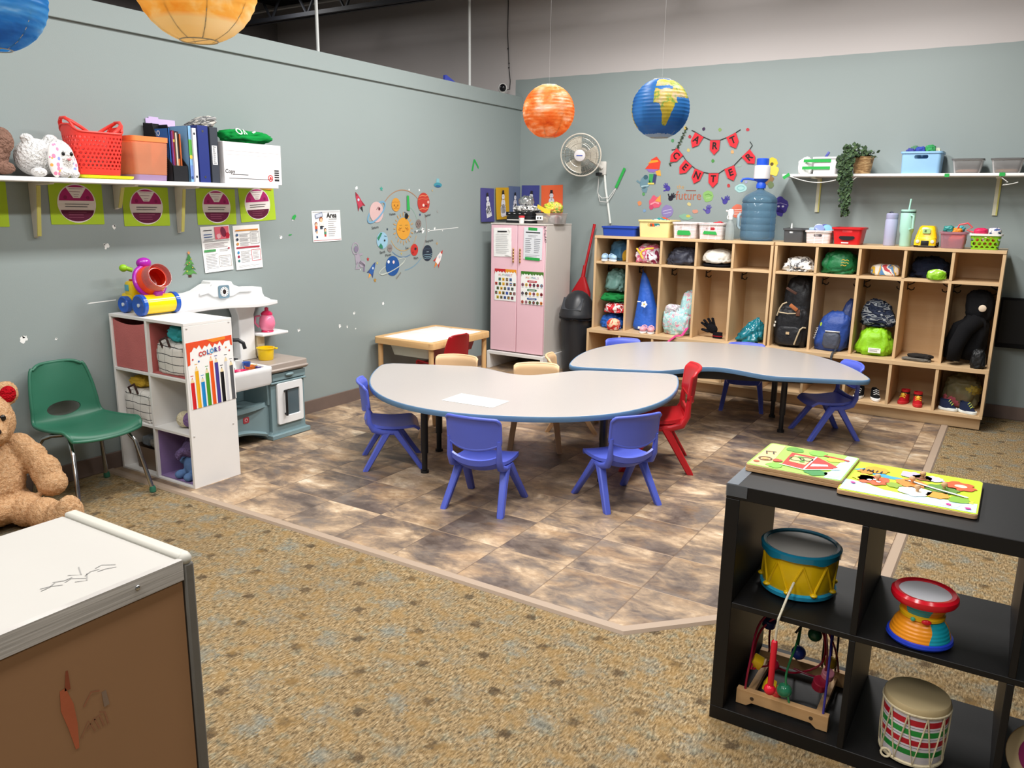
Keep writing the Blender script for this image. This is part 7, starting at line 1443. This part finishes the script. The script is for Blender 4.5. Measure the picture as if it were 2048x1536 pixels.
for k, (x, y, c, w) in enumerate(((-.08, -.03, '#4a4f9a', .07), (-.02, -.02, '#3f52a8', .08), (.045, -.03, '#3f9a5c', .07), (.085, -.01, '#c9cfb8', .06), (.01, .04, '#7a86b8', .09), (-.06, .045, '#5a8a6a', .07))):
    heap('craft_bundle', 'blue and green craft piece heaped in the sky blue bin', 'craft supplies', (3.515 + x, -.138 + y, S2 + .128 + .01 * (k % 3)), (w, .06, .055), P(c, 'fabric'), 60 + k, amp=.3, fold=.15)
for o in bpy.data.objects:
    if o.get('label') == 'blue and green craft piece heaped in the sky blue bin': o['group'] = 'craft pieces in the sky blue bin'
for x, lab, w in ((3.81, 'clear lidded tub with a little pink sand, next to the sky blue bin', .19), (4.05, 'clear lidded tub with tan sand, above the end of the lockers', .19), (4.30, 'clear lidded tub cut off at the end of the shelf', .19)):
    t = thing('clear_tub', lab, 'tub', (x, -.14, S2), 0, 'clear tubs on the wall shelf')
    b = MB(); b.rings([[(a, c, z) for a, c in rrect(q, q * .95, .03)] for q, z in ((w * .82, 0), (w * .86, .01), (w, .088), (w + .012, .09))], clear('#cfcccb', .2, .26), True, False); b.build('tub', t)
    b = MB(); b.rings([[(a, c, z) for a, c in rrect(q, q * .95, .03)] for q, z in ((w + .014, .091), (w + .016, .10), (w * .9, .103))], clear('#8a8a8a', .15, .55)); b.build('lid', t)
    b = MB(); b.lump((0, 0, .003), (w * .78, w * .72, .028), P('#c99a7c' if x < 4 else '#b3834f', 'matte'), 3, amp=.05, fold=.03); b.build('sand', t, sharp=180)
# television at the edge, paint chip fleck, blue chair edge
t = thing('television', 'black flat television mounted low on the wall past the lockers', 'television', (4.62, -.055, .72))
b = MB(); b.box((0, 0, 0), (.98, .05, .36), P('#08090c', 'matte'), bev=.006); b.box((0, .04, 0), (.3, .03, .2), m_blk); b.build('frame', t)
b = MB(); b.box((0, -.0265, .01), (.95, .002, .31), P('#05060a', 'board')); b.build('screen', t)
b = MB(); b.lump((0, 0, 0), (.30, .26, .30), P('#1f62c4', 'nylon'), 77, amp=.12, fold=.08); tag(b.build('bean_bag', loc=(4.53, -.58, .002), sharp=180), 'royal blue soft bag at the frame edge past the lockers', 'bag')
# things along the partition top
t = thing('security_camera', 'small white camera with a dark dome on top of the partition corner', 'camera', (-.06, -.24, 2.4895))
b = MB(); b.lathe([(.03, 0), (.03, .01), (.015, .014)], P('#e6e4e0'), 20); b.ell((0, 0, .055), (.045, .04, .045), P('#e6e4e0')); b.build('body', t); b = MB(); b.ell((.018, -.022, .055), (.033, .03, .034), P('#121216', 'gloss')); b.build('lens', t)
b = MB(); b.tube([(-.06, -.20, 2.53), (-.10, -.05, 2.56), (-.12, -.012, 2.64), (-.135, -.01, 2.75), (-.15, -.01, 2.95), (-.155, -.012, 3.05), (-.155, -.01, 3.6)], .004, m_blk, 6); 
for z in (2.93, 2.76, 2.80): b.ell((-.15 if z > 2.9 else -.137, -.012, z), (.008, .008, .006), m_blk, nu=8, nv=6)
tag(b.build('camera_cord'), 'thin black cord climbing the upper wall from the camera', 'cord')
b = MB(); b.prism([(0, 0), (.19, 0), (.02, .055), (.0, .05)], -.01, .01, P('#3a47a8')); b.prism([(.0, -.0), (.19, -.0), (.19, .006), (.0, .008)], -.014, .014, P('#b9c0e6')); o = b.build('toy_plane', loc=(-.06, -1.14, 2.4895)); o.matrix_world = Matrix.Translation((-.06, -1.14, 2.4895)) @ LW; tag(o, 'blue toy wing lying on top of the sage partition', 'toy')
# ------------------------------------------------------------------ black cube shelf with toys on it
m_sh = P('#0f0e0f', 'board'); BX0, BX1, BF, BBk, BH = 3.59, 4.70, -4.70, -4.262, .745
t = thing('cube_shelf', 'black open cube shelf with toys and drums, nearest the camera', 'shelf', (0, 0, .0))
def sb(name, lo, hi): b = MB(); b.b2(lo, hi, m_sh); return b.build(name, t, bev=.002)
sb('top_board', (BX0, BF, BH - .042), (BX1, BBk, BH)); sb('bottom_board', (BX0, BF, .001), (BX1, BBk, .043)); sb('side_panel', (BX0, BF, .043), (BX0 + .04, BBk, BH - .042)); sb('side_panel', (BX1 - .04, BF, .043), (BX1, BBk, BH - .042)); sb('middle_board', (BX0 + .04, BF, .373), (BX1 - .04, BBk, .390))
for x in (3.952, 4.318):
    for z0, z1 in ((.043, .373), (.39, BH - .042)): sb('divider', (x, BF, z0), (x + .017, BBk, z1))
b = MB(); b.grid(lambda u, v: (BX0 - .001 + .032 * u, BF + .005 + .43 * v, BH + .0006 + .0009 * abs(noise.noise(V((u * 3, v * 12, 2.))))), 8, 40, clear('#c9cdd2', .08, .12), .0006); b.grid(lambda u, v: (BX0 - .001 + .06 * u, BF - .002, BH + .002 - .035 * v), 4, 4, clear('#c9cdd2', .08, .12), .0006); b.build('clear_tape', t)
BT = BH + .0022
# puzzles on top
def puzzle_board(label, x, y, a, w, d, h, draw, layers=1):
    t = thing('puzzle_board', label, 'puzzle', (x, y, BT), a, 'wooden peg puzzles'); mw_ = wood('#dcb68a', '#b98e60', 0); b = MB()
    for k in range(layers): b.prism(rrect(w - .002 * k, d - .002 * k, .012), h / layers * k + .0003, h / layers * (k + 1) - .0003, mw_)
    b.build('board', t, bev=.0008); b = MB(); b.T = Tm((0, 0, h)); draw(b); b.build('picture', t); return t
def farm(b):
    W, D = .268, .262; b.poly(rrect(W, D, .012), pr('#9fca5a'), 1); b.poly([(-W/2 + .006, -D/2 + .01), (-.07, -D/2 + .005), (-.085, D/2 - .01), (-W/2 + .006, D/2 - .01)], pr('#e6c08a'), 2); b.poly([(.085, -D/2 + .005), (W/2 - .004, -D/2 + .01), (W/2 - .004, D/2 - .01), (.10, D/2 - .005)], pr('#bfe0ee'), 2)
    rd = pr('#cf3b34'); wht = pr('#f2efe6'); b.poly([(-.045, -.075), (.02, -.09), (.085, -.04), (.10, -.01), (.075, .015), (.03, .055), (-.05, .06)], rd, 3); b.poly([(-.035, -.035), (.015, -.045), (.02, .035), (-.035, .04)], pr('#d9d88a'), 4); b.ring(-.02, -.0, .02, .02, .005, pr('#4a6a2a'), 5, 16); b.ring(.005, .012, .018, .018, .005, K, 5, 16); b.poly([(.03, -.05), (.075, -.02), (.07, -.005), (.03, -.02)], wht, 4)
    b.stroke([(-.05, -.078), (.022, -.094), (.11, -.03)], .006, wht, 5); b.stroke([(.022, -.09), (.025, .055)], .005, wht, 5)
    for x, y, r, c in ((-.05, .095, .025, '#5f9a3a'), (.02, .10, .03, '#7fb84a'), (.06, -.095, .03, '#3f8a4a'), (-.06, -.10, .022, '#7fb84a'), (.075, .06, .025, '#d9d04a'), (.10, -.09, .02, '#f2efe6')): b.splat(x, y, r, pr(c), 3, x * 40)
    b.ring(-.10, -.05, .018, .018, .005, pr('#6a4a32'), 4, 18); b.disc(-.10, -.05, .010, .010, pr('#d9a86a'), 4, 14); b.rect(-.105, .03, .03, .004, K, 4, .3); b.rect(-.115, .015, .004, .03, K, 4, .3); b.rect(-.095, .02, .004, .025, K, 4, .3); b.disc(-.115, -.09, .009, .009, pr('#c05a3a'), 4, 10); b.splat(-.065, -.05, .014, pr('#d9503a'), 5, 3.)
    b.stroke([(.04, .085), (.10, .075), (.115, .07)], .012, pr('#c43f3a'), 4)
    for x, y in ((.0, -.02), (-.015, .02)): b.disc(x, y, .008, .008, pr('#5a9a3a'), 6, 10)
puzzle_board('square barnyard peg puzzle stack at the taped end of the black shelf', 3.738, -4.432, R(-1.5), .272, .268, .020, farm, 2)
def jungle(b):
    W, D = .336, .30; b.poly(rrect(W, D, .014), pr('#b7d32a'), 1); b.poly([(-W/2 + .004, -D/2 + .01), (W/2 - .004, -D/2 + .01), (W/2 - .004, -.065), (.08, -.075), (.0, -.09), (-.06, -.085), (-.12, -.05), (-W/2 + .004, -.045)], pr('#bfe2f0'), 2); b.poly([(-.16, .06), (-.13, .09), (-.06, .05), (.02, .045), (.02, .025), (-.07, .025), (-.12, .045)], pr('#3f9fd0'), 2); b.poly([(.0, -.06), (.10, -.06), (.155, -.075), (.155, -.05), (.02, -.03)], pr('#e9dc4a'), 3)
    for x, y, r, c, s_ in ((-.10, .085, .032, '#e8a02c', 2.), (-.125, .05, .022, '#c9852a', 3.), (-.01, .095, .028, '#b9b3d8', 4.), (.02, .085, .026, '#8a5a3a', 5.), (.05, .09, .025, '#c2bce0', 6.), (.115, .065, .040, '#dd5a32', 7.), (.0, .015, .040, '#ea8a3a', 8.), (-.095, -.02, .042, '#e2603a', 9.), (-.125, -.005, .03, '#e9cf3a', 1.), (.075, .01, .040, '#5f8a34', 2.5), (.015, -.055, .040, '#ece9e0', 3.5), (.07, -.05, .03, '#e39a3a', 4.5), (.12, -.06, .026, '#7fae3a', 5.5), (-.04, -.03, .022, '#8aa83a', 6.5)): b.splat(x, y, r, pr(c), 4, s_, 30, .4, 2.2)
    b.disc(.118, .062, .016, .014, pr('#f0d8b8'), 5, 14); b.stroke([(-.01, .035), (.06, .0), (.14, -.03)], .010, pr('#f2f0ea'), 5); b.stroke([(-.02, .03), (.06, -.008), (.13, -.035)], .004, pr('#2c3a2a'), 6); b.poly([(.07, -.10), (.13, -.095), (.12, -.125), (.08, -.125)], m_white, 3)
    for k in range(5): b.stroke([(-.135 + .012 * k, .055), (-.132 + .012 * k, .075)], .004, K, 6)
    for x, y in ((-.14, -.075), (.10, -.115), (.145, -.12), (-.09, -.015), (-.08, -.03), (-.105, -.025)): b.splat(x, y, .007, pr('#d6409a') if y < -.05 else m_white, 6, x * 50, 12)
t = puzzle_board('large jungle animal peg puzzle on the black shelf', 4.035, -4.462, R(0), .338, .305, .012, jungle)
for x, y in ((.02, .085), (-.085, -.015), (.0, .02), (.08, .015), (.02, -.05)): b = MB(); b.lathe([(.004, .0128), (.004, .020), (.0075, .023), (.0085, .028), (.006, .032), (.001, .033)], wood('#dcb68a', '#b98e60', 0), 14, (x, y, 0)); b.build('peg', t)
# yellow drum
t = thing('toy_drum', 'yellow and teal toy drum with a string in the black shelf', 'toy drum', (3.768, -4.498, .3915)); mt = P('#1f86a8', 'gloss'); myd = P('#eec312', 'gloss')
b = MB(); b.lathe([(.098, .012), (.102, .02), (.104, .115), (.098, .13)], myd, 44)
for k in range(9):
    a = 2*PI*k/9 + .12; a2 = a + PI/9; a3 = a + 2*PI/9
    b.cyl((.1045 * Cs(a), .1045 * S(a), .112), (.1045 * Cs(a2), .1045 * S(a2), .026), .0034, myd, n=8); b.cyl((.1045 * Cs(a2), .1045 * S(a2), .026), (.1045 * Cs(a3), .1045 * S(a3), .112), .0042, myd, n=8); b.ell((.106 * Cs(a2), .106 * S(a2), .026), (.011, .011, .007), myd, nu=10, nv=6)
b.build('shell', t)
def wavy(r0, r1, z0, z1, drop, m):
    b = MB(); n = 96; dz = lambda k: -drop * max(0, Cs(9 * PI*k/n + .3)) ** 2
    b.rings([[(r0 * Cs(2*PI*k/n), r0 * S(2*PI*k/n), z0 + dz(k)) for k in range(n)], [(r1 * Cs(2*PI*k/n), r1 * S(2*PI*k/n), z0 + dz(k) + .004) for k in range(n)], [((r1 + .002) * Cs(2*PI*k/n), (r1 + .002) * S(2*PI*k/n), z1 - .005) for k in range(n)], [((r1 - .005) * Cs(2*PI*k/n), (r1 - .005) * S(2*PI*k/n), z1) for k in range(n)], [((r1 - .013) * Cs(2*PI*k/n), (r1 - .013) * S(2*PI*k/n), z1 - .003) for k in range(n)], [((r1 - .014) * Cs(2*PI*k/n), (r1 - .014) * S(2*PI*k/n), z0 + .004) for k in range(n)]], m, closed=True); return b
wavy(.104, .113, .121, .146, .007, mt).build('top_rim', t); wavy(.100, .107, .003, .024, .0, P('#2f9ec4', 'gloss')).build('bottom_rim', t)
b = MB(); b.lathe([(.1, .136), (.1, .1385), (.001, .1387)], P('#d3cfc9', 'board'), 44); b.build('drumhead', t)
t = thing('drum_mallet', 'red toy drum mallet dangling on a cream string in front of the black shelf', 'mallet', (3.78, -4.712, 0))
b = MB(); b.tube([(0, .098, .458), (-.004, .055, .436), (-.008, .016, .408), (-.012, -.003, .386), (-.014, -.002, .35), (-.016, 0, .312)], .0035, P('#d8d0ba', 'fabric'), 8); b.build('string', t)
b = MB(); b.lathe([(.004, .268), (.008, .264), (.0095, .25), (.0088, .235), (.0088, .13), (.007, .125)], P('#e01a34', 'gloss'), 20, (-.017, 0, .05)); b.build('stick', t)
b = MB(); b.ell((-.018, 0, .162), (.0165, .0165, .0165), P('#e01a34', 'gloss')); b.build('ball', t)
# hourglass drum
t = thing('toy_drum', 'red rimmed hourglass toy drum in orange, teal and blue', 'toy drum', (4.112, -4.615, .3915), R(20))
def quarter(cols, n=4):
    t = NT('segmented_plastic'); co = t.co(); x, y, z = t.sep(co); a = t.ma('ADD', t.ma('DIVIDE', t.ma('ARCTAN2', y, x), 2*PI), .5); wob = t.ma('MULTIPLY', t.ma('SINE', t.ma('MULTIPLY', z, 90.)), .01)
    c = t.ramp(t.ma('ADD', a, wob), [(i / len(cols), c) for i, c in enumerate(cols)], 'CONSTANT'); return t.done(t.pbr(c, .3, 0, t.bump(t.ma('SINE', t.ma('MULTIPLY', z, 700.)), .25, .002)))
b = MB(); b.lathe([(.076, .012), (.074, .022), (.066, .045), (.052, .066), (.048, .072)], quarter(['#f0951c', '#f0951c', '#19a0b4', '#f0951c', '#19a0b4', '#f0951c']), 48); b.build('lower_shell', t)
b = MB(); b.lathe([(.048, .080), (.056, .092), (.066, .115), (.068, .12)], quarter(['#ee8a1c', '#19a0b4', '#ee8a1c', '#19a0b4', '#ee8a1c', '#19a0b4']), 48); b.build('upper_shell', t)
b = MB(); b.lathe([(.060, 0), (.078, .002), (.082, .008), (.080, .016), (.074, .018)], P('#2340c4', 'gloss'), 48); b.build('foot', t)
b = MB(); b.lathe([(.049, .068), (.055, .070), (.056, .078), (.050, .083)], P('#f5c21c', 'gloss'), 48); b.build('waist_band', t)
b = MB(); b.lathe([(.066, .112), (.078, .114), (.082, .122), (.081, .132), (.074, .139), (.064, .137), (.062, .131)], P('#d8182a', 'gloss'), 48, cap1=False); b.build('top_rim', t)
b = MB(); b.lathe([(.063, .128), (.063, .1335), (.001, .134)], P('#dcdce2', 'board'), 44); b.build('drumhead', t)
b = MB(); b.ell((.02, -.055, .074), (.012, .006, .007), P('#d8182a', 'gloss'), (0, 0, .3)); b.ell((-.012, -.057, .074), (.006, .004, .006), P('#4ab08a', 'gloss')); b.build('button', t); t.rotation_euler.z = R(-5)
# rope drum
t = thing('rope_drum', 'small rope laced drum with red and green stripes in the lowest row', 'drum', (4.128, -4.602, .0445))
def stripes():
    t = NT('striped_paper_shell'); co = t.co(); x, y, z = t.sep(co); c = lin('#d9d4de'); cur = None
    col = t.mix(t.noise(co, 8.), '#d3ced8', '#e0dce4')
    for z0, z1, cc in ((.125, .142, '#b3172a'), (.118, .1195, '#3a3550'), (.096, .112, '#1f8a3a'), (.089, .0905, '#3a3550'), (.067, .083, '#b3172a'), (.060, .0615, '#3a3550'), (.036, .052, '#1f8a3a')): col = t.mix(t.ma('MULTIPLY', t.ma('GREATER_THAN', z, z0), t.ma('LESS_THAN', z, z1)), col, cc)
    return t.done(t.pbr(col, .4))
b = MB(); b.lathe([(.074, .006), (.080, .02), (.0815, .09), (.080, .16), (.078, .17)], stripes(), 48); b.build('shell', t)
mhd = P('#b7a47c', 'matte'); mrope = P('#d3c6a6', 'fabric'); b = MB(); b.lathe([(.080, .156), (.083, .16), (.083, .172), (.080, .177), (.001, .179)], mhd, 48); b.tube([(.084 * Cs(2*PI*k/48), .084 * S(2*PI*k/48), .158) for k in range(48)], .003, mrope, 6, closed=True); b.build('drumhead', t)
b = MB(); b.tube([(.078 * Cs(2*PI*k/48), .078 * S(2*PI*k/48), .008) for k in range(48)], .005, mrope, 6, closed=True)
for k in range(11):
    a = 2*PI*k/11; a2 = a + PI/11; a3 = a + 2*PI/11; b.tube([(.084 * Cs(a), .084 * S(a), .157), (.0835 * Cs((a+a2)/2), .0835 * S((a+a2)/2), .08), (.081 * Cs(a2), .081 * S(a2), .010), (.0835 * Cs((a2+a3)/2), .0835 * S((a2+a3)/2), .08), (.084 * Cs(a3), .084 * S(a3), .157)], .0022, mrope, 6)
b.tube([(-.055 + .012 * Cs(q), -.068 + .004 * S(q), .014 + .010 * S(q)) for q in [2*PI*j/12 for j in range(12)]], .003, mrope, 6, closed=True); b.build('lacing', t)
# bead maze
t = thing('bead_maze', 'wooden bead maze toy with looping coloured wires in the lowest row', 'toy', (3.785, -4.51, .0445)); mwd = wood('#d9b384', '#b98d5c', 0)
for y in (-.128, .128):
    b = MB(); b.T = Matrix(((1, 0, 0, 0), (0, 0, -1, y + .011), (0, 1, 0, 0), (0, 0, 0, 1))); b.prism([(-.132, .0), (-.10, .0), (-.085, .012), (.085, .012), (.10, .0), (.132, .0), (.132, .048), (-.132, .048)], 0, .022, mwd); b.T = Matrix()
    for x in (-.085, .085): b.cyl((x, y - .0122, .028), (x, y - .010, .028), .006, P('#4a3826'), n=12)
    b.build('beam', t, bev=.002)
for x in (-.10, .10): b = MB(); b.box((x, 0, .02), (.02, .236, .018), mwd); b.build('cross_bar', t)
def wire(name, pts, col, r=.0034):
    q = []
    for i in range(len(pts) - 1):
        p0, p1, p2, p3 = [V(pts[max(0, min(len(pts) - 1, i + d))]) for d in (-1, 0, 1, 2)]
        for j in range(6): f = j / 6; q.append(.5 * (2*p1 + (p2 - p0)*f + (2*p0 - 5*p1 + 4*p2 - p3)*f*f + (3*p1 - p0 - 3*p2 + p3)*f**3))
    q.append(V(pts[-1])); b = MB(); b.tube(q, r, P(col, 'gloss'), 8); b.build(name, t)
wire('red_wire', [(-.11, -.128, .045), (-.105, -.12, .13), (-.10, -.05, .235), (-.03, .0, .29), (.05, .03, .26), (.10, .06, .16), (.11, .128, .045)], '#8f1f38')
wire('red_wire', [(-.10, -.118, .11), (-.10, -.03, .20), (-.02, .02, .262), (.06, .05, .21), (.07, .06, .10), (.0, .02, .06), (-.06, -.03, .09), (-.095, -.11, .11)], '#a82038')
wire('red_wire', [(-.105, .128, .045), (-.10, .10, .16), (-.04, .05, .275), (.05, .02, .285), (.09, -.02, .20), (.085, -.02, .10), (.0, .0, .085)], '#7f1c34')
wire('green_wire', [(.02, -.128, .045), (.0, -.11, .12), (.01, -.05, .20), (.0, .05, .22), (-.02, .128, .045)], '#2f7a4a'); wire('violet_wire', [(.115, -.128, .045), (.112, -.10, .16), (.10, -.02, .26), (.09, .06, .24), (.085, .128, .045)], '#3a3490'); wire('black_wire', [(.06, .128, .045), (.06, .10, .20), (.05, .06, .28), (.03, .0, .27), (.0, -.03, .22)], '#1b1b22'); wire('black_wire', [(.10, .128, .045), (.10, .10, .22), (.09, .05, .28), (.05, .0, .28)], '#1b1b22')
for k, (x, y, z, r, c, kind) in enumerate(((-.085, .0, .215, .020, '#23305f', 'c'), (-.09, -.09, .125, .020, '#d9b020', 'b'), (-.055, -.03, .095, .018, '#a8203a', 's'), (.0, -.115, .075, .022, '#2f7f5c', 's'), (-.045, -.105, .07, .020, '#d9b020', 'b'), (-.02, -.11, .06, .016, '#d0313a', 'c'), (.045, .03, .20, .021, '#245a40', 's'), (.0, .05, .115, .022, '#2a3f96', 's'), (.09, .08, .095, .020, '#b9942a', 's'), (.085, -.04, .085, .022, '#b32a44', 'c'), (.10, -.02, .11, .018, '#d98a9a', 'c'))):
    b = MB(); m = P(c, 'gloss')
    if kind == 's': b.ell((x, y, z), (r,)*3, m)
    elif kind == 'b': b.box((x, y, z), (1.6*r,)*3, m, (.3, .4, .2), bev=.004)
    else: b.lathe([(r * .9, -r * .7), (r, -r * .6), (r, r * .6), (r * .9, r * .7)], m, 22, (x, y, z), (.3, .2, 0))
    b.build('bead', t)
# tambourine and teal toy at the frame edge
t = thing('tambourine', 'round wooden tambourine with a magenta patterned skin in the lowest row', 'tambourine', (4.432, -4.575, .0445))
b = MB(); b.T = Tm((0, 0, .085), (R(68), 0, R(-12))); b.lathe([(.078, -.02), (.085, -.02), (.085, .02), (.078, .02)], wood('#c9a06c', '#a07845', 0), 40, cap0=False, cap1=False); b.build('hoop', t)
b = MB(); b.T = Tm((0, 0, .085), (R(68), 0, R(-12))); b.lathe([(.0835, .0205), (.0835, .0215), (.001, .0218)], P('#cdb58c', 'matte'), 40); b.disc(0, 0, .055, .055, pr('#8f1f5a'), 33, 30); b.disc(0, 0, .03, .03, pr('#4a2f7a'), 34, 24); b.build('skin', t)
t = thing('toy_cup', 'teal toy cup at the frame edge in the upper row of the black shelf', 'toy cup', (4.408, -4.60, .3915)); b = MB(); b.lathe([(.03, 0), (.032, .004), (.042, .10), (.039, .10), (.029, .008), (.001, .006)], P('#1fa3b8', 'gloss'), 28); b.build('body', t)
# ------------------------------------------------------------------ paper lanterns
def paper(name, fn, tr=.5):
    t = NT(name); co = t.co(); c = fn(t, co); d = t.n('ShaderNodeBsdfDiffuse', {0: c}); l = t.n('ShaderNodeBsdfTranslucent', {0: c}); g = t.n('ShaderNodeBsdfGlossy', {'Roughness': .35})
    m = t.n('ShaderNodeMixShader', {0: tr, 1: d.outputs[0], 2: l.outputs[0]}); return t.done(t.n('ShaderNodeMixShader', {0: .03, 1: m.outputs[0], 2: g.outputs[0]}))
def lantern(label, loc, r, mat, ribs=16, tilt=0., rz=0., frame='#c9c4b4'):
    t = thing('hanging_lantern', label, 'lantern', loc, rz); 
    b = MB(); n = ribs * 6; rs = []; op = .30
    for k in range(n + 1):
        th = -math.acos(op) + 0; f = k / n; z = -math.sqrt(1 - op * op) + 2 * math.sqrt(1 - op * op) * f; rr_ = math.sqrt(max(0, 1 - z * z)); rr_ *= 1 - .014 * abs(S(PI * f * ribs)) ; rs.append([(r * rr_ * Cs(2*PI*j/64), r * rr_ * S(2*PI*j/64), r * z) for j in range(64)])
    b.rings(rs, mat, False, False); b.build('shade', t, sharp=180)
    zb = r * math.sqrt(1 - op * op); b = MB(); mf_ = P(frame)
    for s_ in (-1, 1): b.tube([(r * op * Cs(2*PI*j/40), r * op * S(2*PI*j/40), s_ * zb) for j in range(40)], r * .012, mf_, 6, closed=True)
    for k in range(8): a = 2*PI*k/8 + .3; b.tube([(r * .978 * math.sqrt(max(0, 1 - q*q)) * Cs(a), r * .965 * math.sqrt(max(0, 1 - q*q)) * S(a), r * q) for q in [-.95 + 1.9 * j / 16 for j in range(17)]], r * .011, mf_, 5)
    b.cyl((-r * op, 0, -zb), (r * op, 0, -zb), r * .008, mf_, n=5); b.tube([(-r * op, 0, zb), (0, 0, zb * .97), (r * op, 0, zb)], r * .01, mf_, 5); b.build('wire_frame', t)
    b = MB(); b.cyl((0, 0, zb * .97), (0, 0, 3.61 - loc[2]), .0004, clear('#ffffff', .3, .08), n=5); b.build('hanging_cord', t); t.rotation_euler.x = 0; return t
def mars(t, co):
    a = t.noise(t.scale(co, (1, 1, 2.6)), 7., 4., .6, .5); return t.ramp(a, [(.3, '#cf5a24'), (.42, '#ea8038'), (.5, '#f3a058'), (.58, '#f9cda4'), (.66, '#fdeee2')])
def sunm(t, co):
    x, y, z = t.sep(co); a = t.noise(t.scale(co, (1, 1, 2.)), 5., 4., .6, .6); c = t.ramp(a, [(.3, '#f7b04a'), (.46, '#fbca6a'), (.55, '#fde2a4'), (.64, '#fff3d4')])
    return t.mix(t.n('ShaderNodeMapRange', {0: z, 1: -.128, 2: -.115, 3: 1., 4: 0.}).outputs[0], c, '#f7ecc8')
def neptune(t, co):
    a = t.noise(t.scale(co, (1, 1, 4.)), 4., 4., .55, .4); return t.ramp(a, [(.3, '#2468ac'), (.46, '#3792d4'), (.56, '#64b2e4'), (.66, '#b4dcf0')])
def globe(t, co):
    # the lantern's printed map, in the lantern's own coordinates: view side is around -Y
    x, y, z = t.sep(co); a = t.ma('ARCTAN2', x, t.ma('MULTIPLY', y, -1.)); la = t.ma('ARCSINE', t.ma('MAXIMUM', t.ma('MINIMUM', t.ma('DIVIDE', z, .131), 1.), -1.)); w = t.ma('MULTIPLY_ADD', t.noise(co, 22., 3., .6), .30, -.15); la = t.ma('ADD', la, w); a = t.ma('ADD', a, t.ma('MULTIPLY_ADD', t.noise(co, 19., 3., .6), .3, -.15))
    def reg(a0, a1, l0, l1, s0=0., s1=0.):
        L0 = t.ma('MULTIPLY_ADD', la, s0, a0); L1 = t.ma('MULTIPLY_ADD', la, s1, a1); m = t.ma('MULTIPLY', t.ma('GREATER_THAN', a, L0), t.ma('LESS_THAN', a, L1)); return t.ma('MULTIPLY', m, t.ma('MULTIPLY', t.ma('GREATER_THAN', la, l0), t.ma('LESS_THAN', la, l1)))
    M = lambda *q: t.ma('MINIMUM', t.ma('ADD', q[0], q[1] if len(q) == 2 else M(*q[1:])), 1.)
    land = M(reg(-.12, .72, .10, .62), reg(.10, .62, -.62, .12, -.25, .35), reg(.62, 1.5, .30, .95), reg(-.1, 1.6, .74, 1.15), reg(-1.75, -1.2, -.7, .2), reg(-1.9, -1.2, .5, 1.2))
    n = t.noise(co, 14., 3., .6); c = t.ramp(t.ma('ADD', n, t.ma('MULTIPLY', la, .14)), [(.34, '#d9b93a'), (.46, '#e9c94a'), (.52, '#7fae4a'), (.58, '#e0c65a'), (.68, '#eac9a0'), (.76, '#9fc060')])
    sea = t.ramp(t.noise(co, 5., 3.), [(.35, '#2a66ac'), (.6, '#3a7fc2')]); cap = t.ma('LESS_THAN', la, -1.05); c = t.mix(land, sea, c); return t.mix(cap, c, '#b9cad6')
lantern('orange Mars patterned paper lantern hanging in front of the wall fan'.replace('Mars ', 'planet '), (2.305, -3.515, 1.918), .1185, paper('orange_lantern_paper', mars))
lantern('blue globe paper lantern with yellow and green land', (2.74, -3.255, 1.936), .131, paper('globe_lantern_paper', globe), rz=R(14))
lantern('large yellow sun paper lantern, cut off at the top of the picture'.replace('at the top of the picture', 'by the frame'), (2.06, -5.19, 2.135), .178, paper('yellow_lantern_paper', sunm), 14)
lantern('blue planet paper lantern nearest the wall shelf, half out of the frame', (1.495, -5.49, 2.09), .158, paper('blue_lantern_paper', neptune), 14)
